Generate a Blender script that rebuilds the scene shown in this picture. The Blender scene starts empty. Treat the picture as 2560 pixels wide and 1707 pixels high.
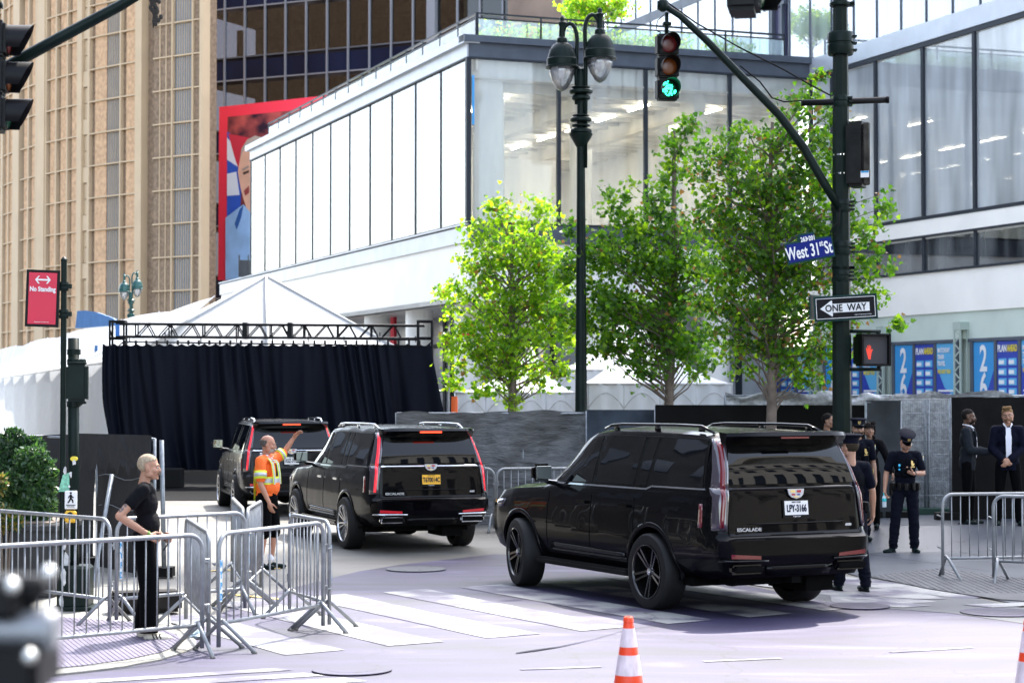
import bpy, bmesh, math, random
from mathutils import Vector, Matrix, noise as mnoise
R_=math.radians
random.seed(7)
SC=bpy.context.scene
# ---------------------------------------------------------------- camera
FPX=4978.0; EYE=2.35; PITCH=math.atan(131.5/FPX)
cd=bpy.data.cameras.new('camera'); cam=bpy.data.objects.new('camera',cd); SC.collection.objects.link(cam)
cam.location=(0,0,EYE); cam.rotation_euler=(math.pi/2+PITCH,0,0)
cd.lens=70; cd.sensor_width=36; cd.clip_start=.1; cd.clip_end=3000
cd.dof.use_dof=True; cd.dof.focus_distance=25; cd.dof.aperture_fstop=3.2
SC.camera=cam
# ---------------------------------------------------------------- sky, sun, exposure
SUN_EL=R_(54); SUN_AZ=R_(21)      # azimuth clockwise from +Y
w=bpy.data.worlds.new('World'); SC.world=w; w.use_nodes=True
nt=w.node_tree; bg=nt.nodes['Background']; sky=nt.nodes.new('ShaderNodeTexSky')
sky.sky_type='NISHITA'; sky.sun_disc=False; sky.sun_elevation=SUN_EL; sky.sun_rotation=SUN_AZ
sky.air_density=1.0; sky.dust_density=2.0; sky.ozone_density=1.0
hs=nt.nodes.new('ShaderNodeHueSaturation'); hs.inputs['Saturation'].default_value=.62; nt.links.new(sky.outputs[0],hs.inputs['Color']); nt.links.new(hs.outputs[0],bg.inputs[0]); bg.inputs[1].default_value=.15
sl=bpy.data.lights.new('sun','SUN'); so=bpy.data.objects.new('sun',sl); SC.collection.objects.link(so)
sl.energy=2.2; sl.angle=R_(.5); sl.color=(1,.95,.87)
sd=Vector((math.sin(SUN_AZ)*math.cos(SUN_EL),math.cos(SUN_AZ)*math.cos(SUN_EL),math.sin(SUN_EL)))
so.rotation_euler=sd.to_track_quat('Z','Y').to_euler(); so.location=(20,60,60)
SC.view_settings.view_transform='Standard'; SC.view_settings.look='None'
SC.view_settings.exposure=2.42; SC.view_settings.gamma=1
SC.render.engine='CYCLES'
# ---------------------------------------------------------------- pixel helpers (photo px 2560 wide; K = factor from 2352 wide notes)
K=2560/2352
def ray(u,v):
    a=(u-1280)/FPX; b=(853.5-v)/FPX; c,s=math.cos(PITCH),math.sin(PITCH)
    return Vector((a,c-b*s,s+b*c))
def at(u,v,Y):
    d=ray(u,v); return Vector((0,0,EYE))+d*(Y/d.y)
def gnd(u,v,z=0):
    d=ray(u,v); return Vector((0,0,EYE))+d*((z-EYE)/d.z)
def pr(x,y,z):   # back to px for checks
    c,s=math.cos(PITCH),math.sin(PITCH); zz=z-EYE
    f=y*c+zz*s; up=-y*s+zz*c; return 1280+FPX*x/f, 853.5-FPX*up/f
# ---------------------------------------------------------------- object helpers
def link(o): SC.collection.objects.link(o); return o
def tag(o,label=None,cat=None,group=None,kind=None):
    for k,v in(('label',label),('category',cat),('group',group),('kind',kind)):
        if v: o[k]=v
    return o
def thing(name,label,cat,loc=(0,0,0),rz=0,group=None):
    o=bpy.data.objects.new(name,None); link(o); o.location=loc; o.rotation_euler=(0,0,rz); o.empty_display_size=.2
    return tag(o,label,cat,group)
def obj(name,bm,mats,parent=None,smooth=None,label=None):
    me=bpy.data.meshes.new(name); 
    bmesh.ops.recalc_face_normals(bm,faces=bm.faces[:]) if smooth!='raw' else None
    bm.to_mesh(me); bm.free()
    return objm(name,me,mats,parent,smooth,label)
def objm(name,me,mats,parent=None,smooth=None,label=None):
    if not isinstance(mats,(list,tuple)): mats=[mats]
    for m in mats: me.materials.append(m)
    if smooth and smooth!='raw':
        me.polygons.foreach_set('use_smooth',[True]*len(me.polygons))
        if smooth is not True: me.set_sharp_from_angle(angle=R_(smooth))
    o=bpy.data.objects.new(name,me); link(o)
    if parent: o.parent=parent
    if label: o['label']=label
    return o
def struct(name,bm,mats,smooth=None):
    return tag(obj(name,bm,mats,None,smooth),kind='structure')
def evalmesh(me,mods):
    o=bpy.data.objects.new('tmp',me); link(o)
    for t,kw in mods:
        m=o.modifiers.new(t,t)
        for k,v in kw.items(): setattr(m,k,v)
    dg=bpy.context.evaluated_depsgraph_get(); dg.update()
    r=bpy.data.meshes.new_from_object(o.evaluated_get(dg)); bpy.data.objects.remove(o); return r
# ---------------------------------------------------------------- mesh helpers
def BM(): return bmesh.new()
def box(bm,c,s,rz=0,M=None):
    m=Matrix.Translation(c)@Matrix.Rotation(rz,4,'Z')@Matrix.Diagonal((s[0],s[1],s[2],1))
    if M: m=M@m
    return bmesh.ops.create_cube(bm,size=1,matrix=m)['verts']
def bbox(bm,c,s,bev=.01,rz=0,seg=1,M=None):
    b=bmesh.new(); box(b,(0,0,0),s); bmesh.ops.bevel(b,geom=b.edges[:],offset=bev,segments=seg,affect='EDGES')
    m=Matrix.Translation(c)@Matrix.Rotation(rz,4,'Z')
    if M: m=M@m
    merge(bm,b,m)
def merge(bm,b,m=Matrix()):
    me=bpy.data.meshes.new('t'); b.to_mesh(me); b.free(); me.transform(m); bm.from_mesh(me); bpy.data.meshes.remove(me)
def poly(bm,pts,mi=0):
    f=bm.faces.new([bm.verts.new(p) for p in pts]); f.material_index=mi; return f
def bar(bm,a,b,wx,wy,up=(0,0,1)):
    a=Vector(a);b=Vector(b);d=b-a;L=d.length;d.normalize();u=Vector(up)
    if abs(d.dot(u))>.98:u=Vector((0,1,0))
    x=d.cross(u).normalized();y=x.cross(d)
    m=Matrix((( x.x,y.x,d.x,0),(x.y,y.y,d.y,0),(x.z,y.z,d.z,0),(0,0,0,1)))
    m=Matrix.Translation((a+b)/2)@m@Matrix.Diagonal((wx,wy,L,1))
    bmesh.ops.create_cube(bm,size=1,matrix=m)
def tube(bm,pts,r,n=8,cap=True,closed=False):
    pts=[Vector(p) for p in pts]; N=len(pts); rs=r if isinstance(r,(list,tuple)) else [r]*N
    rings=[];up=None
    for i,p in enumerate(pts):
        a=pts[(i-1)%N] if (closed or i>0) else p; b=pts[(i+1)%N] if (closed or i<N-1) else p
        t=(b-a).normalized()
        if up is None:
            up=Vector((0,0,1)) if abs(t.z)<.9 else Vector((0,1,0))
        x=t.cross(up)
        if x.length<1e-4: up=Vector((1,.2,0)); x=t.cross(up)
        x.normalize(); y=x.cross(t); up=y
        rings.append([bm.verts.new(p+(x*math.cos(2*math.pi*k/n)+y*math.sin(2*math.pi*k/n))*rs[i]) for k in range(n)])
    for i in range(N if closed else N-1):
        A,B=rings[i],rings[(i+1)%N]
        for k in range(n): bm.faces.new((A[k],A[(k+1)%n],B[(k+1)%n],B[k]))
    if cap and not closed:
        bm.faces.new(rings[0][::-1]); bm.faces.new(rings[-1])
def lathe(bm,prof,n=16,M=Matrix(),mi=0,cap=True):
    rings=[]
    for r,z in prof:
        rings.append([bm.verts.new(M@Vector((r*math.cos(2*math.pi*k/n),r*math.sin(2*math.pi*k/n),z))) for k in range(n)])
    for A,B in zip(rings,rings[1:]):
        for k in range(n):
            f=bm.faces.new((A[k],A[(k+1)%n],B[(k+1)%n],B[k])); f.material_index=mi
    for rg in((rings[0][::-1],rings[-1]) if cap else ()):
        f=bm.faces.new(rg); f.material_index=mi
def prism(bm,pts,z0,z1,mi=0):
    A=[bm.verts.new((p[0],p[1],z0)) for p in pts];B=[bm.verts.new((p[0],p[1],z1)) for p in pts];n=len(pts)
    fs=[bm.faces.new(A[::-1]),bm.faces.new(B)]+[bm.faces.new((A[k],A[(k+1)%n],B[(k+1)%n],B[k])) for k in range(n)]
    for f in fs:f.material_index=mi
def sheet(bm,pts,z): return poly(bm,[(p[0],p[1],z) for p in pts])
def ell(bm,c,r,M=None,u=16,v=10):
    m=Matrix.Translation(c)@(M or Matrix())@Matrix.Diagonal((r[0],r[1],r[2],1))
    return bmesh.ops.create_uvsphere(bm,u_segments=u,v_segments=v,radius=1,matrix=m)['verts']
def slab(bm,pts,n,t):          # planar polygon with thickness t along -n
    n=Vector(n);pts=[Vector(p) for p in pts];A=[bm.verts.new(p) for p in pts];B=[bm.verts.new(p-n*t) for p in pts];k=len(pts)
    bm.faces.new(A);bm.faces.new(B[::-1])
    for i in range(k): bm.faces.new((A[i],B[i],B[(i+1)%k],A[(i+1)%k]))
FONTC={}
def textm(s,size=1,ext=.002,align='CENTER',sx=1,bold=0):
    cu=bpy.data.curves.new('t','FONT'); cu.body=s; cu.size=size; cu.extrude=ext; cu.align_x=align; cu.align_y='CENTER'; cu.resolution_u=3
    cu.offset=bold
    o=bpy.data.objects.new('t',cu); link(o); dg=bpy.context.evaluated_depsgraph_get(); dg.update()
    me=bpy.data.meshes.new_from_object(o.evaluated_get(dg)); bpy.data.objects.remove(o); bpy.data.curves.remove(cu)
    me.transform(Matrix.Diagonal((sx,1,1,1))); return me
def frame(o,x,n):     # matrix: local X->x, local Z->n (outward), Y->up
    x=Vector(x).normalized();n=Vector(n).normalized();y=n.cross(x).normalized();x=y.cross(n)
    return Matrix(((x.x,y.x,n.x,o[0]),(x.y,y.y,n.y,o[1]),(x.z,y.z,n.z,o[2]),(0,0,0,1)))
def text(name,s,size,mat_,parent,M,ext=.002,sx=1,bold=0,align='CENTER'):
    me=textm(s,size,ext,align,sx,bold); me.transform(M); return objm(name,me,mat_,parent)
# ---------------------------------------------------------------- materials
def mat(name,col,rough=.6,metal=0,var=0,scale=4,bump=0,bscale=None,spec=None,emit=None,coat=0,stretch=None,col2=None,det=6):
    m=bpy.data.materials.new(name); m.use_nodes=True; n=m.node_tree.nodes; l=m.node_tree.links; b=n['Principled BSDF']
    b.inputs['Base Color'].default_value=(*col,1); b.inputs['Roughness'].default_value=rough; b.inputs['Metallic'].default_value=metal
    if spec is None and max(col)<.1 and not metal and not coat: spec=.1
    if spec is not None: b.inputs['Specular IOR Level'].default_value=spec
    if coat: b.inputs['Coat Weight'].default_value=coat; b.inputs['Coat Roughness'].default_value=.03
    if emit: b.inputs['Emission Color'].default_value=(*emit[:3],1); b.inputs['Emission Strength'].default_value=emit[3]
    if var or bump or col2:
        tc=n.new('ShaderNodeTexCoord'); mp=n.new('ShaderNodeMapping'); l.new(tc.outputs['Object'],mp.inputs[0])
        if stretch: mp.inputs['Scale'].default_value=stretch
    if var or col2:
        nz=n.new('ShaderNodeTexNoise'); nz.inputs['Scale'].default_value=scale; nz.inputs['Detail'].default_value=det; l.new(mp.outputs[0],nz.inputs[0])
        cr=n.new('ShaderNodeValToRGB'); l.new(nz.outputs[0],cr.inputs[0]); l.new(cr.outputs[0],b.inputs['Base Color'])
        e=cr.color_ramp.elements; e[0].position=.32; e[1].position=.68
        c2=col2 or tuple(min(1,c*(1+var)) for c in col)
        e[0].color=(*[c*(1-var) for c in col],1); e[1].color=(*c2,1)
    if bump:
        nb=n.new('ShaderNodeTexNoise'); nb.inputs['Scale'].default_value=bscale or scale*3; nb.inputs['Detail'].default_value=6; l.new(mp.outputs[0],nb.inputs[0])
        bp=n.new('ShaderNodeBump'); bp.inputs['Strength'].default_value=bump; bp.inputs['Distance'].default_value=.02; l.new(nb.outputs[0],bp.inputs['Height']); l.new(bp.outputs[0],b.inputs['Normal'])
    return m
def glassy(name,tint=(.8,.9,.9),refl=.12,milk=0,milkcol=(.8,.82,.82),rough=.02):
    m=bpy.data.materials.new(name); m.use_nodes=True; n=m.node_tree.nodes; l=m.node_tree.links; n.clear()
    o=n.new('ShaderNodeOutputMaterial'); tr=n.new('ShaderNodeBsdfTransparent'); tr.inputs[0].default_value=(*tint,1)
    gl=n.new('ShaderNodeBsdfGlossy'); gl.inputs['Roughness'].default_value=rough; gl.inputs[0].default_value=(1,1,1,1)
    fr=n.new('ShaderNodeFresnel'); fr.inputs[0].default_value=1.5
    ma=n.new('ShaderNodeMath'); ma.operation='ADD'; ma.use_clamp=True; ma.inputs[1].default_value=refl; l.new(fr.outputs[0],ma.inputs[0])
    mx=n.new('ShaderNodeMixShader'); l.new(ma.outputs[0],mx.inputs[0])
    last=tr.outputs[0]
    if milk:
        df=n.new('ShaderNodeBsdfDiffuse'); df.inputs[0].default_value=(*milkcol,1)
        tl=n.new('ShaderNodeBsdfTranslucent'); tl.inputs[0].default_value=(*milkcol,1)
        m3=n.new('ShaderNodeMixShader'); m3.inputs[0].default_value=.35; l.new(df.outputs[0],m3.inputs[1]); l.new(tl.outputs[0],m3.inputs[2])
        nz=n.new('ShaderNodeTexNoise'); nz.inputs['Scale'].default_value=.35; tc=n.new('ShaderNodeTexCoord'); mp=n.new('ShaderNodeMapping'); mp.inputs['Scale'].default_value=(3,3,.5)
        l.new(tc.outputs['Object'],mp.inputs[0]); l.new(mp.outputs[0],nz.inputs[0])
        mr=n.new('ShaderNodeMapRange'); mr.inputs[1].default_value=.3; mr.inputs[2].default_value=.7; mr.inputs[3].default_value=max(0,milk-.22); mr.inputs[4].default_value=min(1,milk+.18); l.new(nz.outputs[0],mr.inputs[0])
        m2=n.new('ShaderNodeMixShader'); l.new(mr.outputs[0],m2.inputs[0]); l.new(last,m2.inputs[1]); l.new(m3.outputs[0],m2.inputs[2]); last=m2.outputs[0]
    l.new(last,mx.inputs[1]); l.new(gl.outputs[0],mx.inputs[2]); l.new(mx.outputs[0],o.inputs[0]); return m
def leafmat(name,col,tcol,tr=.5):
    m=bpy.data.materials.new(name); m.use_nodes=True; n=m.node_tree.nodes; l=m.node_tree.links; b=n['Principled BSDF']; o=n['Material Output']
    b.inputs['Base Color'].default_value=(*col,1); b.inputs['Roughness'].default_value=.38
    t=n.new('ShaderNodeBsdfTranslucent'); t.inputs[0].default_value=(*tcol,1)
    mx=n.new('ShaderNodeMixShader'); mx.inputs[0].default_value=tr; l.new(b.outputs[0],mx.inputs[1]); l.new(t.outputs[0],mx.inputs[2]); l.new(mx.outputs[0],o.inputs[0]); return m
m_white=mat('white_panel',(.84,.82,.78),.45,var=.04,scale=.8)
m_whitewall=mat('white_wall',(.94,.91,.84),.6,var=.05,scale=.5,bump=.05)
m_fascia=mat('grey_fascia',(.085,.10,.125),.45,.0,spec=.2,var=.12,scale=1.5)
m_fascial=mat('lit_side_fascia',(.5,.53,.58),.4,.2,var=.08,scale=1)  # paler fascia copy paints the brighter light on left-facing sides
m_mull=mat('dark_mullion',(.03,.036,.045),.5,.0,spec=.15)
m_black=mat('black_metal',(.004,.004,.005),.5,.0,spec=.2)
m_green=mat('dark_green_paint',(.005,.012,.010),.4,.0,var=.25,scale=6,spec=.14)
m_steel=mat('galvanised_steel',(.25,.27,.29),.42,.5,var=.22,scale=18)
m_dkrub=mat('black_rubber',(.006,.006,.006),.8,spec=.2,bump=.2,bscale=60)
m_chrome=mat('chrome',(.8,.82,.85),.08,1)
def split(o):
    me=o.data; bm=bmesh.new(); bm.from_mesh(me); bm.verts.ensure_lookup_table(); seen={}; n=0
    for v in bm.verts:
        if v in seen: continue
        st=[v]; seen[v]=n
        while st:
            q=st.pop()
            for e in q.link_edges:
                w_=e.other_vert(q)
                if w_ not in seen: seen[w_]=n; st.append(w_)
        n+=1
    if n<2: bm.free(); return [o]
    # merge islands whose boxes touch
    lo=[Vector((1e9,)*3) for _ in range(n)];hi=[Vector((-1e9,)*3) for _ in range(n)]
    for v,i in seen.items():
        for k in range(3): lo[i][k]=min(lo[i][k],v.co[k]); hi[i][k]=max(hi[i][k],v.co[k])
    par=list(range(n))
    def f(i):
        while par[i]!=i: i=par[i]
        return i
    for i in range(n):
        for j in range(i):
            if all(lo[i][k]<=hi[j][k]+.004 and lo[j][k]<=hi[i][k]+.004 for k in range(3)): par[f(i)]=f(j)
    groups={}
    for v,i in seen.items(): groups.setdefault(f(i),set()).add(v.index)
    bm.free(); out=[]
    for g in groups.values():
        b=bmesh.new(); b.from_mesh(me); b.verts.ensure_lookup_table(); bmesh.ops.delete(b,geom=[v for v in b.verts if v.index not in g],context='VERTS')
        m2=me.copy(); b.to_mesh(m2); b.free(); c=o.copy(); c.data=m2; link(c); out.append(c)
    nm=o.name.split('.')[0]; bpy.data.objects.remove(o)
    for c in out: c.name=nm
    return out
m_tx_w=mat('white_paint',(.8,.8,.8),.5)
m_tx_b=mat('black_paint',(.01,.01,.012),.5)
# ================================================================= GROUND
def noisemat(name,cols,pos,scale,rough=.7,stretch=(1,1,1),rot=0,bump=.15,det=8,dist=0,fine=None,crack=.5):
    m=bpy.data.materials.new(name); m.use_nodes=True; n=m.node_tree.nodes; l=m.node_tree.links; b=n['Principled BSDF']; b.inputs['Roughness'].default_value=rough
    tc=n.new('ShaderNodeTexCoord'); mp=n.new('ShaderNodeMapping'); l.new(tc.outputs['Object'],mp.inputs[0]); mp.inputs['Scale'].default_value=stretch; mp.inputs['Rotation'].default_value=(0,0,rot)
    nz=n.new('ShaderNodeTexNoise'); nz.inputs['Scale'].default_value=scale; nz.inputs['Detail'].default_value=det; nz.inputs['Distortion'].default_value=dist; l.new(mp.outputs[0],nz.inputs[0])
    cr=n.new('ShaderNodeValToRGB'); l.new(nz.outputs[0],cr.inputs[0]); e=cr.color_ramp.elements
    while len(e)<len(cols): e.new(.5)
    for k,(c,p) in enumerate(zip(cols,pos)): e[k].position=p; e[k].color=(*c,1)
    n2=n.new('ShaderNodeTexNoise'); n2.inputs['Scale'].default_value=55; n2.inputs['Detail'].default_value=5; l.new(tc.outputs['Object'],n2.inputs[0])
    mr=n.new('ShaderNodeMapRange'); mr.inputs[1].default_value=.3; mr.inputs[2].default_value=.7; f=fine or .14; mr.inputs[3].default_value=1-f; mr.inputs[4].default_value=1+f; l.new(n2.outputs[0],mr.inputs[0])
    vo=n.new('ShaderNodeTexVoronoi'); vo.feature='DISTANCE_TO_EDGE'; vo.inputs['Scale'].default_value=.42; nd=n.new('ShaderNodeTexNoise'); nd.inputs['Scale'].default_value=2.2; nd.inputs['Detail'].default_value=6; l.new(tc.outputs['Object'],nd.inputs[0])
    va=n.new('ShaderNodeVectorMath'); va.operation='MULTIPLY_ADD'; va.inputs[1].default_value=(.7,.7,0); l.new(nd.outputs['Color'],va.inputs[0]); l.new(tc.outputs['Object'],va.inputs[2]); l.new(va.outputs[0],vo.inputs['Vector'])
    mc=n.new('ShaderNodeMapRange'); mc.inputs[1].default_value=.002; mc.inputs[2].default_value=.007; mc.inputs[3].default_value=crack; mc.inputs[4].default_value=1; l.new(vo.outputs['Distance'],mc.inputs[0])
    mm_=n.new('ShaderNodeMath'); mm_.operation='MULTIPLY'; l.new(mr.outputs[0],mm_.inputs[0]); l.new(mc.outputs[0],mm_.inputs[1])
    mx=n.new('ShaderNodeVectorMath'); mx.operation='SCALE'; l.new(cr.outputs[0],mx.inputs[0]); l.new(mm_.outputs[0],mx.inputs['Scale']); l.new(mx.outputs[0],b.inputs['Base Color'])
    if bump:
        bp=n.new('ShaderNodeBump'); bp.inputs['Strength'].default_value=bump; bp.inputs['Distance'].default_value=.01; l.new(n2.outputs[0],bp.inputs['Height']); l.new(bp.outputs[0],b.inputs['Normal'])
    return m
m_ground=noisemat('pale_pavement',[(.10,.094,.08),(.165,.155,.135)],[.35,.65],.5)
m_asph=noisemat('asphalt',[(.045,.05,.06),(.075,.08,.09)],[.3,.7],.6,rough=.6)
m_paint=noisemat('lavender_road_paint',[(.008,.010,.02),(.020,.016,.048),(.032,.025,.074),(.105,.096,.145)],[.32,.46,.58,.72],.5,rough=.6,stretch=(.55,1.9,1),rot=R_(-30),dist=1.6,fine=.22)
m_stripe=noisemat("crosswalk_white",[(.060,.054,.095),(.26,.26,.255)],[.41,.57],1.5,rough=.6,fine=.2)
m_plaza=noisemat('plaza_stone',[(.055,.062,.078),(.10,.108,.125)],[.3,.7],.7,rough=.38,bump=.05)
m_tact=noisemat('lilac_ramp_paint',[(.085,.072,.125),(.14,.127,.17)],[.35,.65],.9,rough=.6)
m_kerb=noisemat('kerb_stone',[(.17,.165,.145),(.25,.245,.22)],[.3,.7],2)
def GP(pts): return [gnd(*p)[:2] for p in pts]
bm=BM(); sheet(bm,[(-500,-300),(500,-300),(500,900),(-500,900)],0); struct('ground',bm,m_ground)
# lavender painted street
PP=GP([(2700,1707),(2700,1552),(2560,1544),(2380,1526),(2211,1514),(2098,1512),(1900,1470),(1600,1420),(1240,1385),(1000,1412),(900,1428),(820,1447),(700,1478),(620,1500),(560,1530),(500,1575),(400,1640),(100,1700)])
bm=BM(); sheet(bm,[(9,5),PP[0]]+PP[1:]+[(-9,12),(-9,5)],.006); struct('road',bm,m_paint)
AP=GP([(1980,1492),(2150,1440),(2280,1462),(2560,1522),(2900,1580),(2900,1610),(2560,1560),(2380,1534),(2211,1522),(2098,1522)])
bm=BM(); sheet(bm,AP,.010); struct('asphalt',bm,m_asph)
bm=BM(); sheet(bm,[(-60,-45),(70,-45),(70,4.9),(-60,4.9)],.006); sheet(bm,[(-60,4.95),(-10,4.95),(-10,33),(-60,33)],.006); struct('street',bm,m_asph)
# plaza: flat part and the low rise behind
def gz(x,y):
    return 0 if x<3.2 or y<29.6 else min(.3,(y-29.6)*.2)
bm=BM()
g0=GP([(2050,1415),(2140,1440),(2287,1462),(2560,1515),(2900,1570)])
X=[g0[0],g0[1],g0[2],g0[3],g0[4]]
L1=[(3.4,29.6),(6,29.6),(9,29.6),(14,29.6),(22,29.6)]; L2=[(3.4,31.1),(6,31.1),(9,31.1),(14,31.1),(22,31.1)]; L3=[(3.4,60),(6,60),(9,60),(14,60),(22,60)]
rows=[[Vector((*p,.012)) for p in X],[Vector((*p,.012)) for p in L1],[Vector((*p,.3)) for p in L2],[Vector((*p,.3)) for p in L3]]
for A,B in zip(rows,rows[1:]):
    for i in range(4): poly(bm,[A[i],A[i+1],B[i+1],B[i]])
poly(bm,[(3.4,29.6,0),(3.4,31.1,.3),(3.4,60,.3),(3.4,60,0)])
struct('plaza_pavement',bm,m_plaza)
bm=BM()   # joints of the paving
for k in range(-4,12):
    a=Vector((3.6+k*1.5,29.5,.016)); d=Vector((.353,-.935,0)); b=a+d*3.4
    if a.x>4.5 and a.x<14: poly(bm,[a,a+Vector((.014,0,0)),b+Vector((.014,0,0)),b])
for y in (27.4,28.9): poly(bm,[(5.0,y,.016),(12,y+2.6 if y<28 else y,.016),(12,y+.012+(2.6 if y<28 else 0),.016),(5.0,y+.012,.016)])
struct('pavement_joints',bm,mat('joint',(.05,.05,.055),.8))
m_plate=noisemat('steel_tactile_plate',[(.04,.042,.05),(.075,.078,.088)],[.3,.7],3,rough=.45)
plq=GP([(2170,1444),(2352,1424),(2640,1462),(2640,1510),(2500,1502),(2330,1476)])
bm=BM(); sheet(bm,plq,.022)
def clipline(poly_,p,d):
    ts=[];n=len(poly_)
    for i in range(n):
        a=Vector(poly_[i]).to_2d();b=Vector(poly_[(i+1)%n]).to_2d();e=b-a
        den=d.x*e.y-d.y*e.x
        if abs(den)<1e-9: continue
        r=a-p; t=(r.x*e.y-r.y*e.x)/den; s=(r.x*d.y-r.y*d.x)/den
        if 0<=s<1: ts.append(t)
    ts.sort(); return [(ts[i],ts[i+1]) for i in range(0,len(ts)-1,2)]
cnt=0
for i in range(46):
    for j in range(46):
        p=plq[0][0]+i*.085,plq[0][1]+(j-25)*.085+ (i%2)*.04
        for (a,b) in clipline(plq,Vector(p),Vector((1,0))):
            if a<0<b:
                bmesh.ops.create_cone(bm,cap_ends=True,segments=6,radius1=.022,radius2=.012,depth=.008,matrix=Matrix.Translation((p[0],p[1],.026)))
struct('tactile_plate',bm,m_plate)
# left corner ramp
rim=GP([(20,1697),(124,1692),(213,1683),(315,1669),(404,1652),(465,1632),(489,1619),(491,1605),(470,1590),(430,1575)])
bm=BM(); sw=rim+GP([(420,1510),(345,1440),(330,1380),(300,1330),(-400,1300),(-400,1690)])
prism(bm,sw,0,.02); struct('sidewalk',bm,m_kerb)
inn=GP([(20,1682),(124,1678),(213,1669),(315,1655),(395,1638),(445,1620),(458,1607),(440,1592),(410,1580),(330,1560),(120,1545),(20,1548)])
bm=BM(); sheet(bm,inn,.026); struct('ramp_paint',bm,m_tact)
bm=BM(); dLv=Vector((-.353,.935)); nrm=Vector((.935,.353))
for k in range(-60,80):
    p=Vector((-3.6,18))+nrm*(k*.047)
    for a,b in clipline(inn,p,dLv):
        q=p+dLv*a;r=p+dLv*b
        bar(bm,(q.x,q.y,.027),(r.x,r.y,.027),.010,.006)
struct('ramp_ridges',bm,mat('ridge_groove',(.12,.1,.16),.8))
# crosswalk stripes
bm=BM(); P0=Vector((-2.05,17.97)); a=Vector((.83,.56)).normalized(); b=Vector((-.5,.87)).normalized()
for i in range(-1,9):
    if i==-1: continue
    p=P0+a*(i*1.09); jit=random.uniform(-.05,.05); wd=.64+random.uniform(-.03,.03); Ln=3.6 if i==0 else 4.5
    q=[p+b*jit,p+a*wd+b*jit*.5,p+a*(wd-.05)+b*Ln*.5,p+a*wd+b*(Ln+jit),p+b*(Ln-.1)]
    sheet(bm,[tuple(v) for v in q],.012)
a2=Vector((.9,.43)).normalized()
for k,(u,v) in enumerate([(690,1672),(760,1684),(860,1696),(950,1712)]):
    e=gnd(u,v).to_2d(); n2=Vector((a2.y,-a2.x)); w2=.2+.05*k
    q=[e,e-a2*7,e-a2*7+n2*w2,e+n2*w2*.9+a2*.1]; sheet(bm,[tuple(v) for v in q],.012)
for (u0,v0,u1,v1) in ((1298,1674,1500,1667),(1756,1654,1949,1646),(2220,1631,2425,1619)):
    A=gnd(u0,v0);B=gnd(u1,v1); n2=Vector((B.y-A.y,-(B.x-A.x),0)).normalized()*.07; sheet(bm,[A[:2],B[:2],(B+n2)[:2],(A+n2)[:2]],.012)
for q in ([(2164,1472),(2400,1510),(2366,1503),(2270,1498)],[(2140,1488),(2210,1500),(2130,1505),(2070,1494)],[(2404,1512),(2560,1508),(2600,1518),(2480,1520)],[(2164,1470),(2230,1474),(2365,1498),(2270,1500)]):
    pass
sheet(bm,GP([(2150,1478),(2215,1472),(2300,1484),(2366,1499),(2290,1500),(2164,1492)]),.016)
sheet(bm,GP([(2404,1514),(2560,1508),(2620,1514),(2480,1521)]),.016)
sheet(bm,GP([(2075,1490),(2150,1500),(2330,1516),(2260,1521),(2080,1508)]),.016)
struct('crosswalk_markings',bm,m_stripe)
# lids and pavement patches
for i,(u,v,r,l) in enumerate(((880,1678,.34,'round iron lid in the lavender road near the barricades'),(2150,1518,.33,'round iron lid at the edge of the lavender paint right of the nearest car'),(2500,1534,.42,'large round iron lid at the far right of the asphalt'),(1040,1425,.4,'round iron lid on the road between the two nearer cars'))):
    g=gnd(u,v); bm=BM(); lathe(bm,[(0.01,.004),(r-.03,.004),(r-.03,.0),(r,.0),(r,.006)],28); lathe(bm,[(r*.62,.0),(r*.62,.007),(r*.6,.007)],24)
    o=obj('manhole_cover',bm,m_paint if i!=3 else m_asph); o.location=(g.x,g.y,.016); tag(o,l,'manhole cover')
# yellow lines on the paving behind the barricades
bm=BM()
for (u0,v0,u1,v1) in ((480,1430,700,1422),(560,1486,700,1500)):
    A=gnd(u0,v0);B=gnd(u1,v1); sheet(bm,[A[:2],B[:2],(B.x,B.y+.12),(A.x,A.y+.12)],.01)
struct('yellow_line',bm,mat('yellow_road_paint',(.6,.42,.1),.7,var=.4,scale=5))
# cable lying on the street
bm=BM(); pts=[]
pts=[(1290,1634),(1340,1626),(1400,1618),(1480,1601),(1560,1578),(1650,1564)]; up=[gnd(u,v) for u,v in pts]; wd=[.05,.1,.05,.02,.02,.01]
L_=[(p.x,p.y) for p in up]; R__=[(p.x,p.y-w_) for p,w_ in zip(up,wd)]; sheet(bm,L_+R__[::-1],.014); struct('tar_seam',bm,mat('tar',(.02,.022,.035),.8))

# ================================================================= GLASS BOX BUILDING
dL=Vector((-.353,.935,0)).normalized(); dF=Vector((.935,.353,0)).normalized(); nL=-dF; nF=-dL
C0=Vector((-1.736,80,0)); LL=38.0; LF=15.63
ZG0,ZG1,ZF=9.22,15.93,16.8
m_glL=glassy('hazy_white_glass',tint=(.9,.96,.95),refl=.10,milk=.50,milkcol=(.60,.64,.635))
m_glF=glassy('clear_window_glass',tint=(.96,.97,.96),refl=.0,milk=.06)
m_glW=glassy('milky_window_glass',tint=(.85,.92,.95),refl=.05,milk=.66,milkcol=(.88,.93,.95))  # milk whitens the pane colour unevenly
m_glU=glassy('pale_curtain_glass',tint=(.8,.88,.95),refl=.2,milk=.55,milkcol=(.66,.72,.8))
m_glR=glassy('railing_glass',tint=(.82,.92,.92),refl=.04,milk=.18,milkcol=(.6,.7,.75))
m_shade=mat('interior_white',(.78,.78,.76),.7)
m_joist=mat('interior_ceiling',(.62,.6,.55),.7,var=.1,scale=1)
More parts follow.
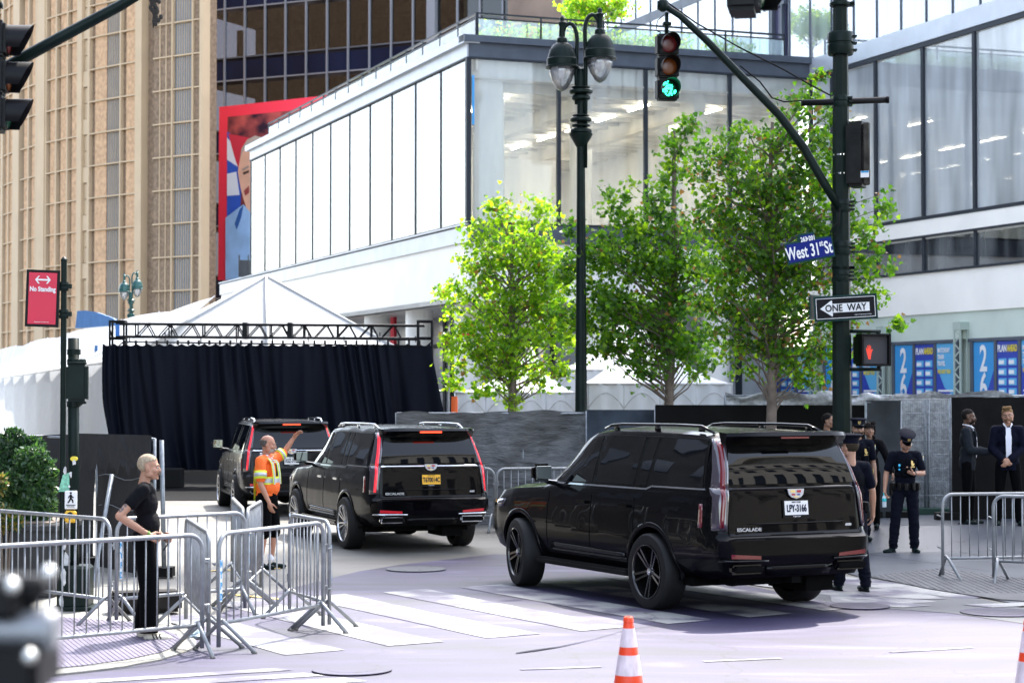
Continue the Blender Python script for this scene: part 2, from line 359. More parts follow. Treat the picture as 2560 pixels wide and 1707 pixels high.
gb=thing('glass_hall',"white two-storey glass hall jutting out at the corner behind the young trees",'building',tuple(C0))
def W(o,d,s,n,off,z): return o+d*s+n*off+Vector((0,0,z))
def strip(bm,o,d,n,s0,s1,z0,z1,off,th):     # box on a facade, front face at off, thickness th inward
    slab(bm,[W(o,d,s0,n,off,z0),W(o,d,s1,n,off,z0),W(o,d,s1,n,off,z1),W(o,d,s0,n,off,z1)],n,th)
O=Vector((0,0,0))
# pieces are built in world-aligned coordinates relative to the corner
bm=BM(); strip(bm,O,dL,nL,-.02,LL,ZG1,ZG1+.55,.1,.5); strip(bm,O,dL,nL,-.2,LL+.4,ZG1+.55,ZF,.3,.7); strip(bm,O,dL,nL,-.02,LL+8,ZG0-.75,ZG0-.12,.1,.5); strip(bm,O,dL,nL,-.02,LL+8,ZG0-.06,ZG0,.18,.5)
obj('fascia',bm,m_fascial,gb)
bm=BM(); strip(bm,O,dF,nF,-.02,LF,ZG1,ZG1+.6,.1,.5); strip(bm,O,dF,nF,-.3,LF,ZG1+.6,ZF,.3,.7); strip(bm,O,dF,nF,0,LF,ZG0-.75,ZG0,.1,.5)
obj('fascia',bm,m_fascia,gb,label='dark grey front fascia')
NP=11
for i in range(NP):
    bm=BM(); s0=i*LL/NP; strip(bm,O,dL,nL,s0+.03,s0+LL/NP-.03,ZG0,ZG1,.02,.03); obj('window_pane',bm,m_glL,gb)
for i in range(4):
    bm=BM(); s0=i*LF/4; strip(bm,O,dF,nF,s0+.04,s0+LF/4-.04,ZG0,ZG1,.02,.03); obj('window_pane',bm,m_glF,gb)
bm=BM()
for i in range(NP+1): strip(bm,O,dL,nL,i*LL/NP-.035,i*LL/NP+.035,ZG0,ZG1,.06,.14)
for i in range(5): strip(bm,O,dF,nF,i*LF/4-.07-(.05 if i==0 else 0),i*LF/4+.07,ZG0,ZG1,.08,.2)
strip(bm,O,dL,nL,0,LL,ZG1-.06,ZG1+.01,.12,.2);strip(bm,O,dF,nF,0,LF,ZG1-.06,ZG1+.01,.12,.2);strip(bm,O,dF,nF,0,LF,ZG0-.02,ZG0+.08,.12,.2)
strip(bm,O,dL,nL,0,LL,ZG0-.02,ZG0+.05,.12,.2)
obj('mullion_frame',bm,m_mull,gb)
# white band, recess and columns below
bm=BM(); strip(bm,O,dL,nL,0,LL+8,6.1,ZG0-.7,0,.4); strip(bm,O,dF,nF,.4,LF,6.3,ZG0-.7,0,.4)
slab(bm,[O+Vector((0,0,6.1)),dL*46+Vector((0,0,6.1)),dL*46+dF*16+Vector((0,0,6.1)),dF*16+Vector((0,0,6.1))],(0,0,-1),.2)
obj('wall',bm,m_white,gb)
bm=BM()
for s in (3,9.5,16,22.5,29,35.5,42):
    p=dL*s+dF*1.0; lathe(bm,[(.62,0),(.62,6.1)],20,Matrix.Translation(p))
for s in (6,11.5):
    p=dF*s+dL*1.0; lathe(bm,[(.62,0),(.62,6.3)],20,Matrix.Translation(p))
split(obj('column',bm,m_white,gb,30))
bm=BM(); o2=dF*4.5; strip(bm,o2,dL,nL,3,46,0,6.1,0,.2); o3=dL*4; strip(bm,o3,dF,nF,4.5,16,0,6.3,0,.2); obj('shopfront_glass',bm,mat('shopfront',(.32,.34,.36),.1,var=.4,scale=.4,spec=.9),gb)
bm=BM()
for s in range(4,46,3): strip(bm,o2,dL,nL,s,s+.35,0,6.1,.08,.1)
for s in range(5,16,3): strip(bm,o3,dF,nF,s,s+.3,0,6.3,.08,.1)
strip(bm,o2,dL,nL,3,46,4.6,4.8,.09,.1)
obj('shopfront_frame',bm,m_mull,gb)
bm=BM(); strip(bm,dF*2.2,dL,nL,17.2,18.6,0,6.1,0,.15); strip(bm,dF*2.2,dL,nL,27.5,28.5,0,6.1,0,.15)
split(obj('red_curtain',bm,mat('red_cloth',(.5,.02,.04),.8),gb))
# interior
bm=BM()
fl=[O,dL*LL,dL*LL+dF*LF,dF*LF]
slab(bm,[p+Vector((0,0,ZG0-.1)) for p in fl],(0,0,1),.3); slab(bm,[p+Vector((0,0,ZF-.05)) for p in fl],(0,0,1),.25)
strip(bm,dL*LL,dF,nF,0,LF,ZG0,ZF,0,.3)
strip(bm,dF*(LF+.2),dL,nL,2,LL,ZG0,ZF,0,.3)
obj('floor_and_roof',bm,m_shade,gb)
bm=BM()
for k in range(24):
    s=.8+k*1.3; strip(bm,dL*s,dF,nF,.5,LF-.2,ZG1-1.2,ZG1-.85,0,.3)
for u in (5.2,10.4): strip(bm,dF*u,dL,nL,.7,LL-1,ZG1-1.75,ZG1-.5,0,.5)
slab(bm,[p+Vector((0,0,ZG1-.84)) for p in fl],(0,0,-1),.06)
obj('ceiling_joists',bm,m_joist,gb)
bm=BM()
for (u,s,r) in ((1.6,1.6,.5),(8,8,.3),(12.5,7,.3),(5.5,15,.35),(11,14,.3),(2,12,.4),(2,22,.4)):
    lathe(bm,[(r,ZG0),(r,ZG1-1.1),(r*1.25,ZG1-.9)],16,Matrix.Translation(dF*u+dL*s))
split(obj('interior_column',bm,m_shade,gb,30)); bm=BM(); strip(bm,dL*13,dF,nF,3,9,ZG0,ZG1-2.4,0,.2); strip(bm,dL*.35,dF,nF,.35,1.6,ZG0,ZG1,0,.1); strip(bm,dL*.3,dF,nF,0,LF,ZG1-.85,ZG1,0,.1); strip(bm,dF*.3,dL,nL,0,LL,ZG1-.5,ZG1,0,.1)
obj('interior_walls',bm,m_shade,gb,30)
bm=BM(); strip(bm,O,dF,nF,.12,.22,13.2,15.2,.04,.02); obj('blue_edge_film',bm,mat('blue_film',(.05,.35,.75),.5),gb)
bm=BM(); ml=mat('added_fill_light',(.8,.8,.75),.5,emit=(1,.92,.78,9))  # glowing strips added under the joists to brighten the hall interior
for u in (2.2,5.4,8.6,12):
    for s in range(8): bm=BM(); strip(bm,dF*u,dL,nL,1.5+s*3.6,3.6+s*3.6,ZG1-1.30,ZG1-1.26,0,.10); obj('added_fill_strip',bm,ml,gb)
# terrace railing
def railing(o,d,n,s0,s1,z,h,step,parent):
    bm=BM(); N=max(1,round((s1-s0)/step))
    for i in range(N+1): strip(bm,o,d,n,s0+(s1-s0)*i/N-.03,s0+(s1-s0)*i/N+.03,z,z+h,0,.08)
    strip(bm,o,d,n,s0,s1,z+h,z+h+.07,.02,.1); strip(bm,o,d,n,s0,s1,z+h-.18,z+h-.13,.02,.08)
    r=obj('railing',bm,m_mull,parent)
    for i in range(N):
        bm=BM(); strip(bm,o,d,n,s0+(s1-s0)*i/N+.06,s0+(s1-s0)*(i+1)/N-.06,z+.05,z+h-.2,-.02,.02); obj('glass_panel',bm,m_glR,r)
railing(-dF*.15*0+dF*.5-dF*0,dL,nL,.5,LL-2,ZF,1.0,2.35,gb)
railing(dL*.5,dF,nF,.5,LF-1,ZF,1.0,2.9,gb)
bm=BM(); strip(bm,dL*39.5,dF,nF,-.4,3.2,ZG0,ZG0+1.0,0,.05); 
for s in range(5): strip(bm,dL*39.5,dF,nF,-.4+s*.55,-.33+s*.55,ZG0,ZG0+1.3,.03,.06)
obj('balcony_rail',bm,m_mull,gb)
for o in gb.children: pass

# ================================================================= RIGHT WING
B0=C0+dF*LF
wg=thing('office_wing','long pale glass and white wing running towards the right edge behind the traffic pole','building',tuple(B0))
T0,T1=-24,33     # along nearwards direction -dL
dR=-dL
bm=BM(); strip(bm,O,dR,nL,0,T1,ZG1+.1,16.75,.12,.4); strip(bm,O,dR,nL,T0,0,16.35,16.75,.1,.4); obj('fascia',bm,m_fascial,wg)
strip_z=[(8.5,9.12),(5.45,7.05)]
bm=BM(); strip(bm,O,dR,nL,0,T1,8.48,9.1,.1,.4); strip(bm,O,dR,nL,0,T1,5.45,7.05,.05,.4); obj('white_band',bm,m_whitewall,wg)
bm=BM(); strip(bm,O,dR,nL,0,T1,4.42,5.45,-.02,.4); strip(bm,O,dR,nL,0,T1,0,2.0,-.1,.3); strip(bm,O,dR,nL,-12,T1,0,4.42,-.22,.2)
obj('green_lintel',bm,mat('pale_green_paint',(.58,.66,.58),.5,var=.06,scale=.7),wg)
i=0; t=1.85-3.51
ts=[]
while t<T1: ts.append(t); t+=3.51
for a in ts[:-1]:
    s0=max(a,.1); s1=a+3.51
    bm=BM(); strip(bm,O,dR,nL,s0+.08,s1-.08,9.25,ZG1,-.02,.03); obj('window_pane',bm,m_glW,wg)
    bm=BM(); strip(bm,O,dR,nL,s0+.08,s1-.08,7.12,8.42,-.02,.03); obj('low_window_pane',bm,glassy('lw%d'%len(wg.children),tint=(.5,.53,.55),refl=.1,milk=.22,milkcol=(.5,.52,.52)),wg)
bm=BM()
for a in ts:
    if a>0: strip(bm,O,dR,nL,a-.09,a+.09,9.1,ZG1,.08,.25); strip(bm,O,dR,nL,a-.08,a+.08,7.05,8.48,.06,.2)
strip(bm,O,dR,nL,0,T1,ZG1-.1,ZG1+.08,.1,.2); strip(bm,O,dR,nL,0,T1,9.1,9.24,.12,.2); strip(bm,O,dR,nL,0,T1,8.42,8.5,.12,.2); strip(bm,O,dR,nL,0,T1,7.03,7.12,.12,.2)
obj('mullion_frame',bm,m_mull,wg)
bm=BM()   # interior: floor, ceiling, back wall, columns and white dado strips
for z in (16.0,8.55): slab(bm,[Vector((0,0,z)),dR*T1+Vector((0,0,z)),dR*T1+dF*7+Vector((0,0,z)),dF*7+Vector((0,0,z))],(0,0,1),.2)
strip(bm,dF*7,dR,nL,0,T1,5,16,0,.2)
obj('interior_shell',bm,m_shade,wg)
bm=BM()
for a in ts[1:]:
    bm=BM(); lathe(bm,[(.45,9),(.45,11.6),(.3,11.8),(.3,16)],14,Matrix.Translation(dR*(a+1.9)+dF*1.8)); obj('interior_column',bm,m_shade,wg,30); bm=BM(); strip(bm,O,dR,nL,a+.15,a+.7,9.25,12.4,-.12,.05); obj('window_film',bm,m_shade,wg)
# upper storeys with narrow panes, seen above the terrace too
us=[]; t=-22.0
while t<T1: us.append(t); t+=1.83
for z0,z1 in ((16.78,21.3),(21.75,26.2)):
    for a in us[:-1]:
        if z0>20 and a>4: continue
        if z0<20 and -4.2<a+.4<-2.2: continue
        bm=BM(); strip(bm,O,dR,nL,a+.02,a+1.81,z0,z1,0,.04); obj('upper_pane',bm,m_glU,wg)
bm=BM()
for a in us: strip(bm,O,dR,nL,a-.025,a+.025,16.78,26.2,.05,.1)
strip(bm,O,dR,nL,T0,T1,21.3,21.75,.05,.3)
strip(bm,O,dR,nL,-4.3,-2.3,19.6,19.75,.06,.2);strip(bm,O,dR,nL,-3.6,-3.4,16.78,19.6,.06,.2);strip(bm,O,dR,nL,-2.6,-2.5,16.78,19.6,.06,.2)
obj('upper_mullion_frame',bm,m_fascia,wg)
bm=BM(); strip(bm,O,dR,nL,-4.4,-2.4,16.78,21.3,-.1,.1); obj('terrace_door',bm,mat('dark_door_glass',(.05,.05,.09),.15),wg)
bm=BM(); slab(bm,[dR*T0+Vector((0,0,26.4)),dR*T1+Vector((0,0,26.4)),dR*T1+dF*12+Vector((0,0,26.4)),dR*T0+dF*12+Vector((0,0,26.4))],(0,0,1),.4)
strip(bm,dF*3,dR,nL,T0,T1,16.8,26.2,0,.2); obj('upper_wall',bm,mat('upper_inner_wall',(.5,.53,.58),.7,var=.15,scale=.3),wg)
# lattice posts
for t in (-4.9,.6,6.1,11.6,17.1,22.6):
    bm=BM()
    for s in (-.2,.2):
        for off in (.35,.05): strip(bm,O,dR,nL,t+s-.04,t+s+.04,0,5.0,off,.04)
    for k in range(18):
        z=.2+k*.27; a0=-.2 if k%2 else .2
        A=W(O,dR,t+a0,nL,.34,z); Bv=W(O,dR,t-a0,nL,.34,z+.27); bar(bm,A,Bv,.05,.02,nL)
    strip(bm,O,dR,nL,t-.26,t+.26,4.75,5.05,.36,.4)
    obj('lattice_post',bm,mat('pale_green_steel%d'%(t*10),(.42,.5,.44),.5,.1),wg)
# banners on the ground floor
m_b1=mat('banner_light_blue',(.03,.28,.62),.6); m_b2=mat('banner_blue',(.02,.05,.38),.6); m_b3=mat('banner_cyan',(.1,.4,.68),.6); m_by=mat('banner_yellow',(.75,.6,.03),.6)
def hexs(): pass
for bi,t0 in enumerate((-10.4,-4.9,.6,6.1,11.6,17.1)):
    bm=BM()
    for s in (.42,1.95,3.45,4.95): strip(bm,O,dR,nL,t0+s,t0+s+.16,0,4.42,.06,.1)
    strip(bm,O,dR,nL,t0+.3,t0+5.2,4.3,4.42,.07,.1)
    obj('shop_frame',bm,m_fascia,wg)
    for k in range(3):
        s0=t0+.62+k*1.5; s1=s0+1.28; M=frame(W(O,dR,(s0+s1)/2,nL,.02,3.1),dR,nL)
        bn=None
        bm=BM(); slab(bm,[M@Vector((x,y,0)) for x,y in ((-.64,-1.9),(.64,-1.9),(.64,1.18),(-.64,1.18))],nL,.02)
        bn=obj('banner',bm,(m_b1,m_b2,m_b3)[k],wg)
        wm=m_tx_w
        if k==0:
            bm=BM()   # white tall "26" built as thick outlined digits
            slab(bm,[M@Vector((x,y,.012)) for x,y in ((-.64,-1.9),(.64,-1.9),(.64,.1),(.1,-.9),(-.3,-1.3))],nL,.004); 
            obj('banner_wedge',bm,m_b2,bn)
            bm=BM()
            def dig(pts): tube(bm,[M@Vector((x,y,.02)) for x,y in pts],.11,6)
            dig([(-.25,.25),(-.27,.75),(-.15,.95),(.15,.95),(.27,.8),(.27,.5),(-.05,.12)]); dig([(-.27,.2),(.3,.2)])
            dig([(.2,-.05),(-.18,-.08),(-.28,-.25),(-.28,-.75),(-.1,-.92),(.15,-.92),(.28,-.75),(.25,-.5),(0,-.42),(-.25,-.5)])
            bm.free(); text('banner_digits','2',1.35,wm,bn,M@Matrix.Translation((0,.52,.016)),sx=.72,bold=.03); text('banner_digits','6',1.35,wm,bn,M@Matrix.Translation((0,-.50,.016)),sx=.72,bold=.03)
            text('banner_text','FIFA',.17,m_b1,bn,M@Matrix.Translation((0,-.66,.03)),sx=1)
            text('banner_text','NEW YORK\nNEW JERSEY',.16,wm,bn,M@Matrix.Translation((0,-1.05,.02)),sx=.75,bold=.006)
        elif k==1:
            text('banner_text','PLAN',.34,wm,bn,M@Matrix.Translation((-.31,.9,.02)),sx=.68,bold=.012); text('banner_text','AHEAD',.34,m_by,bn,M@Matrix.Translation((.31,.9,.02)),sx=.55,bold=.012)
            bm=BM(); b2=BM()
            for r in range(4):
                for c in (-.3,.32):
                    slab(bm,[M@Vector((c+x,.42-r*.36+y,.012)) for x,y in ((-.24,-.13),(.24,-.13),(.24,.13),(-.24,.13))],nL,.008)
                    slab(b2,[M@Vector((c-.1+x,.42-r*.36+y,.022)) for x,y in ((-.12,-.08),(.2,-.08),(.2,.06),(-.12,.06))],nL,.008)
            slab(b2,[M@Vector((x,-.98+y,.02)) for x,y in ((-.55,-.03),(.55,-.03),(.55,.03),(-.55,.03))],nL,.004)
            slab(bm,[M@Vector((.3+x,-1.25+y,.02)) for x,y in ((-.28,-.1),(.28,-.1),(.28,.1),(-.28,.1))],nL,.004)
            split(obj('banner_box',bm,m_b3,bn)); split(obj('banner_row',b2,wm,bn))
        else:
            bm=BM(); slab(bm,[M@Vector((x,y,.012)) for x,y in ((-.64,-1.9),(.64,-1.9),(.64,-.9),(-.1,-.5),(-.64,.3))],nL,.004); obj('banner_wedge',bm,m_b2,bn)
            text('banner_text','MATCHDAY\nTRAIN\nTRAVEL',.25,wm,bn,M@Matrix.Translation((-.55,.66,.02)),sx=.6,bold=.008,align='LEFT'); text('banner_text','WE GOT YOU',.2,m_by,bn,M@Matrix.Translation((-.55,.1,.02)),sx=.7,bold=.008,align='LEFT')
            bm=BM()
            for r in range(4): slab(bm,[M@Vector((x,-.62-r*.16+y,.022)) for x,y in ((-.52,-.035),(.5-.12*(r%2),-.035),(.5-.12*(r%2),.035),(-.52,.035))],nL,.008)
            split(obj('banner_row',bm,wm,bn))
# tall block added outside the frame so that it shades the plaza
tb=thing('unseen_shade_tower','beige office tower set back behind the white wing at the far right','building',(34,101,0))  # unseen tower, added only to shade the plaza
bm=BM(); box(bm,(2.2,4,57),(20,14,114),rz=R_(-20)); obj('wall',bm,mat('unseen_beige_tower_wall',(.45,.4,.33),.7,var=.08,scale=.2),tb)
bm=BM()
for i in range(30):
    for j in range(6): box(bm,(0+(-6.6-j*0)+0,0,0),(.01,.01,.01)) if False else None
bm.free()

# ================================================================= DARK GLASS TOWER
A0=at(510,500,175); A0.z=0; dT=Vector((.896,-.445,0)).normalized(); nT=Vector((-.445,-.896,0)).normalized()
dk=thing('glass_tower','tall dark glass office tower with pale mullions behind the red billboard','building',tuple(A0))
m_sp=mat('navy_spandrel',(.006,.011,.035),.3,var=.3,scale=.15,spec=.12)
m_gd=glassy('dark_vision_glass',tint=(.2,.2,.22),refl=.01)
zs=[]; z=-2.0
bm=BM();b2=BM();b3=BM();bi=BM()
TW=34
while z<46:
    strip(bm,O,dT,nT,0,TW,z,z+2.0,0,.2); strip(b2,O,dT,nT,0,TW,z+2.0,z+6.35,-.02,.04)
    for zz in (z,z+2.0,z+2.0): strip(b3,O,dT,nT,0,TW,zz-.05,zz+.07,.1,.15)
    slab(bi,[O+Vector((0,0,z+2)),dT*TW+Vector((0,0,z+2)),dT*TW-nT*8+Vector((0,0,z+2)),-nT*8+Vector((0,0,z+2))],(0,0,1),.3)
    slab(bi,[O+Vector((0,0,z+6.3)),dT*TW+Vector((0,0,z+6.3)),dT*TW-nT*8+Vector((0,0,z+6.3)),-nT*8+Vector((0,0,z+6.3))],(0,0,1),.3)
    z+=6.35
strip(bi,-nT*8,dT,nT,0,TW,0,50,0,.3)
for k in range(16):
    s=k*2.1+.1; strip(b3,O,dT,nT,s-.07,s+.07,0,50,.18,.25)
strip(b3,O,dT,nT,22.6,23.4,0,50,.5,.5)
obj('spandrel',bm,m_sp,dk); obj('window_glass',b2,m_gd,dk); obj('mullion_grid',b3,mat('tower_mullion',(.2,.22,.26),.5,.0),dk)
obj('floors',bi,mat('tower_inside',(.03,.026,.026),.8,var=.7,scale=.25),dk)
bm=BM(); random.seed(3)
for k in range(60):
    s=random.uniform(.5,TW-1); zf=random.randrange(1,7)*6.35; 
    box(bm,tuple(dT*s-nT*random.uniform(1,5)+Vector((0,0,zf+.2+random.uniform(.5,2)))),(random.uniform(.3,2.2),.3,random.uniform(.8,3)),rz=random.uniform(0,3))
obj('furnishings',bm,mat('tower_furnishings',(.12,.12,.16),.7,var=.5,scale=.5),dk)
bm=BM(); strip(bm,O,dT,nT,30.2,TW+1,0,50,.6,1.0); obj('corner_pier',bm,mat('brown_pier',(.2,.15,.12),.6,var=.3,scale=.3),dk)

# ================================================================= TAN RIBBED ROUND BUILDING
RC=Vector((8.0,198.5,0)); RR=58
m_tan=mat('tan_aggregate_panel',(.50,.32,.19),.9,spec=.2,var=.2,scale=3.0,bump=.1,bscale=14)
m_rib=mat('cream_precast_rib',(.50,.375,.24),.75,var=.05,scale=.5)
m_ribd=mat('shaded_rib_side',(.3,.26,.22),.8)
m_louv=mat('grey_louvre',(.17,.19,.22),.5,.3,var=.08,scale=3,stretch=(6,6,.2))
m_brn=mat('brown_shade_aggregate',(.22,.155,.105),.9,spec=.2,var=.3,scale=4.0,bump=.1,bscale=14)  # brown aggregate tone, also used to paint shadow strips beside the panels
def phi(u):
    lo,hi=R_(15),R_(66)
    for _ in range(40):
        m=(lo+hi)/2; x=RC.x-RR*math.sin(m); y=RC.y-RR*math.cos(m)
        if 1280+FPX*x/y>u: lo=m
        else: hi=m
    return lo
tn=thing('round_arena','round tan precast concrete arena with ribbed panels at the left','building',(RC.x,RC.y,0))
parts={'pier':BM(),'panel':BM(),'rib':BM(),'louvre':BM(),'brown_panel':BM(),'gap':BM(),'joint':BM()}
def cyl(bm,p0,p1,z0,z1,off,th,seg=1):
    for k in range(seg):
        a=p0+(p1-p0)*k/seg; b=p0+(p1-p0)*(k+1)/seg
        P=lambda f,r:Vector((-r*math.sin(f),-r*math.cos(f),0))
        q=[P(a,RR+off),P(b,RR+off),P(b,RR+off-th),P(a,RR+off-th)]
        A=[bm.verts.new(p+Vector((0,0,z0))) for p in q];Bv=[bm.verts.new(p+Vector((0,0,z1))) for p in q]
        bm.faces.new(A[::-1]);bm.faces.new(Bv)
        for i in range(4): bm.faces.new((A[i],A[(i+1)%4],Bv[(i+1)%4],Bv[i]))
ZT=46; PH=2.55
spans=[('pier',40,56),('panel',58,75),('rib',75,78),('panel',78,94),('rib',94,97),('pier',100,119),('rib',119,122),('panel',122,144),('rib',144,147),('panel',147,172),('rib',172,175),('panel',175,200),('pier',200,212),('small',212,224),
 ('rib',224,229),('panel',229,268),('louvre',268,304),('rib',304,307),('panel',307,345),('pier',345,361),('gap',361,385),('brown_panel',387,433),('rib',433,436),('louvre',438,484),('rib',484,487),('brown_panel',488,505),('pier',505,512)]
for kind,u0,u1 in spans:
    a,b=phi(u1),phi(u0)
    if kind=='pier': cyl(parts['pier'],a,b,0,ZT,.45,.9,2)
    elif kind=='rib': cyl(parts['rib'],a,b,0,ZT,.36,.5)
    elif kind=='gap': cyl(parts['gap'],a,b,0,32,-.6,.4); cyl(parts['pier'],a,b,32,ZT,-.3,.5)
    elif kind=='small':
        k=0;z=0
        while z<ZT:
            cyl(parts['pier'],a,b,z+.03,z+PH/2-.03,.15 if k%3 else .3,.5); z+=PH/2;k+=1
    else:
        z=0
        top=33 if (kind=='louvre' and u0>400) else 31.5
        while z<ZT:
            kk=kind
            if kind=='louvre' and z>=top: kk='brown_panel' if u0>400 else 'panel'
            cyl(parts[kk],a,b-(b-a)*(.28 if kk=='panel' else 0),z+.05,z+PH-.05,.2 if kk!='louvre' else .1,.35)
            if kk=='panel': cyl(parts['brown_panel'],b-(b-a)*.28,b,z+.05,z+PH-.05,.02,.3)  # narrow brown strip paints the rib's shadow along each panel
            cyl(parts['joint'],a,b,z-.05,z+.05,.36,.5)
            if kk=='brown_panel' and u1-u0>40:
                for q in (1,2): f=a+(b-a)*q/3; cyl(parts['joint'],f-.0006,f+.0006,z,z+PH,.26,.3)
            if kk=='louvre':
                for q in range(1,8): f=a+(b-a)*q/8; cyl(parts['joint'],f-.00025,f+.00025,z,z+PH,.16,.2)
            z+=PH
a,b=R_(10),R_(118)
u=30
f=phi(40)
while f<R_(112):
    cyl(parts['panel'],f+.004,f+.026,0,ZT,.2,.35); cyl(parts['rib'],f+.026,f+.031,0,ZT,.36,.5); cyl(parts['panel'],f+.031,f+.053,0,ZT,.2,.35); cyl(parts['pier'],f+.056,f+.07,0,ZT,.45,.9)
    z=0
    while z<ZT: cyl(parts['joint'],f+.002,f+.055,z-.05,z+.05,.4,.4); z+=PH
    f+=.07
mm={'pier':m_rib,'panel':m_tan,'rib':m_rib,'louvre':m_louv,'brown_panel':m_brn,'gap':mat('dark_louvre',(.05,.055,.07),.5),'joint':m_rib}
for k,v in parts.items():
    o=obj({'joint':'joint_lines','rib':'ribs','panel':'panels','brown_panel':'brown_shade_panels','pier':'piers'}.get(k,k),v,mm[k],tn)
    if k=='gap': o.name='dark_louvre'
    if k=='louvre': split(o)
bm=BM(); cyl(bm,phi(511),R_(125),0,ZT,-.25,1,60); obj('drum_wall',bm,m_brn,tn)
# ================================================================= BILLBOARD (flat print)
bl=thing('billboard','huge red-bordered billboard with a smiling person on the dark glass tower','billboard',tuple(at(500,985,158)*1))
bo=Vector(bl.location); nb=Vector((-.445,-.896,0)).normalized(); db=dT
def bpt(u,v,off=0):      # point on the billboard plane
    d=ray(u,v); p0=bo-nb*0; c=Vector((0,0,EYE)); t=(p0-c).dot(nb)/d.dot(nb); return c+d*t+nb*off-bo
def bpoly(bm,pts,off): slab(bm,[bpt(u,v,off) for u,v in pts],nb,.02)
bm=BM(); bpoly(bm,[(548,268),(900,230),(900,700),(545,700)],0); slab(bm,[bpt(u,v,-.05) for u,v in [(548,268),(900,230),(900,700),(545,700)]],nb,.5); obj('border',bm,mat('billboard_red',(.85,.03,.07),.6),bl)
bm=BM(); bpoly(bm,[(570,293),(880,262),(880,700),(567,700)],.04); obj('picture',bm,mat('print_crowd',(.06,.03,.06),.7,col2=(.5,.1,.09),scale=.7,det=2,var=.5),bl)
def pc(name,col,pts,off,**k): 
    bm=BM(); bpoly(bm,pts,off); obj(name,bm,mat('print_'+name,col,.7,**k),bl)
pc('flag_blue',(.02,.09,.5),[(569,330),(600,350),(604,470),(600,560),(568,560)],.06)
pc('flag_white',(.7,.75,.85),[(569,345),(584,362),(600,420),(569,400)],.08); pc('flag_white',(.7,.75,.85),[(569,435),(592,430),(600,488),(569,490)],.08)
pc('flag_red',(.55,.02,.05),[(572,335),(625,345),(605,440),(590,400)],.10)
pc('hair',(.42,.36,.32),[(602,400),(606,372),(620,350),(640,340),(660,345),(660,420),(612,440)],.12)
pc('face',(.72,.42,.30),[(597,430),(603,395),(614,372),(632,360),(680,360),(680,540),(640,545),(618,520),(606,480),(600,450)],.14,var=.15,scale=.6)
pc('eye',(.08,.05,.04),[(610,432),(625,426),(625,432),(611,438)],.16); pc('eyebrow',(.3,.25,.22),[(608,424),(624,414),(625,419),(609,428)],.16); pc('mouth',(.3,.05,.05),[(612,478),(625,465),(626,482),(616,490)],.16)
pc('shirt',(.3,.5,.8),[(567,545),(600,520),(612,512),(640,545),(700,540),(700,700),(567,700)],.18,var=.15,scale=.6)
pc('collar',(.02,.1,.35),[(590,560),(603,523),(612,514),(606,545),(595,575)],.20)
# ================================================================= BEIGE HOTEL BEHIND THE CAMERA (seen in the car windows)
ht=thing('stone_hotel','beige stone hotel with rows of small windows, seen mirrored in the car windows','building',(39,2,0)); ht.rotation_euler=(0,0,R_(36.9))
bm=BM(); box(bm,(-2,-8,16),(44,16,32)); box(bm,(-2,-7.8,32.6),(45,16.6,1.2)); box(bm,(-2,-7.8,27.5),(44.6,16.4,.5)); obj('wall',bm,mat('hotel_stone',(.46,.43,.38),.8,var=.1,scale=.3),ht)
bm=BM()
for i in range(17):
    for j in range(8): box(bm,(-22.5+i*2.55,.02,3.5+j*3.6),(1.1,.1,1.9))
obj('window_rows',bm,mat('hotel_window',(.03,.035,.05),.15),ht)
bk=thing('brick_block','dark brick block across the avenue, mirrored in the car doors','building',(-34,31,0))
bm=BM(); box(bm,(0,0,17),(10,98,34)); obj('wall',bm,mat('dark_brick',(.06,.062,.07),.8,var=.2,scale=.4),bk)
bm=BM()
for i in range(26):
    for j in range(8): box(bm,(5.02,-46+i*3.6,4+j*3.9),(.1,1.6,2.2))
obj('window_rows',bm,mat('brick_window',(.10,.12,.16),.1),bk)
# ================================================================= TENTS
def fabric(name,col,rough=.7,tl=.35,bump=.3,bscale=2):
    m=bpy.data.materials.new(name); m.use_nodes=True; n=m.node_tree.nodes; l=m.node_tree.links; b=n['Principled BSDF']; o=n['Material Output']
    b.inputs['Base Color'].default_value=(*col,1); b.inputs['Roughness'].default_value=rough
    t=n.new('ShaderNodeBsdfTranslucent'); t.inputs[0].default_value=(*col,1); mx=n.new('ShaderNodeMixShader'); mx.inputs[0].default_value=tl
    l.new(b.outputs[0],mx.inputs[1]); l.new(t.outputs[0],mx.inputs[2]); l.new(mx.outputs[0],o.inputs[0])
    if bump:
        nb=n.new('ShaderNodeTexNoise'); nb.inputs['Scale'].default_value=bscale; nb.inputs['Detail'].default_value=4; bp=n.new('ShaderNodeBump'); bp.inputs['Strength'].default_value=bump; bp.inputs['Distance'].default_value=.1
        tc=n.new('ShaderNodeTexCoord'); l.new(tc.outputs['Object'],nb.inputs[0]); l.new(nb.outputs[0],bp.inputs['Height']); l.new(bp.outputs[0],b.inputs['Normal']); l.new(bp.outputs[0],t.inputs['Normal'])
    return m
m_tent=fabric('tent_vinyl',(.62,.64,.66)); m_gable=fabric('shaded_gable_vinyl',(.48,.48,.47),tl=.1); m_seam=mat('tent_seam',(.3,.31,.33),.7)  # gable copy of the vinyl is darker to paint its shaded side
def grid(bm,f,nu,nv):
    V=[[bm.verts.new(f(i/nu,j/nv)) for j in range(nv+1)] for i in range(nu+1)]
    for i in range(nu):
        for j in range(nv): bm.faces.new((V[i][j],V[i+1][j],V[i+1][j+1],V[i][j+1]))
    return V
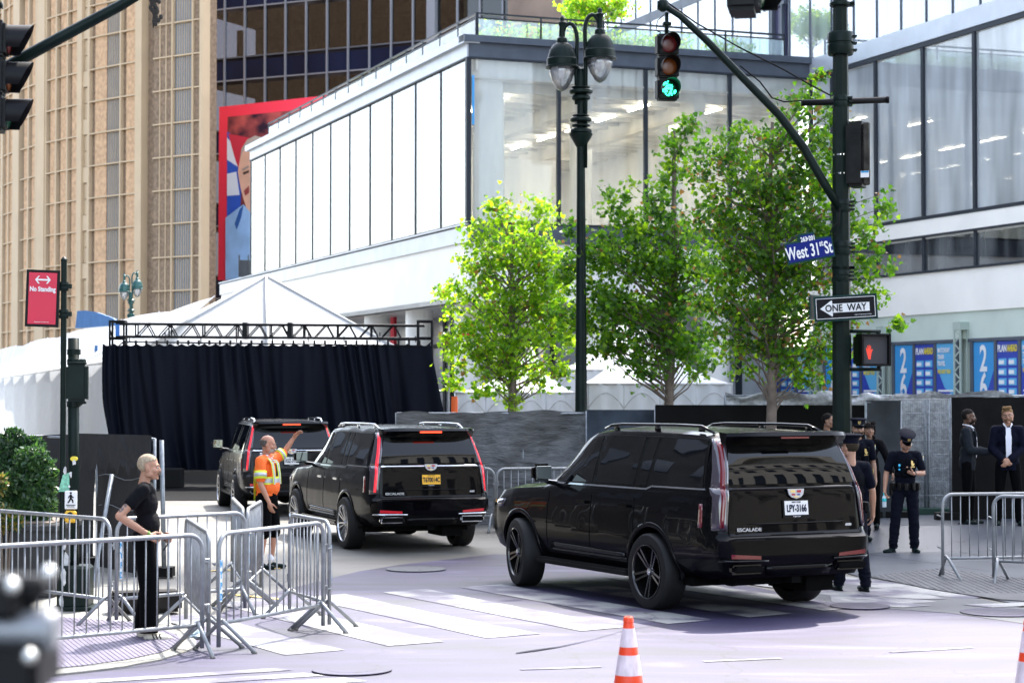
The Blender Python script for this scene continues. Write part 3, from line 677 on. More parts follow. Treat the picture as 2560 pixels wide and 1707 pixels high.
# long tent on the left: wall with scalloped valance, sloping roof
E1=at(288,898,53); E2=at(-90,958,140); R1=at(535,753,57); R2=at(-130,908,146); E0=at(440,830,45)
lt=thing('marquee_tent','long white marquee with scalloped eaves behind the left barricades','tent',(E1.x,E1.y,0)); OE=Vector((E1.x,E1.y,0))
bm=BM()
def roof(s,t):
    a=E1.lerp(E2,s)+Vector((0,0,-.02)); b=R1.lerp(R2,s); p=a.lerp(b,t); p.z-=.35*math.sin(math.pi*t)*(.6+.4*abs(math.sin(s*math.pi*7))); p.z+= .12*abs(math.cos(s*math.pi*7))*t
    return p-OE
grid(bm,roof,56,10); obj('roof',bm,m_tent,lt,True)
bm=BM()
grid(bm,lambda s,t:(lambda p:Vector((p.x+.12*math.sin(s*90)*(t)+0.0,p.y,p.z*t)))(E1.lerp(E2,s)-OE+Vector((-.1,0,-.1))),90,8); 
E3=E2+Vector((-9,3,0)); grid(bm,lambda s,t:(lambda p:Vector((p.x,p.y+.1*math.sin(s*40),p.z*t)))(E2.lerp(E3,s)-OE+Vector((0,0,-.1))),24,8)
obj('side_wall',bm,m_tent,lt,True)
bm=BM()
def val(s,t):
    p=E1.lerp(E2,s)-OE; return Vector((p.x+.06,p.y-.06,p.z-t*(.28+.22*abs(math.cos(s*math.pi*14)))))
grid(bm,val,168,1); obj('valance',bm,m_gable,lt)
bm=BM()
for k in range(15):
    s=(k/14)**.9; p=E1.lerp(E2,s)-OE; tube(bm,[p+Vector((.14,-.06,-.4)),Vector((p.x+.2,p.y-.06,0))],.012,5)
    q=roof(s,0)+Vector((.02,-.02,.03)); tube(bm,[roof(s,t)+Vector((.02,-.02,.03)) for t in (0,.25,.5,.75,1)],.02,5)
split(obj('seam',bm,m_seam,lt))
# gable tent behind the truss
gt=thing('gable_tent','white peaked tent rising behind the black truss and curtain','tent',(-8.2,58,0)); og=Vector((-8.2,58,0))
ap=at(666,690,57)-og; ga=at(312,896,55)-og; gb_=at(1046,900,55)-og; gc=at(940,815,54)-og; ba=ap+Vector((-5,20,-.1)); b_l=ga+Vector((-5,20,0)); b_r=gb_+Vector((-5,20,0))
bm=BM()
c0=Vector((0,0,0))
def tri(A,B,C): grid(bm,lambda s,t:(A.lerp(B,s)).lerp(A.lerp(C,s),t)+Vector((0,.12*math.sin(math.pi*t)*s,0)),12,12)
mid=at(668,905,53.6)-og
tri(ap,ga,mid); tri(ap,mid,gb_); obj('gable',bm,m_gable,gt,True)
bm=BM(); grid(bm,lambda s,t:ap.lerp(gb_,s).lerp(ba.lerp(b_r,s),t),8,8); grid(bm,lambda s,t:ap.lerp(ga,s).lerp(ba.lerp(b_l,s),t),8,8); obj('roof',bm,m_tent,gt,True)
bm=BM()
tube(bm,[ap+Vector((0,-.05,.02)),mid+Vector((0,-.05,.02))],.03,6); tube(bm,[ap,ga],.05,6); tube(bm,[ap,gb_],.05,6)
for p in (ga,gb_,mid): tube(bm,[p,Vector((p.x,p.y,0))],.06,8)
obj('tent_poles',bm,m_gable,gt,True)
# blue sheet roof behind
bp=thing('blue_canopy','blue curved canopy edge poking up behind the long marquee','canopy',(-13.5,66,0)); o_=Vector((-13.5,66,0))
q=[at(u,v,66)-o_ for u,v in ((188,820),(193,777),(215,776),(240,780),(282,795),(300,812))]
bm=BM(); slab(bm,q,(0,-1,0),.5); box(bm,(-.6,1.5,2.0),(.1,.1,4)); box(bm,(-.2,1.5,2.0),(.1,.1,4)); obj('canopy',bm,mat('blue_canvas',(.07,.17,.36),.6,var=.1,scale=2,stretch=(8,1,1)),bp)
# white pyramid tents behind the trees on the right
def pyr(label,u0,u1,ue,uy,Y,peak,dep):
    a=at(u0,uy,Y);b=at(u1,uy,Y); o=Vector(((a.x+b.x)/2,Y,0)); t=thing('pyramid_tent',label,'tent',tuple(o)); w=(b.x-a.x)/2; he=a.z; hp=at(ue,peak,Y+dep/2).z; px=at(ue,peak,Y+dep/2).x-o.x
    bm=BM(); A=Vector((-w,0,he));B=Vector((w,0,he));C=Vector((w,dep,he));D=Vector((-w,dep,he));T=Vector((px,dep/2,hp))
    for P,Q in ((A,B),(B,C),(C,D),(D,A)): grid(bm,lambda s,t:(P.lerp(Q,t)).lerp(T,s)-Vector((0,0,.25*math.sin(math.pi*s))),8,6)
    obj('roof',bm,m_tent,t,True)
    bm=BM()
    for P,Q in ((A,B),(B,C),(D,A)): grid(bm,lambda s,t:Vector((P.lerp(Q,s).x,P.lerp(Q,s).y+.05*math.sin(s*50),he*t)),24,3)
    obj('side_wall',bm,m_tent,t,True)
    bm=BM()
    for P,Q in ((A,B),(D,A),(B,C)): 
        tube(bm,[P,Q],.03,6)
        for k in range(5):
            p=P.lerp(Q,k/4); tube(bm,[p,Vector((p.x,p.y,0))],.02,5)
        for k in range(4):
            pa=P.lerp(Q,k/4);pb=P.lerp(Q,(k+1)/4); tube(bm,[pa.lerp(pb,j/8)+Vector((0,-.03,-.55+.35*math.sin(math.pi*j/8))) for j in range(9)],.012,4)
    obj('tent_poles',bm,m_gable,t,True); return t
pyr('low white tent with a peak behind the right-hand pair of trees',1470,1830,1600,960,46,812,6)
pyr('white tent partly hidden behind the yellow-green tree',1140,1440,1330,982,52,870,7)
pyr('white tent seen between the lamp post and the middle tree',1400,1660,1560,925,64,800,8)
# ================================================================= TRUSS AND CURTAIN
YT=51
tl=at(290,806,YT);trr=at(1060,816,YT)
tr=thing('truss_gantry','black aluminium box truss gantry carrying a pipe above the dark curtain','truss',(tl.x,YT,0)); ot=Vector((tl.x,YT,0))
Wd=trr.x-tl.x; zt=tl.z; hb=.36
bm=BM()
for dy in (0,.36):
    for z in (zt-.03,zt-hb): tube(bm,[(0,dy,z),(Wd,dy,z-.05)],.03,8)
    N=24
    for k in range(N):
        x0=.5+(Wd-1)*k/N; x1=.5+(Wd-1)*(k+1)/N
        if k%2==0: tube(bm,[(x0,dy,zt-hb-.01),(x1,dy,zt-.05)],.017,6)
        else: tube(bm,[(x0,dy,zt-.05),(x1-.1,dy,zt-hb-.03)],.017,6)
        if k%3==0: tube(bm,[(x0,dy,zt-hb-.01),(x0,dy,zt-.05)],.02,6)
for x in (3.3,4.45): box(bm,(x,.18,zt-hb/2-.03),(.12,.4,hb+.06))
obj('truss_beam',bm,m_black,tr)
for x in (0,Wd):
    bm=BM()
    for dx in (-.16,.2):
        for dy in (0,.36): tube(bm,[(x+dx,dy,0),(x+dx,dy,zt+.03)],.028,8)
    for k in range(11):
        z=.15+k*.36; tube(bm,[(x-.16,0,z),(x+.2,0,z+(.3 if k%2 else 0))],.016,6); tube(bm,[(x-.16,0,z+.3),(x-.16,.36,z)],.016,6)
    for z in (zt-.4,zt+.03): 
        for q in ((x-.16,0,x+.2,0),(x-.16,.36,x+.2,.36),(x-.16,0,x-.16,.36),(x+.2,0,x+.2,.36)): tube(bm,[(q[0],q[1],z),(q[2],q[3],z)],.035,6)
    obj('truss_tower',bm,m_black,tr)
bm=BM(); box(bm,(.05,-.05,zt-.2),(.1,.06,.3)); obj('blue_hoist_tag',bm,mat('blue_plastic',(.02,.15,.5),.4),tr)
zp=at(300,840,YT-.3).z
bm=BM(); tube(bm,[(.35,-.3,zp),(Wd-.1,-.3,zp-.1)],.022,6); tube(bm,[(.35,-.3,zp-.15),(Wd-.1,-.3,zp-.25)],.022,6)
for k in range(9): x=.4+k*(Wd-.6)/8; tube(bm,[(x,-.3,zp+ (.1 if k%2 else 0)),(x,-.3,zp-.16)],.014,5)
for k in range(29): x=.3+k*(Wd-.4)/28; box(bm,(x,-.3,zp-.17),(.05,.06,.12))
obj('curtain_pipe',bm,m_black,tr)
cu=None
m_curt=fabric('black_velour',(.003,.0045,.010),.95,.0,.1,30)
bm=BM(); ztop=zp-.19; random.seed(5)
ph=[random.uniform(0,6) for _ in range(6)]
m_curt.node_tree.nodes['Principled BSDF'].inputs['Specular IOR Level'].default_value=.1; m_curt.node_tree.nodes['Principled BSDF'].inputs['Roughness'].default_value=.6
def cur(s,t):   # s across, t down
    x=-.28+s*(Wd+.45); pl=math.sin(s*29*math.pi*2+1.6*math.sin(s*9)+.9*math.sin(s*23))*(.035+.03*math.sin(s*17+1))*(1-t*.4)+.13*math.sin(s*13*math.pi*2+2*t+ph[0])*t+.10*math.sin(s*31+ph[1]+3*t)*t
    x+=t*(.18+.55*max(0,s-.55)*1.6)*(1 if s>.1 else .3)+ (1-s)*.25*t*t+.12*t*math.sin(s*21+ph[2])
    z=ztop*(1-t)+.42*t; z-=.05*abs(math.sin(s*29*math.pi))*(1-t)*1.2
    if s<.06: z=max(z,0.3); x+= .35*max(0,t-.45)*(1-s/.06)
    return Vector((x,-.3+pl,z))
grid(bm,cur,420,26)
o=obj('curtain',bm,m_curt,None,True); o.location=ot; tag(o,'huge black pleated curtain hanging from the truss','curtain')
bm=BM(); box(bm,(Wd/2,3.2,zt/2-.1),(Wd+1.2,6,.05)) if False else None
bm.free()
# black sheet that paints the shade on the tunnel floor behind
dkf=BM(); q=GP([(380,1250),(980,1252),(1010,1190),(350,1190)]); sheet(dkf,[(q[3][0],52),(q[0][0]-.3,44),(q[1][0],44),(q[1][0]+.8,52),(2,75),(-14,75)],.012); struct('floor_shade_sheet',dkf,mat('painted_floor_shade',(.005,.005,.006),.9,spec=.1,var=.4,scale=.5,stretch=(.3,6,1)))
bm=BM()
for (x,y,s,l) in ((-8.6,50,.5,'larger low black case at the left foot of the dark curtain'),(-3.1,49.5,.4,'smaller low black case near the middle foot of the dark curtain')):
    bm=BM(); bbox(bm,(0,0,s/2),(s*1.4,s,s),.03); o=obj('road_case',bm,m_dkrub); o.location=(x,y,0); tag(o,l,'case')

# ================================================================= FENCES
m_mesh1=mat('windscreen_mesh',(.045,.046,.048),.35,.0,spec=.4,col2=(.15,.152,.155),scale=3.0,bump=.9,bscale=12,stretch=(.8,1,3.2))
m_mesh2=mat('blue_black_tarp',(.03,.04,.055),.4,var=.4,scale=3,bump=.5,bscale=5)
m_mesh3=mat('matt_black_screen',(.006,.006,.006),.9,spec=.15,var=.2,scale=2)
m_silver=mat('silver_mesh',(.34,.35,.36),.6,.0,var=.35,scale=14,bump=.8,bscale=20)
def fence(label,x0,y0,x1,y1,z0,z1,m,wr=.05,posts=2,brace=None,group=None,topv=.0,lean=0):
    t=thing('screen_fence',label,'fence',(x0,y0,0),0,group); L=Vector((x1-x0,y1-y0,0)); d=L.normalized(); n=Vector((d.y,-d.x,0)); 
    if n.y>0:n=-n
    bm=BM(); sx=random.uniform(0,50); nu=max(12,int(L.length*14))
    def f(s,q):
        v=mnoise.noise(Vector((s*L.length*1.3+sx,q*2.2,0)))*2+mnoise.noise(Vector((s*L.length*4+sx,q*5,3)))*.7
        z=z0+(z1-z0)*q+topv*q*mnoise.noise(Vector((s*L.length*2,7,sx))); return d*(s*L.length)+n*(.05+wr*v*(.3+q*.7)+lean*(1-q))+Vector((0,0,z))
    grid(bm,f,nu,18); obj('mesh_screen',bm,m,t,True)
    bm=BM()
    for k in range(posts): p=d*(L.length*k/(posts-1)); tube(bm,[p+Vector((0,0,z0)),p+Vector((0,0,z1-.02))],.022,8)
    tube(bm,[Vector((0,0,z1-.03)),d*L.length+Vector((0,0,z1-.03))],.02,8); tube(bm,[Vector((0,0,z0+.1)),d*L.length+Vector((0,0,z0+.1))],.02,8)
    obj('fence_frame',bm,m_steel,t,True)
    bm=BM()
    for k in range(posts): p=d*(L.length*k/(posts-1)); box(bm,tuple(p+Vector((0,0,z0+.06))),(.5,.24,.12))
    split(obj('foot_block',bm,m_dkrub,t)); return t,d,n,L
zc=lambda v,Y: at(1200,v,Y).z
fence('wrinkled grey mesh fence panel behind the middle car, under the yellow-green tree',at(993,0,36).x,36,at(1465,0,36).x,36,.0,zc(1029,36),m_mesh1,.11,4,topv=.05)
fence('blue-black tarp fence panel just right of the lamp post',at(1466,0,35.6).x,35.6,at(1636,0,35.6).x,35.6,0,zc(1024,35.6),m_mesh2,.04)
fence('smooth matt black fence panels behind the roof of the nearest car',at(1637,0,34.6).x,34.6,at(2165,0,33.8).x,33.8,.0,zc(1012,34.4),m_mesh3,.012,4)
fence('dull grey-black fence panel behind the bearded officer',at(2160,0,33.2).x,33.2,at(2245,0,33.2).x,33.2,.28,zc(1001,33.2),mat('charcoal_sheet',(.045,.05,.055),.45,var=.3,scale=2,bump=.3,bscale=3),.03)
fence('black backdrop panel behind the two men in suits',at(2369,0,32.6).x,32.6,12.4,34.2,.3,zc(993,32.6),mat('black_backdrop',(.004,.004,.004),.85,spec=.15,var=.3,scale=3,bump=.2),.012,3)
t,d,n,L=fence('silvery shade-cloth drape along the top of the fence below the banners',at(1810,0,35.2).x,35.2,13.5,36.2,1.98,zc(988,35.2)+.02,m_silver,.08,5,topv=.15)
# welded mesh panel between the two
wm_=thing('wire_mesh_panel','bright welded wire mesh panel right of the phone-reading officer','fence',(at(2235,0,34.2).x,34.2,.3)); 
bm=BM(); wW=at(2370,0,34.2).x-at(2235,0,34.2).x+.1; H=1.95
for k in range(34): x=k*wW/33; tube(bm,[(x,0,.05),(x,0,H)],.0035,4)
for k in range(9): z=.08+k*H/8.3; tube(bm,[(0,0,z),(wW,0,z)],.005,4); 
obj('wire_grid',bm,m_steel,wm_)
bm=BM(); 
for x in (0,.5,.56,wW): tube(bm,[(x,.02,0),(x,.02,H)],.021,8)
obj('frame_post',bm,m_steel,wm_,True)
bm=BM(); box(bm,(.6,.5,.9),(1.6,.05,2)); obj('silver_backing',bm,m_silver,wm_)
bm=BM(); box(bm,(.45,0,.05),(.9,.5,.1)); obj('foot_block',bm,mat('green_foot',(.05,.09,.07),.6),wm_)
# left fence of dark mesh panels (leaning) with feet
x1=at(110,0,27.5).x; 
m_mesh4=mat('dark_windscreen_mesh',(.028,.028,.03),.6,spec=.25,var=.2,scale=1,bump=.3,bscale=16)
fence('dark mesh fence panel at the far left behind the bushes',-9.4,30.5,at(250,0,27.3).x,27.3,0.02,1.78,m_mesh4,.05,3,topv=.03)
fa=at(262,0,27.2); fb=at(392,0,25.6)
fence('folded dark mesh fence panel beside the man in the black shirt, its top flap rumpled',fa.x,27.1,fb.x,25.6,.02,1.80,m_mesh4,.04,2,topv=.02)
t=bpy.data.objects.get('screen_fence')
bm=BM()
for z_ in (.45,.85,1.25): tube(bm,[Vector((fa.x+(fb.x-fa.x)*q,27.1+(25.6-27.1)*q-.12,z_+.03*math.sin(q*9))) for q in [k/8 for k in range(9)]],.006,4)
split_=split(obj('fence_wire',bm,m_steel)); split_.sort(key=lambda o_:min(v.co.z for v in o_.data.vertices)); [tag(o_,l_+' of three thin wires across the rumpled dark fence panel','wire','wires on the rumpled dark fence') for o_,l_ in zip(split_,('lowest','middle','topmost'))]
bm=BM(); # loose top flap and slanted brace poles of that panel belong to a separate brace
tube(bm,[at(280,1185,25.2),at(236,1440,25.0),at(225,1500,24.6)],.028,8); o=obj('fence_brace',bm,m_steel,None,True); tag(o,'slanted galvanised brace pole propping the rumpled dark fence panel','brace')
bm=BM(); tube(bm,[at(404,1100,25.4),at(410,1420,25.4)],.03,8); o=obj('fence_post',bm,m_steel,None,True); tag(o,'upright steel post at the right end of the rumpled dark fence panel','post')
bm=BM(); fa3=Vector((at(195,0,26.3).x,26.6,0));fb3=Vector((fb.x+.02,25.35,0))
def flap(s,q):
    p=fa3.lerp(fb3,s); v=mnoise.noise(Vector((s*9,q*3,5))); hz=1.83-q*(.44+.05*math.sin(s*38)+.04*math.sin(s*83)); return Vector((p.x+.0,p.y-.10-.03*v-.03*q-.03*abs(math.sin(s*26))*max(0,q-.75),hz))
grid(bm,flap,90,14); o=obj('tarp_flap',bm,m_mesh4,None,True); tag(o,'rumpled dark tarp flap folded over the top of the left fence','tarp')
# sandbags/foot weights
bm=BM(); bbox(bm,(0,0,.12),(.75,.35,.22),.04,rz=.3,seg=2); o=obj('fence_weight',bm,mat('black_plastic_block',(.025,.022,.02),.7,var=.3,scale=5)); g=gnd(330,1540); o.location=(g.x+.1,g.y+.2,.02); tag(o,'black rubber fence weight on the ground behind the man in black','fence weight')

# ================================================================= BARRICADES
m_alu=mat('barricade_steel',(.27,.28,.29),.42,.4,var=.2,scale=9,bump=.05)
m_alud=mat('barricade_foot',(.2,.19,.17),.55,.4,var=.4,scale=12)
m_stk=mat('white_sticker',(.75,.78,.8),.5); m_blt=mat('sticker_blue',(.02,.3,.6),.5)
def barricade(a,b,label,h=1.08,sticker=None,bars=None,splay=.33):
    a=Vector((a[0],a[1],0));b=Vector((b[0],b[1],0));L=(b-a).length;an=math.atan2((b-a).y,(b-a).x)
    t=thing('crowd_barricade',label,'barricade',tuple(a),an,'steel crowd control barricades'); z0=gz(*a.xy)
    if z0: t.location.z=z0
    r=.14;bm=BM(); arc=lambda cx,cz,a0,a1:[(cx+r*math.cos(R_(q)),0,cz+r*math.sin(R_(q))) for q in range(a0,a1+(1 if a1>a0 else -1),15 if a1>a0 else -15)]
    tube(bm,[(0,0,.06)]+arc(r,h-r,180,90)+arc(L-r,h-r,90,0)+[(L,0,.06)],.021,8,True)
    obj('frame_tube',bm,m_alu,t,True)
    bm=BM(); tube(bm,[(.02,0,.27),(L-.02,0,.27)],.018,8); obj('bottom_rail',bm,m_alu,t,True)
    bm=BM(); n=bars or max(6,int(L/.118))
    for k in range(1,n): x=L*k/n; tube(bm,[(x,0,.27),(x,0,h-.01)],.0075,6)
    obj('upright_bars',bm,m_alu,t,True)
    for x,s in ((.04,1),(L-.04,-1)):
        bm=BM(); 
        for dy in (-1,1): tube(bm,[(x,0,.30),(x+s*.02,dy*.05,.26),(x+s*.06,dy*splay,.012)],.019,8)
        f=obj('leg',bm,m_alu,t,True)
        bm=BM(); 
        for dy in (-1,1): tube(bm,[(x+s*.057,dy*(splay-.03),.03),(x+s*.061,dy*(splay+.005),.005)],.021,8)
        split(obj('foot_tip',bm,m_alud,f,True))
    bm=BM(); 
    for z in (.45,.86): tube(bm,[(L+.02,0,z),(L+.07,0,z),(L+.07,0,z-.08)],.009,5)
    for z in (.4,.8): tube(bm,[(-.02,0,z),(-.06,0,z+.02),(-.06,.03,z+.02),(-.02,.03,z)],.009,5)
    split(obj('hook',bm,m_alu,t))
    if sticker:
        for x in sticker:
            bm=BM(); box(bm,(x,-.0225,.66),(.036,.004,.38)); s=obj('sticker',bm,m_stk,t)
            for k,ch in enumerate('NYPD'): text('sticker_letter',ch,.085,m_blt,s,frame((x,-.026,.81-k*.1),(1,0,0),(0,-1,0)),.001,.62,.003)
    return t
BAR=[((-4.55,16.45),(-2.80,18.05),'steel barricade in the left foreground, directly before the man in black',None),
 ((-2.66,18.12),(-1.87,19.78),'steel barricade in the front row with a faded blue-lettered sticker on its left post',[0.0]),
 ((-1.82,19.9),(-2.35,21.1),'short-looking barricade turned edge-on at the right end of the left cluster',[0.02]),
 ((-2.78,18.3),(-3.33,20.4),'barricade seen almost edge-on just right of the man in black',None),
 ((-4.02,20.3),(-2.86,21.4),'barricade across the back of the left cluster, ending beside the orange-vested man',[.04]),
 ((-2.92,22.0),(-2.98,23.7),'edge-on barricade at the orange-vested man, blue letters on its near post',[0.0]),
 ((-2.98,22.1),(-3.42,24.4),'edge-on barricade just left of the orange-vested man, leaning behind its neighbour',None),
 ((-5.75,21.9),(-4.08,20.25),'barricade in front of the bushes and the crosswalk button pole at the far left',None),
 ((-1.15,34.1),(-.30,34.1),'barricade glimpsed directly right of the middle car',None),
 ((-.26,34.0),(1.7,34.4),'barricade glimpsed between the middle car and the nearest car, right of its neighbour',None),
 ((5.46,25.3),(7.5,25.75),'barricade standing on the metal plate at the right, in front of the phone-reading officer side',None),
 ((6.02,24.95),(7.9,23.9),'barricade at the far right edge running out of frame over the metal plate',None)]
for a,b,l,s in BAR: barricade(a,b,l,sticker=s)
# ================================================================= CARS
def paint(name,base,wave=.0):
    m=bpy.data.materials.new(name); m.use_nodes=True; n=m.node_tree.nodes; l=m.node_tree.links; b=n['Principled BSDF']
    b.inputs['Base Color'].default_value=(*base,1); b.inputs['Roughness'].default_value=.22; b.inputs['Specular IOR Level'].default_value=.04; b.inputs['Coat Weight'].default_value=.26; b.inputs['Coat Roughness'].default_value=.015
    tc=n.new('ShaderNodeTexCoord'); nz=n.new('ShaderNodeTexNoise'); nz.inputs['Scale'].default_value=1.5; nz.inputs['Detail'].default_value=1
    bp=n.new('ShaderNodeBump'); bp.inputs['Strength'].default_value=wave; bp.inputs['Distance'].default_value=.06
    l.new(tc.outputs['Object'],nz.inputs[0]); l.new(nz.outputs[0],bp.inputs['Height']); l.new(bp.outputs[0],b.inputs['Coat Normal']); l.new(bp.outputs[0],b.inputs['Normal']); return m
m_car=paint('black_car_paint',(.0015,.0015,.002),.13); m_car2=paint('dark_grey_car_paint',(.012,.012,.013),.12)
m_cglass=mat('car_glass',(.0008,.0014,.002),.015,spec=.5); m_trim=mat('gloss_black_trim',(.003,.003,.0035),.15,coat=.4,spec=.2)
m_badge=mat('silver_badge',(.5,.5,.5),.35,.2)
m_surr=mat('black_surround',(.002,.002,.002),.45,spec=.15)
m_under=mat('underbody_black',(.002,.002,.002),.9,spec=.1)
m_tyre=mat('tyre_rubber',(.006,.006,.0065),.65,spec=.3,bump=.1,bscale=30)
m_rimb=mat('black_rim',(.004,.004,.005),.18,.0,spec=.6,coat=.3); m_rims=mat('silver_rim',(.6,.6,.62),.18,.9)
m_redoff=mat('red_lens',(.14,.004,.008),.15,coat=1); m_redon=mat('red_lens_lit',(.7,.02,.03),.2,emit=(1,.03,.06,.16),coat=1); m_brake=mat('brake_light',(.8,.05,.02),.3,emit=(1,.06,.02,.7)); m_clear=mat('smoked_lens',(.045,.035,.045),.05,coat=1,spec=.8)
m_plw=mat('plate_white',(.72,.72,.7),.5); m_ply=mat('plate_yellow',(.85,.45,.03),.5); m_plt=mat('plate_ink',(.015,.02,.04),.5); m_frame=mat('plate_frame',(.01,.01,.01),.4)
ST=[ # y, zbot, wbot, wmid, zbelt, wbelt, zroof, wroof
(-1.220,0.430,0.900,0.985,1.310,0.955,1.915,0.770),(-0.900,0.400,0.930,1.015,1.315,0.975,1.945,0.785),(-0.300,0.360,0.950,1.025,1.310,0.985,1.965,0.790),(0.600,0.330,0.960,1.030,1.300,0.985,1.975,0.790),(1.200,0.330,0.960,1.030,1.290,0.980,1.970,0.785),(1.600,0.330,0.960,1.030,1.285,0.975,1.935,0.775),(1.850,0.330,0.960,1.030,1.280,0.970,1.850,0.765),(2.200,0.330,0.960,1.030,1.275,0.965,1.580,0.790),(2.550,0.330,0.960,1.025,1.235,0.960,1.305,0.820),(2.900,0.340,0.960,1.025,1.215,0.955,1.265,0.800),(3.300,0.360,0.950,1.020,1.190,0.945,1.245,0.780),(3.700,0.380,0.920,0.985,1.150,0.900,1.205,0.720),(3.900,0.400,0.870,0.930,1.110,0.840,1.160,0.660)]
def stat(y):
    if y<=ST[0][0]: return ST[0][1:]
    if y>=ST[-1][0]: return ST[-1][1:]
    for a,b in zip(ST,ST[1:]):
        if a[0]<=y<=b[0]:
            t=(y-a[0])/(b[0]-a[0]); return tuple(p+(q-p)*t for p,q in zip(a[1:],b[1:]))
def half(y):
    zb,wb,wm,zt,wt,zr,wr=stat(y); h=zr-zt; k=min(1,h/.35)
    return [(0,zb),(wb-.12,zb),(wb-.01,zb+.07),(wm-.02,zb+.2),(wm,.68),(wm,.83),(wm,.86),(wm-.003,.90),(wm-.006,.95),(wm-.012,1.02),(wt+.018,zt-.035),(wt,zt),(wt+(wr-wt)*.42+.008*k,zt+h*.42*(.9 if k<1 else 1)),(wr+.02*k,zr-.10*k),(wr-.02,zr-.045*k),(wr-.13,zr-.012*k),(wr*.45,zr+.004),(0,zr+.008)]
def side_x(y,z):
    P=half(y)[2:15]
    for a,b in zip(P,P[1:]):
        if a[1]<=z<=b[1]: t=(z-a[1])/(b[1]-a[1]+1e-9); return a[0]+(b[0]-a[0])*t
    return P[0][0] if z<P[0][1] else P[-1][0]
RP=[(.40,-1.28),(.52,-1.335),(.62,-1.37),(.83,-1.375),(.86,-1.33),(.90,-1.30),(1.33,-1.26),(1.38,-1.235),(1.55,-1.183),(1.72,-1.113),(1.89,-1.03),(2.05,-.98)]
def rprof(z):
    if z<=RP[0][0]: return RP[0][1]
    for a,b in zip(RP,RP[1:]):
        if a[0]<=z<=b[0]: return a[1]+(b[1]-a[1])*(z-a[0])/(b[0]-a[0])
    return RP[-1][1]
def rear_y(x,z):
    w=side_x(-1.22,z); s=min(1,abs(x)/w); return rprof(z)+.20*max(0,s-.86)**2/.14**2*.6+.03*s*s
def carbody(m):
    bm=BM(); ys=[]; y=-1.0
    while y<3.9: ys.append(y); y+=.1
    ys+=[3.9]; rings=[]
    def ring(y,fx=1,fy=None):
        P=half(y); R=[]; full=[(x,z) for x,z in P]+[(-x,z) for x,z in P[-2:0:-1]]
        for x,z in full:
            yy=y if fy is None else fy(x*fx,z); R.append(bm.verts.new((x*fx,yy,z)))
        return R
    for s in (.02,.3,.6,.8,.88,.93,.97,.99):
        rings.append(ring(-1.22,s,lambda x,z:rear_y(x,z)))
    rings.append(ring(-1.22,1.0,lambda x,z:rprof(z)+.17)); 
    for y in ys: 
        if y<=-.95:
            rings.append(ring(y,1,lambda x,z,y=y:max(y,rprof(z)+.22)))
        else: rings.append(ring(y,1,lambda x,z,y=y:max(y,rprof(z)+.24)))
    for s,dy in ((.985,.05),(.93,.09),(.8,.115),(.4,.13),(.02,.13)): rings.append(ring(3.9,s,lambda x,z,dy=dy:3.9+dy-(.05 if z>1.0 else 0)-(.04 if z<.55 else 0)))
    n=len(rings[0])
    for A,B in zip(rings,rings[1:]):
        for k in range(n): bm.faces.new((A[k],A[(k+1)%n],B[(k+1)%n],B[k]))
    for rg in (rings[0],rings[-1]):
        m_=len(half(0))
        for i in range(m_-1):
            vs=[rg[i],rg[i+1],rg[(n-i-1)%n],rg[(n-i)%n]]; u=[]
            for v in vs:
                if v not in u: u.append(v)
            if len(u)>2: bm.faces.new(u)
    bmesh.ops.remove_doubles(bm,verts=bm.verts[:],dist=.0008); bmesh.ops.recalc_face_normals(bm,faces=bm.faces[:])
    me=bpy.data.meshes.new('body'); bm.to_mesh(me); bm.free()
    # wheel wells cut as real recesses
    cb=BM()
    for yc in (0,3.07):
        for s in (-1,1): bmesh.ops.create_cone(cb,cap_ends=True,segments=40,radius1=.485,radius2=.485,depth=.5,matrix=Matrix.Translation((s*.95,yc,.43))@Matrix.Rotation(R_(90),4,'Y'))
    cme=bpy.data.meshes.new('cut'); cb.to_mesh(cme); cb.free(); co=bpy.data.objects.new('cut',cme); link(co)
    r=evalmesh(me,[('BOOLEAN',dict(object=co,operation='DIFFERENCE',solver='EXACT'))]); bpy.data.objects.remove(co); return r
BODY=None
def patch(bm,f,pts,nu=8,nv=4,th=.02,off=.004):
    """pts 4 corners in (a,b); f(a,b,off)->Vector"""
    (a0,b0),(a1,b1),(a2,b2),(a3,b3)=pts
    def P(s,t,o): 
        a=(a0*(1-s)+a1*s)*(1-t)+(a3*(1-s)+a2*s)*t; b=(b0*(1-s)+b1*s)*(1-t)+(b3*(1-s)+b2*s)*t; return f(a,b,o)
    V=[[bm.verts.new(P(i/nu,j/nv,off)) for j in range(nv+1)] for i in range(nu+1)]
    for i in range(nu):
        for j in range(nv): bm.faces.new((V[i][j],V[i+1][j],V[i+1][j+1],V[i][j+1]))
    E=[(i,0) for i in range(nu)]+[(nu,j) for j in range(nv)]+[(i,nv) for i in range(nu,0,-1)]+[(0,j) for j in range(nv,0,-1)]
    W_=[bm.verts.new(P(i/nu,j/nv,off-th)) for i,j in E]
    for k in range(len(E)):
        i,j=E[k];i2,j2=E[(k+1)%len(E)]; bm.faces.new((V[i][j],V[i2][j2],W_[(k+1)%len(E)],W_[k]))
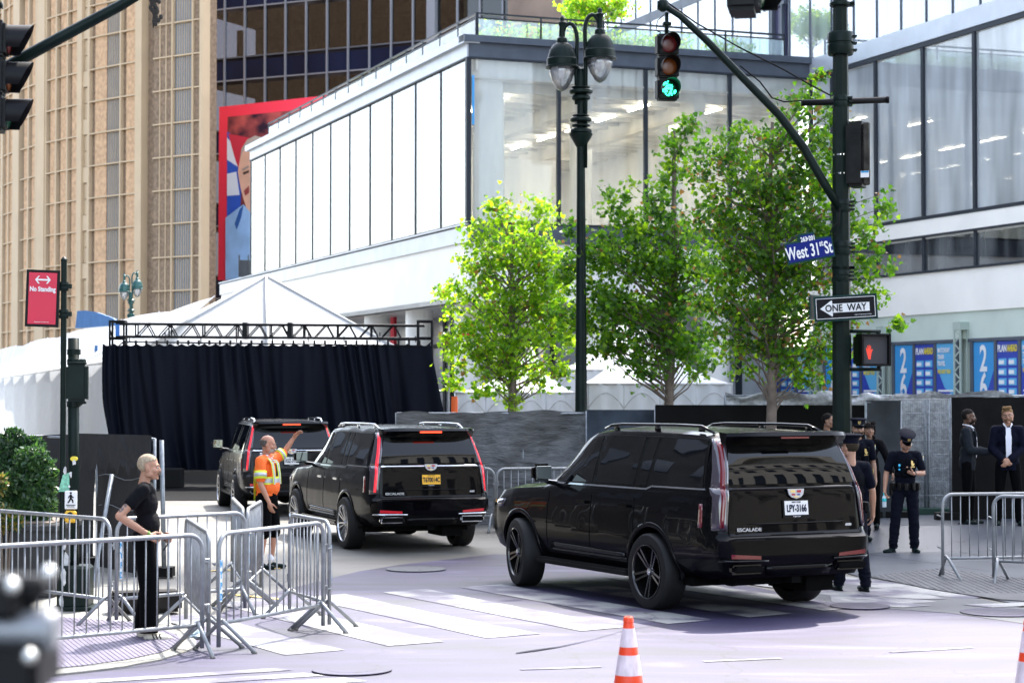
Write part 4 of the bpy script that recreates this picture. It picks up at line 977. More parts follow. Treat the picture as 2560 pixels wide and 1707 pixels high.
def wheel(parent,x,y,s,mr,steer=0,style=0):
    t=bpy.data.objects.new('wheel',None); link(t); t.parent=parent; t.location=(x,y,.418); t.rotation_euler=(0,0,steer+(math.pi if s<0 else 0))
    M=Matrix.Rotation(R_(90),4,'Y')   # lathe axis -> +x outward
    bm=BM(); lathe(bm,[(.30,-.13),(.33,-.14),(.395,-.135),(.414,-.11),(.418,-.05),(.418,.05),(.414,.11),(.395,.135),(.345,.145),(.30,.135),(.295,.12),(.295,-.12),(.30,-.13)],44,M,0,False); obj('tyre',bm,m_tyre,t,35)
    bm=BM(); lathe(bm,[(.296,.125),(.296,.138),(.282,.14),(.272,.125),(.262,.03),(.25,.02),(.06,.02),(.02,.02)],40,M,0,False); obj('rim_barrel',bm,m_under if style==0 else mat('rim_inner',(.05,.05,.05),.4,.5),t,35)
    bm=BM(); lathe(bm,[(.297,.12),(.297,.142),(.283,.145),(.274,.128),(.27,.10),(.285,.10)],40,M,0,False)
    n=10 if style==0 else 14
    for k in range(n):
        a=2*math.pi*k/n+(.18 if k%2 else -.18)*(1 if style==0 else .4); b=2*math.pi*k/n
        c0=Vector((.075,.055*math.cos(b),.055*math.sin(b))); c1=Vector((.118,.277*math.cos(a),.277*math.sin(a)))
        bar(bm,c0,c1,.026 if style==0 else .022,.04,(1,0,0))
    lathe(bm,[(.075,.05),(.075,.085),(.045,.10),(.002,.10)],20,M); rm=obj('rim',bm,mr,t,30)
    bm=BM(); lathe(bm,[(.036,.09),(.036,.112),(.03,.116),(.002,.118)],20,M); obj('hub_cap',bm,m_chrome if style==0 else m_rims,t,30)
def car(label,rl,th,ptxt,pm,rimm,rstyle=0,lit=False,strip_=False,steer=0,body=m_car,running=False,badge='ESCALADE',k_=1):
    global BODY
    if BODY is None: BODY=carbody(None)
    # rl = ground point of the rear-left wheel; th = heading left of +Y
    t=thing('parked_suv',label,'car',(0,0,0),th,'black SUVs in the street'); R=Matrix.Rotation(th,4,'Z'); o=Vector((rl[0],rl[1],0))-R@Vector((-.93*k_,0,0)); t.location=o; t.scale=(k_,)*3
    me=BODY.copy(); objm('body',me,[body,m_under],t,28)
    sx=lambda s:(lambda y,z,off:Vector((s*(side_x(y,z)+off),max(y,rprof(z)+.1),z)))
    rf=lambda x,z,off:Vector((x,rear_y(x,z)-off,z))
    bl_=lambda y:stat(y)[3]
    for s in (-1,1):
        f=sx(s)
        # side glazing
        bm=BM(); patch(bm,f,[(2.30,1.318),(-1.0,1.352),(-.87,1.885),(1.57,1.885)],24,6,.01,.003); obj('window_surround',bm,m_surr,t,30)
        for pts in ([(2.27,1.325),(1.36,1.335),(1.36,1.86),(1.62,1.83)],[(1.28,1.337),(.42,1.345),(.40,1.872),(1.28,1.866)],[(.34,1.345),(.15,1.345),(.12,1.872),(.32,1.872)],[(.07,1.36),(-.96,1.37),(-.84,1.86),(.05,1.872)]):
            bm=BM(); patch(bm,f,pts,10,5,.012,.006); obj('side_window',bm,m_cglass,t,30)
        bm=BM()
        patch(bm,f,[(2.42,1.29),(.12,1.303),(.12,1.321),(2.42,1.31)],20,1,.012,.011); patch(bm,f,[(.12,1.303),(.02,1.337),(.02,1.355),(.12,1.325)],2,1,.012,.011); patch(bm,f,[(.02,1.337),(-1.0,1.345),(-1.0,1.361),(.02,1.355)],8,1,.012,.011)
        obj('window_trim',bm,m_chrome,t)
        bm=BM()   # door shut lines
        for y0 in (2.35,1.32,.36):
            patch(bm,f,[(y0+.006,.48),(y0-.006,.48),(y0-.006,1.2),(y0+.006,1.2)],1,14,.004,.003)
        patch(bm,f,[(.36,.47),(2.35,.47),(2.35,.48),(.36,.48)],12,1,.004,.003)
        patch(bm,f,[(-.55,.98),(-.75,.98),(-.75,.985),(-.55,.985)],2,1,.004,.003)
        obj('door_gap',bm,m_under,t)
        for y0 in (1.5,.55):
            bm=BM(); bbox(bm,(s*(side_x(y0,1.11)+.03),y0,1.11),(.035,.22,.035),.012,seg=2); h_=obj('door_handle',bm,m_chrome if strip_ else body,t,40)
        bm=BM(); patch(bm,f,[(.55,.53),(2.25,.53),(2.25,.60),(.55,.58)],12,2,.03,.018); patch(bm,f,[(.5,.50),(2.3,.50),(2.3,.53),(.5,.53)],12,1,.02,.03); obj('sill_moulding',bm,m_trim,t,True)
        bm=BM(); bbox(bm,(s*.99,1.52,.37 if not running else .40),(.17,2.15,.07),.02,seg=2); obj('running_board',bm,m_dkrub if not running else m_trim,t,40)
        # arches
        for yc in (0,3.07):
            bm=BM()
            patch(bm,lambda a,r,off,f=f,yc=yc:f(yc+r*math.cos(a),.43+r*math.sin(a),off),[(R_(-8),.475),(R_(188),.475),(R_(188),.525),(R_(-8),.525)],36,2,.04,.010)
            obj('wheel_arch',bm,body,t,True)
        wheel(t,s*.93,0,s,rimm,0,rstyle); wheel(t,s*.93,3.07,s,rimm,steer,rstyle)
        # mirror
        bm=BM(); bbox(bm,(s*1.17,2.22,1.42),(.25,.13,.21),.045,seg=3); mo=obj('mirror',bm,body,t,40); 
        bm=BM(); bbox(bm,(s*1.17,2.153,1.42),(.20,.012,.16),.004); obj('mirror_glass',bm,mat('mirror_glass',(.3,.32,.3),.02,1) if s<0 else m_chrome,mo)
        bm=BM(); tube(bm,[(s*.93,2.24,1.29),(s*1.08,2.23,1.31),(s*1.12,2.23,1.34)],.03,8); obj('mirror_arm',bm,m_trim,mo)
        bm=BM(); bx=s*.70; pts=[(bx,1.5,1.95),(bx,1.36,1.99),(bx,1.1,2.005),(bx,0,2.012),(bx,-.55,2.004),(bx,-.78,1.94)]; tube(bm,pts,.017,8); 
        for y0 in (1.25,.35,-.55): box(bm,(bx,y0,1.975),(.018,.10,.06))
        obj('roof_rail',bm,m_chrome if strip_ else m_trim,t,True)
        # tail lamp: tall blade at the corner
        bm=BM(); patch(bm,rf,[(s*.975,.93),(s*.87,.93),(s*.82,1.37),(s*.955,1.37)],5,6,.03,.018); patch(bm,rf,[(s*.94,1.37),(s*.82,1.37),(s*.705,1.88),(s*.785,1.88)],4,8,.03,.018); lamp=obj('tail_lamp',bm,m_clear,t,True)
        bm=BM(); patch(bm,rf,[(s*.93,.96),(s*.90,.96),(s*.855,1.36),(s*.893,1.36)],2,5,.02,.026); patch(bm,rf,[(s*.893,1.36),(s*.855,1.36),(s*.735,1.87),(s*.765,1.87)],2,8,.02,.026); obj('light_blade',bm,m_redon if lit else m_redoff,lamp,True)
        bm=BM(); patch(bm,sx(s),[(-1.0,.95),(-.94,.95),(-.95,1.2),(-1.0,1.2)],2,4,.02,.01); obj('side_marker',bm,m_redoff,lamp,True)
        bm=BM(); patch(bm,rf,[(s*.86,.645),(s*.50,.63),(s*.50,.665),(s*.86,.69)],6,1,.02,.006); obj('reflector',bm,m_redoff if not lit else mat('red_reflector',(.55,.01,.02),.3,coat=1),t)
        bm=BM(); patch(bm,rf,[(s*.95,.605),(s*.42,.60),(s*.42,.62),(s*.95,.63)],8,1,.02,.03); obj('bumper_trim',bm,m_chrome if strip_ else m_trim,t,True)
        bm=BM(); bbox(bm,(s*.66,-1.33,.53),(.40,.10,.10),.03,seg=2); ex=obj('exhaust_trim',bm,m_chrome if strip_ else m_trim,t,40); bm=BM(); bbox(bm,(s*.66,-1.385,.53),(.35,.02,.065),.015,seg=2); obj('exhaust_opening',bm,m_under,ex,40)
        bm=BM(); patch(bm,sx(s),[(3.55,.95),(3.88,.95),(3.88,1.03),(3.5,1.05)],4,2,.02,.008); obj('headlamp',bm,m_clear,t,True)
    # rear glazing, spoiler, gate
    bm=BM(); patch(bm,rf,[(-.82,1.405),(.82,1.405),(.70,1.83),(-.70,1.83)],16,8,.015,.010); obj('rear_window',bm,m_cglass,t,30)
    bm=BM(); 
    n=16
    for i in range(n):
        xa,xb=-.77+1.54*i/n,-.77+1.54*(i+1)/n
        def Q(x): 
            c=1-abs(x/.77)**6*.55; return [(x,-.98,1.952),(x,-1.0-.26*c,1.93+.02*c),(x,-1.0-.29*c,1.90+.01*c),(x,-1.0-.25*c,1.85+.035*c),(x,-1.03,1.80+.02*(1-c))]
        A=[bm.verts.new(p) for p in Q(xa)];Bv=[bm.verts.new(p) for p in Q(xb)]
        for k in range(4): bm.faces.new((A[k],Bv[k],Bv[k+1],A[k+1]))
        if i in (0,n-1): bm.faces.new(A if i==0 else Bv[::-1])
    bmesh.ops.remove_doubles(bm,verts=bm.verts[:],dist=.0005); obj('spoiler',bm,body if not strip_ else m_trim,t,35)
    bm=BM(); bbox(bm,(0,-1.272,1.89),(.36,.02,.022),.004); obj('brake_lamp',bm,m_brake if lit else m_redoff,t)
    bm=BM(); patch(bm,rf,[(-.84,1.345),(.84,1.345),(.84,1.375),(-.84,1.375)],16,1,.02,.014); obj('gate_strip',bm,m_chrome if strip_ else m_trim,t,True)
    bm=BM(); patch(bm,rf,[(-.84,.868),(.84,.868),(.84,.874),(-.84,.874)],16,1,.004,.003); 
    for s in (-1,1): patch(bm,rf,[(s*.845,.875),(s*.852,.875),(s*.83,1.39),(s*.823,1.39)],1,8,.004,.003)
    patch(bm,rf,[(-.3,.875),(.3,.875),(.34,.88),(-.34,.88)],4,1,.004,.004)
    obj('gate_gap',bm,m_under,t)
    bm=BM(); patch(bm,rf,[(-.45,.985),(.45,.985),(.62,1.0),(-.62,1.0)],12,1,.03,.03); patch(bm,rf,[(-.42,.55),(.42,.55),(.40,.45),(-.40,.45)],8,2,.04,.02); obj('gate_ledge',bm,body,t,True)
    bm=BM(); box(bm,(0,-.95,.40),(1.3,.3,.12)); box(bm,(0,.0,.36),(1.2,.16,.16)); ell(bm,(.05,0,.36),(.18,.17,.15)); box(bm,(0,1.5,.36),(1.7,4.2,.12)); box(bm,(.4,-.8,.33),(.35,.7,.16)); box(bm,(0,-1.2,.40),(.12,.18,.08)); obj('underbody',bm,m_under,t)
    # plate
    zc_=1.15; yc=rear_y(0,zc_); n_=Vector((0,-1,.1)).normalized(); M=frame((0,yc-.016,zc_),(1,0,0),n_)
    sl_=lambda w,h,z,x=0,y=0:[M@Vector((x+a*w/2,y+b*h/2,z)) for a,b in ((-1,-1),(1,-1),(1,1),(-1,1))]
    bm=BM(); slab(bm,sl_(.34,.19,0,0,-.01),n_,.012); fr_=obj('plate_frame',bm,m_frame,t); bm=BM(); slab(bm,sl_(.30,.148,.004),n_,.004); pl=obj('licence_plate',bm,pm,t)
    text('plate_text',ptxt,.105,m_plt,pl,M@Matrix.Translation((0,-.008,.007)),sx=.62 if len(ptxt)<9 else .56,bold=.003)
    text('plate_text','NEW YORK',.022,m_plt if pm==m_plw else m_plt,pl,M@Matrix.Translation((0,.06,.006)),sx=1)
    text('plate_text','Empire State',.018,m_tx_w,pl,M@Matrix.Translation((0,-.09,.002)),sx=1)
    # crest
    Mc=frame((0,rear_y(0,1.27 if not strip_ else 1.34)-.02,1.30 if not strip_ else 1.34),(1,0,0),n_); sh=[(-.105,.05),(.105,.05),(.09,-.01),(.06,-.038),(0,-.055),(-.06,-.038),(-.09,-.01)]
    bm=BM(); slab(bm,[Mc@Vector((x,y,.006)) for x,y in sh],n_,.012); em=obj('emblem',bm,m_badge,t)
    for col,q in (((.8,.6,.2),(-.07,.012,-.012,.036)),((.4,.02,.03),(.01,.012,.06,.036)),((.4,.02,.03),(-.06,-.018,-.015,-.002)),((.05,.08,.3),(.01,-.018,.045,-.002)),((.75,.6,.25),(-.03,-.04,.03,-.026))):
        bm=BM(); slab(bm,[Mc@Vector((x,y,.011)) for x,y in ((q[0],q[1]),(q[2],q[1]),(q[2],q[3]),(q[0],q[3]))],n_,.003); obj('emblem_field',bm,mat('crest_%.2f_%.2f'%(col[0],col[2]),col,.3,.3),em)
    zb_=.935; Mb=frame((-.60,rear_y(-.6,zb_)-.009,zb_),(1,-.04,0),(0,-1,.1)); text('badge_text',badge,.050,m_badge,t,Mb,.003,1.3,.001)
    Mb=frame((.68,rear_y(.68,zb_+.02)-.009,zb_+.02),(1,.04,0),(0,-1,.1)); text('badge_text','600',.035,m_badge,t,Mb,.002,1.5,.002)
    return t
g1=gnd(1643,1523); car('large glossy black SUV with black wheels turning across the crosswalk, nearest to the camera',(g1.x,g1.y),R_(27.5),'LPY-3166',m_plw,m_rimb,0,False,False,steer=R_(-11))
g2=gnd(877,1371); car('black SUV with silver wheels, lit tail lights and a yellow plate, in the middle',(g2.x,g2.y),R_(21),'T670014C',m_ply,m_rims,1,True,True,body=m_car,running=True,k_=.945)
g3=gnd(598,1284); car('farthest dark SUV, partly hidden behind the man in the orange vest',(g3.x,g3.y),R_(14),'KSZ-3190',m_plw,m_rims,1,True,True,body=m_car2,running=True,k_=.935)
# ================================================================= STREET LAMPS
m_lglass=glassy('lamp_glass',tint=(.95,.95,.97),refl=.12,milk=.3,milkcol=(.85,.87,.92))
def twin_lamp(name,label,x,y,zc,k,m=m_green,ang=0):
    """twin bishop's-crook lamp; zc = height of the crossing collar, k = scale"""
    t=thing(name,label,'street lamp',(x,y,0),ang)
    bm=BM(); lathe(bm,[(.26*k,0),(.26*k,.5),(.17*k,.7),(.135*k,1.2),(.092*k,zc-2.2*k),(.085*k,zc-.2)],12); lathe(bm,[(.1*k,zc-.3),(.1*k,zc+.3*k),(.06*k,zc+.42*k),(.01,zc+.44*k)],12); obj('pole',bm,m,t,30)
    bm=BM()
    for z,r,h in ((zc-.97*k,.23,.11),(zc-.82*k,.2,.05),(zc-.72*k,.23,.1),(zc-.60*k,.18,.04),(zc-.25*k,.2,.1),(zc-.12*k,.25,.1),(zc,.2,.04)):
        lathe(bm,[(r*k*.85,z),(r*k,z+h*.25*k),(r*k,z+h*.75*k),(r*k*.85,z+h*k)],16)
    lathe(bm,[(.1*k,zc-1.25*k),(.25*k,zc-.99*k),(.25*k,zc-.97*k)],16)
    split(obj('collar',bm,m,t,30))
    for s,yo,up in ((-1,-.0,0),(1,-.12,.16)):
        xo=s*.40*k
        bm=BM(); pts=[(s*.09*k,yo*.3,zc-1.7*k*(1 if s>0 else .2)),(s*.1*k,yo*.5,zc+.35*k)]
        for q in range(0,8):
            a=R_(180-q*180/7*.86); pts.append((s*(.24*k+.16*k*math.cos(a)) ,yo,zc+(1.05+up)*k+.34*k*math.sin(a)))
        tube(bm,pts,.045*k,8); ar=obj('arm',bm,m,t,True)
        zt_=zc+(1.22+up)*k
        bm=BM(); lathe(bm,[(.02*k,zt_+.32*k),(.05*k,zt_+.28*k),(.05*k,zt_+.22*k),(.09*k,zt_+.18*k),(.06*k,zt_+.1*k),(.07*k,zt_-.12*k),(.11*k,zt_-.16*k),(.12*k,zt_-.24*k)],12,Matrix.Translation((xo,yo,0)))
        obj('finial',bm,m,ar,30)
        z=zt_-.24*k
        bm=BM(); lathe(bm,[(.1*k,z),(.2*k,z-.06*k),(.27*k,z-.17*k),(.31*k,z-.32*k),(.315*k,z-.34*k),(.33*k,z-.36*k),(.33*k,z-.50*k),(.36*k,z-.52*k),(.36*k,z-.55*k),(.28*k,z-.55*k)],24,Matrix.Translation((xo,yo,0)))
        sh=obj('lamp_shade',bm,m,t,30)
        bm=BM(); lathe(bm,[(.28*k,z-.54*k),(.27*k,z-.65*k),(.21*k,z-.83*k),(.12*k,z-.98*k),(.02*k,z-1.05*k)],20,Matrix.Translation((xo,yo,0))); obj('lamp_globe',bm,m_lglass,sh,True)
        bm=BM(); ell(bm,(xo,yo,z-.66*k),(.1*k,.1*k,.14*k)); obj('bulb',bm,mat('bulb',(.8,.8,.8),.3),sh,True)
    return t
pL=at(1452,0,38)
zc=at(1452,215,38).z-.05
twin_lamp('street_lamp','tall dark green twin lamp post rising in front of the glass hall',pL.x,38,zc,.90)
pL2=at(331,0,78); zc2=at(331,735,78).z
mt=mat('teal_green_paint',(.03,.11,.1),.35,.1)
twin_lamp('street_lamp','small distant teal twin lamp post above the white marquee, before the tan arena',pL2.x,78,zc2-.2,.66,mt)
# ================================================================= TRAFFIC POLE
YP=31.0; px_=lambda u:at(u,985,YP).x
tp=thing('traffic_pole','thick dark green traffic signal pole with a long curved mast arm at the right','pole',(px_(2105),YP,.28)); op=Vector((px_(2105),YP,.28))
def tpl(u,v,Y=YP): return at(u,v,Y)-op
ztop=at(2095,-80,YP).z
bm=BM(); lathe(bm,[(.34,0),(.34,.25),(.24,.5),(.19,1.0)],8); lathe(bm,[(.155,1.0),(.135,5.5),(.105,9.2)],8,Matrix.Rotation(0,4,'Z')); obj('shaft',bm,m_green,tp)
bm=BM()
for v,h,r in ((110,.36,.205),(515,.2,.155),(620,.22,.16),(255,.2,.13),(690,.2,.145),(670,.03,.15),(12,.06,.17)):
    z=tpl(2100,v).z; lathe(bm,[(r*.92,z-h/2),(r,z-h/2+.03),(r,z-.02),(r*.93,z-.01),(r*.93,z+.01),(r,z+.02),(r,z+h/2-.03),(r*.92,z+h/2)],16)
    for q in (-1,0,1): box(bm,(r+.01,-.03,z+q*h*.3),(.06,.12,.03))
split(obj('clamp_band',bm,m_green,tp,30))
bm=BM()
for v in (388,435): z=tpl(2100,v).z; lathe(bm,[(.128,z-.012),(.129,z+.012)],14)
split(obj('steel_band',bm,m_chrome,tp))
bm=BM(); pts=[(2098,520),(2060,458),(2010,370),(1950,290),(1860,198),(1770,105),(1700,40),(1658,14)]
tube(bm,[tpl(u,v,YP-.1) for u,v in pts],[.062,.066,.068,.066,.062,.056,.05,.045],10); lathe(bm,[(.03,-.1),(.09,-.06),(.09,.06),(.03,.1)],12,Matrix.Translation(tpl(1657,14,YP-.1)))
obj('mast_arm',bm,m_green,tp,True)
bm=BM(); tube(bm,[tpl(2005,258),tpl(2220,250)],.05,10); tube(bm,[tpl(2003,258),tpl(2006,258)],.06,10); tube(bm,[tpl(2216,250),tpl(2222,250)],.058,10); obj('cross_arm',bm,m_black,tp,True)
bm=BM(); tube(bm,[tpl(1670,8,YP-.1),tpl(1740,58),tpl(1850,120),tpl(1960,175),tpl(2030,215),tpl(2078,240)],.012,6)
tube(bm,[tpl(1850,165),tpl(1900,205),tpl(1930,245),tpl(1960,255),tpl(2005,252)],.012,6)
tube(bm,[tpl(2100,520,YP-.2),tpl(2096,560,YP-.22),tpl(2088,585,YP-.22),tpl(2075,590,YP-.22),tpl(2080,570,YP-.2),tpl(2092,556,YP-.2)],.012,6)
split(obj('cable',bm,m_dkrub,tp,True))
def signal(label,u,v0,Y,lit,parent_h=None,rz=0,hood=1,s=1.0,name='traffic_light'):
    """three-section head; u,v0 = px of its top centre; faces -y rotated by rz"""
    p=at(u,v0,Y); t=thing(name,label,'traffic light',(p.x,Y,p.z),rz)
    bm=BM()
    for k in range(3): bbox(bm,(0,.02,-(.17+k*.35)*s),(.35*s,.2*s,.335*s),.03,seg=2)
    box(bm,(0,.05,-.52*s),(.27*s,.12*s,1.02*s)); obj('housing',bm,mat('signal_black',(.005,.006,.006),.5,spec=.2),t,40)
    bm=BM()
    for k in range(3):
        c=Vector((0,-.08*s,-(.17+k*.35)*s)); n=20; r=.145*s
        A=[];B=[]
        for q in range(n+1):
            a=R_(-62+q*304/n)-R_(0); aa=a+R_(-28); x=r*math.cos(aa);z=r*math.sin(aa); 
            dep=.24*s*(.45+.55*max(0,(math.sin(aa)+.7)/1.7))
            A.append(bm.verts.new(c+Vector((x,0,z))));B.append(bm.verts.new(c+Vector((x*1.02,-dep,z*1.02))))
        for q in range(n): bm.faces.new((A[q],A[q+1],B[q+1],B[q]))
    obj('visor',bm,m_black,t,True)
    cols=[(.09,.008,.008),(.12,.03,.004),(.003,.04,.02)]
    for k in range(3):
        bm=BM(); ell(bm,(0,-.085*s,-(.17+k*.35)*s),(.135*s,.03*s,.135*s),u=20)
        obj('lens',bm,mat('lens_%s_%d'%(label[:6],k),cols[k],.25,spec=.6),t,True)
        if k==2 and lit:
            bm=BM(); random.seed(4)
            for i in range(70):
                a=random.uniform(0,6.28);r=.115*s*math.sqrt(random.random()); x,z=r*math.cos(a),r*math.sin(a)
                if x>0 and z>.01 and random.random()<.8: continue
                ell(bm,(x,-.122*s,-(.87)*s+z),(.011*s,.006*s,.011*s),u=6,v=4)
            obj('led_dots',bm,mat('green_led',(0,.3,.15),.4,emit=(.02,1,.45,2.6)),t)
    bm=BM(); tube(bm,[(0,.02,0),(0,.02,.34*s)],.03*s,8); box(bm,(-.0,.02,.16*s),(.12*s,.1*s,.05*s)); tube(bm,[(-.05*s,0,.3*s),(-.16*s,0,.2*s),(-.18*s,0,.05*s),(-.1*s,0,.02*s)],.008,6); obj('hanger',bm,m_green,t,True)
    return t
signal('three-section traffic light hanging from the right mast arm, green light lit',1668,86,YP-.1,True,rz=R_(12))
bm=BM(); p=at(1892,-92,9); o=signal('dark blurred underside of a traffic light at the very top edge of the picture',1867,-372,12.5,False,rz=R_(80)); bm.free()
# enclosure on the right of the pole (signal seen from its side)
e=thing('signal_cabinet','dark ribbed box with small white label on the traffic pole’s right side','signal head',(px_(2146),YP-.05,at(2146,388,YP).z))
bm=BM(); bbox(bm,(0,.03,0),(.3,.42,1.02),.05,seg=2,rz=R_(-22)); obj('housing',bm,mat('cabinet_black',(.012,.012,.011),.5,spec=.15,var=.4,scale=4),e,40)
bm=BM(); bbox(bm,(.1,-.2,-.01),(.1,.06,.98),.02,rz=R_(-22)); obj('front_flange',bm,mat('weathered_grey',(.05,.045,.038),.6,var=.5,scale=6),e,40)
bm=BM()
for k in range(5): box(bm,(-.05,-.155,.4-k*.06),(.2,.05,.015),rz=R_(-22))
obj('cooling_rib',bm,m_black,e)
bm=BM(); box(bm,(.065,-.236,-.33),(.13,.01,.1),rz=R_(-22)); l_=obj('label_plate',bm,m_tx_w,e)
bm=BM(); box(bm,(.065,-.243,-.295),(.12,.006,.025),rz=R_(-22)); obj('label_stripe',bm,m_blt,l_)
# street name sign
st=thing('street_sign','blue street name sign on the traffic pole reading West 31st St','street sign',tuple(at(2025,625,YP-.25)))
so_=Vector(st.location); xd=(at(2078,612,YP-.15)-at(1958,640,YP-.35)); xd.z=0; xd.normalize(); nn=Vector((xd.y,-xd.x,0)); 
Ms=frame((0,0,0),xd+Vector((0,0,.19)),nn)
def plq2(w,h,x=0,y=0,z=0): return [Ms@Vector((x+a*w/2,y+b*h/2,z)) for a,b in ((-1,-1),(1,-1),(1,1),(-1,1))]
m_sblue=mat('sign_blue',(.006,.016,.17),.4,spec=.15); m_sgrn=mat('sign_dark_border',(.012,.05,.045),.4)
bm=BM(); slab(bm,plq2(.80,.34,0,0,0),nn,.015); slab(bm,[Ms@Vector(p) for p in ((-.18,.165,0),(.14,.165,0),(.11,.27,0),(-.14,.27,0))],nn,.015); obj('sign_border',bm,m_sgrn,st)
bm=BM(); slab(bm,plq2(.75,.28,0,0,.008),nn,.006); slab(bm,[Ms@Vector(p) for p in ((-.13,.13,.009),(.10,.13,.009),(.08,.24,.009),(-.11,.24,.009))],nn,.006); fc=obj('sign_face',bm,m_sblue,st)
text('sign_text','West 31',.27,m_tx_w,fc,Ms@Matrix.Translation((-.125,-.015,.014)),sx=.60,bold=.005); text('sign_text','st',.13,m_tx_w,fc,Ms@Matrix.Translation((.195,.07,.014)),sx=.7,bold=.003); text('sign_text','St',.27,m_tx_w,fc,Ms@Matrix.Translation((.3,-.015,.014)),sx=.62,bold=.005)
text('sign_text','263',.1,m_tx_w,fc,Ms@Matrix.Translation((-.075,.175,.016)),sx=.75,bold=.003); text('sign_text','201',.1,m_tx_w,fc,Ms@Matrix.Translation((.06,.175,.016)),sx=.75,bold=.003)
bm=BM(); M_=Ms
slab(bm,[M_@Vector(p) for p in ((-.034,.178,.018),(-.012,.2,.018),(-.012,.156,.018))],nn,.003); slab(bm,[M_@Vector(p) for p in ((-.014,.173,.018),(.014,.173,.018),(.014,.184,.018),(-.014,.184,.018))],nn,.003); obj('sign_arrow',bm,m_tx_w,fc)
# one way sign
def oneway(label,u,v,Y,rzz,w_=.9,h_=.33,flip=False,tilt=0,blank=False):
    t=thing('one_way_sign',label,'road sign',tuple(at(u,v,Y))); xd=Vector((math.cos(rzz),math.sin(rzz),tilt)); n_=Vector((xd.y,-xd.x,0)).normalized(); M=frame((0,0,0),xd,n_)
    R=lambda w,h,z,x=0,y=0:[M@Vector((x+a*w/2,y+b*h/2,z)) for a,b in ((-1,-1),(1,-1),(1,1),(-1,1))]
    bm=BM(); slab(bm,R(w_+.04,h_+.04,0),n_,.02); obj('sign_border',bm,m_sgrn,t)
    bm=BM(); slab(bm,R(w_-.0,h_,.004),n_,.006); f=obj('sign_face',bm,m_tx_b,t)
    if blank: return t
    bm=BM(); 
    for q in ((w_-.03,.008,0,h_/2-.02),(w_-.03,.008,0,-h_/2+.02),(.008,h_-.04,-w_/2+.018,0),(.008,h_-.04,w_/2-.018,0)): slab(bm,R(q[0],q[1],.012,q[2],q[3]),n_,.004)
    slab(bm,[M@Vector(p+(.012,)) for p in ((-.39,0),(-.21,.125),(-.2,.11),(-.2,.068),(.365,.068),(.365,-.068),(-.2,-.068),(-.2,-.11),(-.21,-.125))],n_,.004); ar=obj('sign_arrow',bm,m_tx_w,f)
    text('sign_text','ONE',.15,m_tx_b,f,M@Matrix.Translation((-.18,-.003,.018)),sx=.85,bold=.003); text('sign_text','WAY',.15,m_tx_b,f,M@Matrix.Translation((.17,-.003,.018)),sx=.85,bold=.003)
    text('sign_text','DEPT OF TRANSPORTATION',.022,m_tx_w,f,M@Matrix.Translation((.26,-.118,.014)),sx=.9)
    return t
oneway('black and white ONE WAY sign with a left arrow on the traffic pole',2114,769,YP-.28,R_(-6),w_=.93,h_=.35,tilt=.055)
oneway('dark sign seen from behind its ONE WAY neighbour, jutting out left of the traffic pole',2045,769,YP+.22,R_(60),w_=.6,h_=.35,blank=True)
# pedestrian signal right
ps=thing('pedestrian_signal','pedestrian signal with a red raised hand on the right of the traffic pole','pedestrian signal',(px_(2180)-.0,YP-.05,at(2180,875,YP).z),R_(10))
bm=BM(); bbox(bm,(0,.1,0),(.46,.34,.5),.04,seg=2); obj('housing',bm,m_green,ps,40)
bm=BM(); 
for q in ((0,-.12,.235,.46,.14,.03),(0,-.12,-.235,.46,.14,.03),(-.22,-.12,0,.03,.14,.5),(.22,-.12,0,.03,.14,.5)): box(bm,q[:3],q[3:])
obj('visor',bm,m_black,ps)
bm=BM(); box(bm,(0,-.08,0),(.41,.02,.43)); scr=obj('screen',bm,mat('signal_screen',(.07,.068,.075),.3),ps)
bm=BM(); 
hp=[(x*.85,z*.85) for x,z in [(-.02,-.17),(.02,-.17),(.035,-.06),(.06,.0),(.05,.02),(.02,-.01),(.03,.07),(.018,.075),(.005,.01),(.0,.09),(-.014,.09),(-.014,.01),(-.03,.08),(-.043,.075),(-.035,.0),(-.055,.04),(-.068,.03),(-.05,-.06)]]
slab(bm,[Vector((x-.08,-.094,z)) for x,z in hp],(0,-1,0),.003); obj('red_hand',bm,mat('hand_led',(.5,.02,.01),.5,emit=(1,.09,.05,.12)),scr)
bm=BM(); tube(bm,[(-.35,.05,.29),(.15,.05,.29)],.028,8); tube(bm,[(-.35,.05,-.3),(.15,.05,-.3)],.028,8); tube(bm,[(.12,.05,.29),(.12,.05,.22)],.03,8); tube(bm,[(.12,.05,-.3),(.12,.05,-.22)],.03,8); obj('bracket',bm,m_green,ps,True)
# ================================================================= LEFT MAST ARM + SIGNAL (near, out of focus)
YN=17.5
ma=thing('mast_arm','dark mast arm slanting across the upper left corner','pole',tuple(at(-120,240,YN)*1)); om=Vector(ma.location)
bm=BM(); tube(bm,[at(-220,245,YN)-om,at(-20,188,YN)-om,at(150,95,YN)-om,at(300,15,YN)-om,at(420,-60,YN)-om],[.055,.055,.052,.048,.045],10); obj('arm',bm,m_green,ma,True)
bm=BM(); p0=at(-400,245,YN)-om; tube(bm,[p0,Vector((p0.x,0,-om.z))],.13,12); tube(bm,[at(-400,245,YN)-om,at(-220,245,YN)-om],.06,10); obj('pole',bm,m_green,ma,True)
signal('out-of-focus dark traffic light at the left edge of the picture',-2,56,YN-.3,False,rz=R_(97),s=.92)
bm=BM(); random.seed(9)
for k in range(26): ell(bm,at(388+random.gauss(0,8),-5+k*2.6+random.uniform(-5,5),YN),(.02,.02,.025),u=6,v=4)
tube(bm,[at(380,-30,YN),at(385,20,YN),at(383,70,YN)],.008,5)
o=obj('dead_twig',bm,mat('dead_twig',(.05,.045,.04),.9)); tag(o,'blurred dark tuft dangling at the top edge, left of centre','twig')
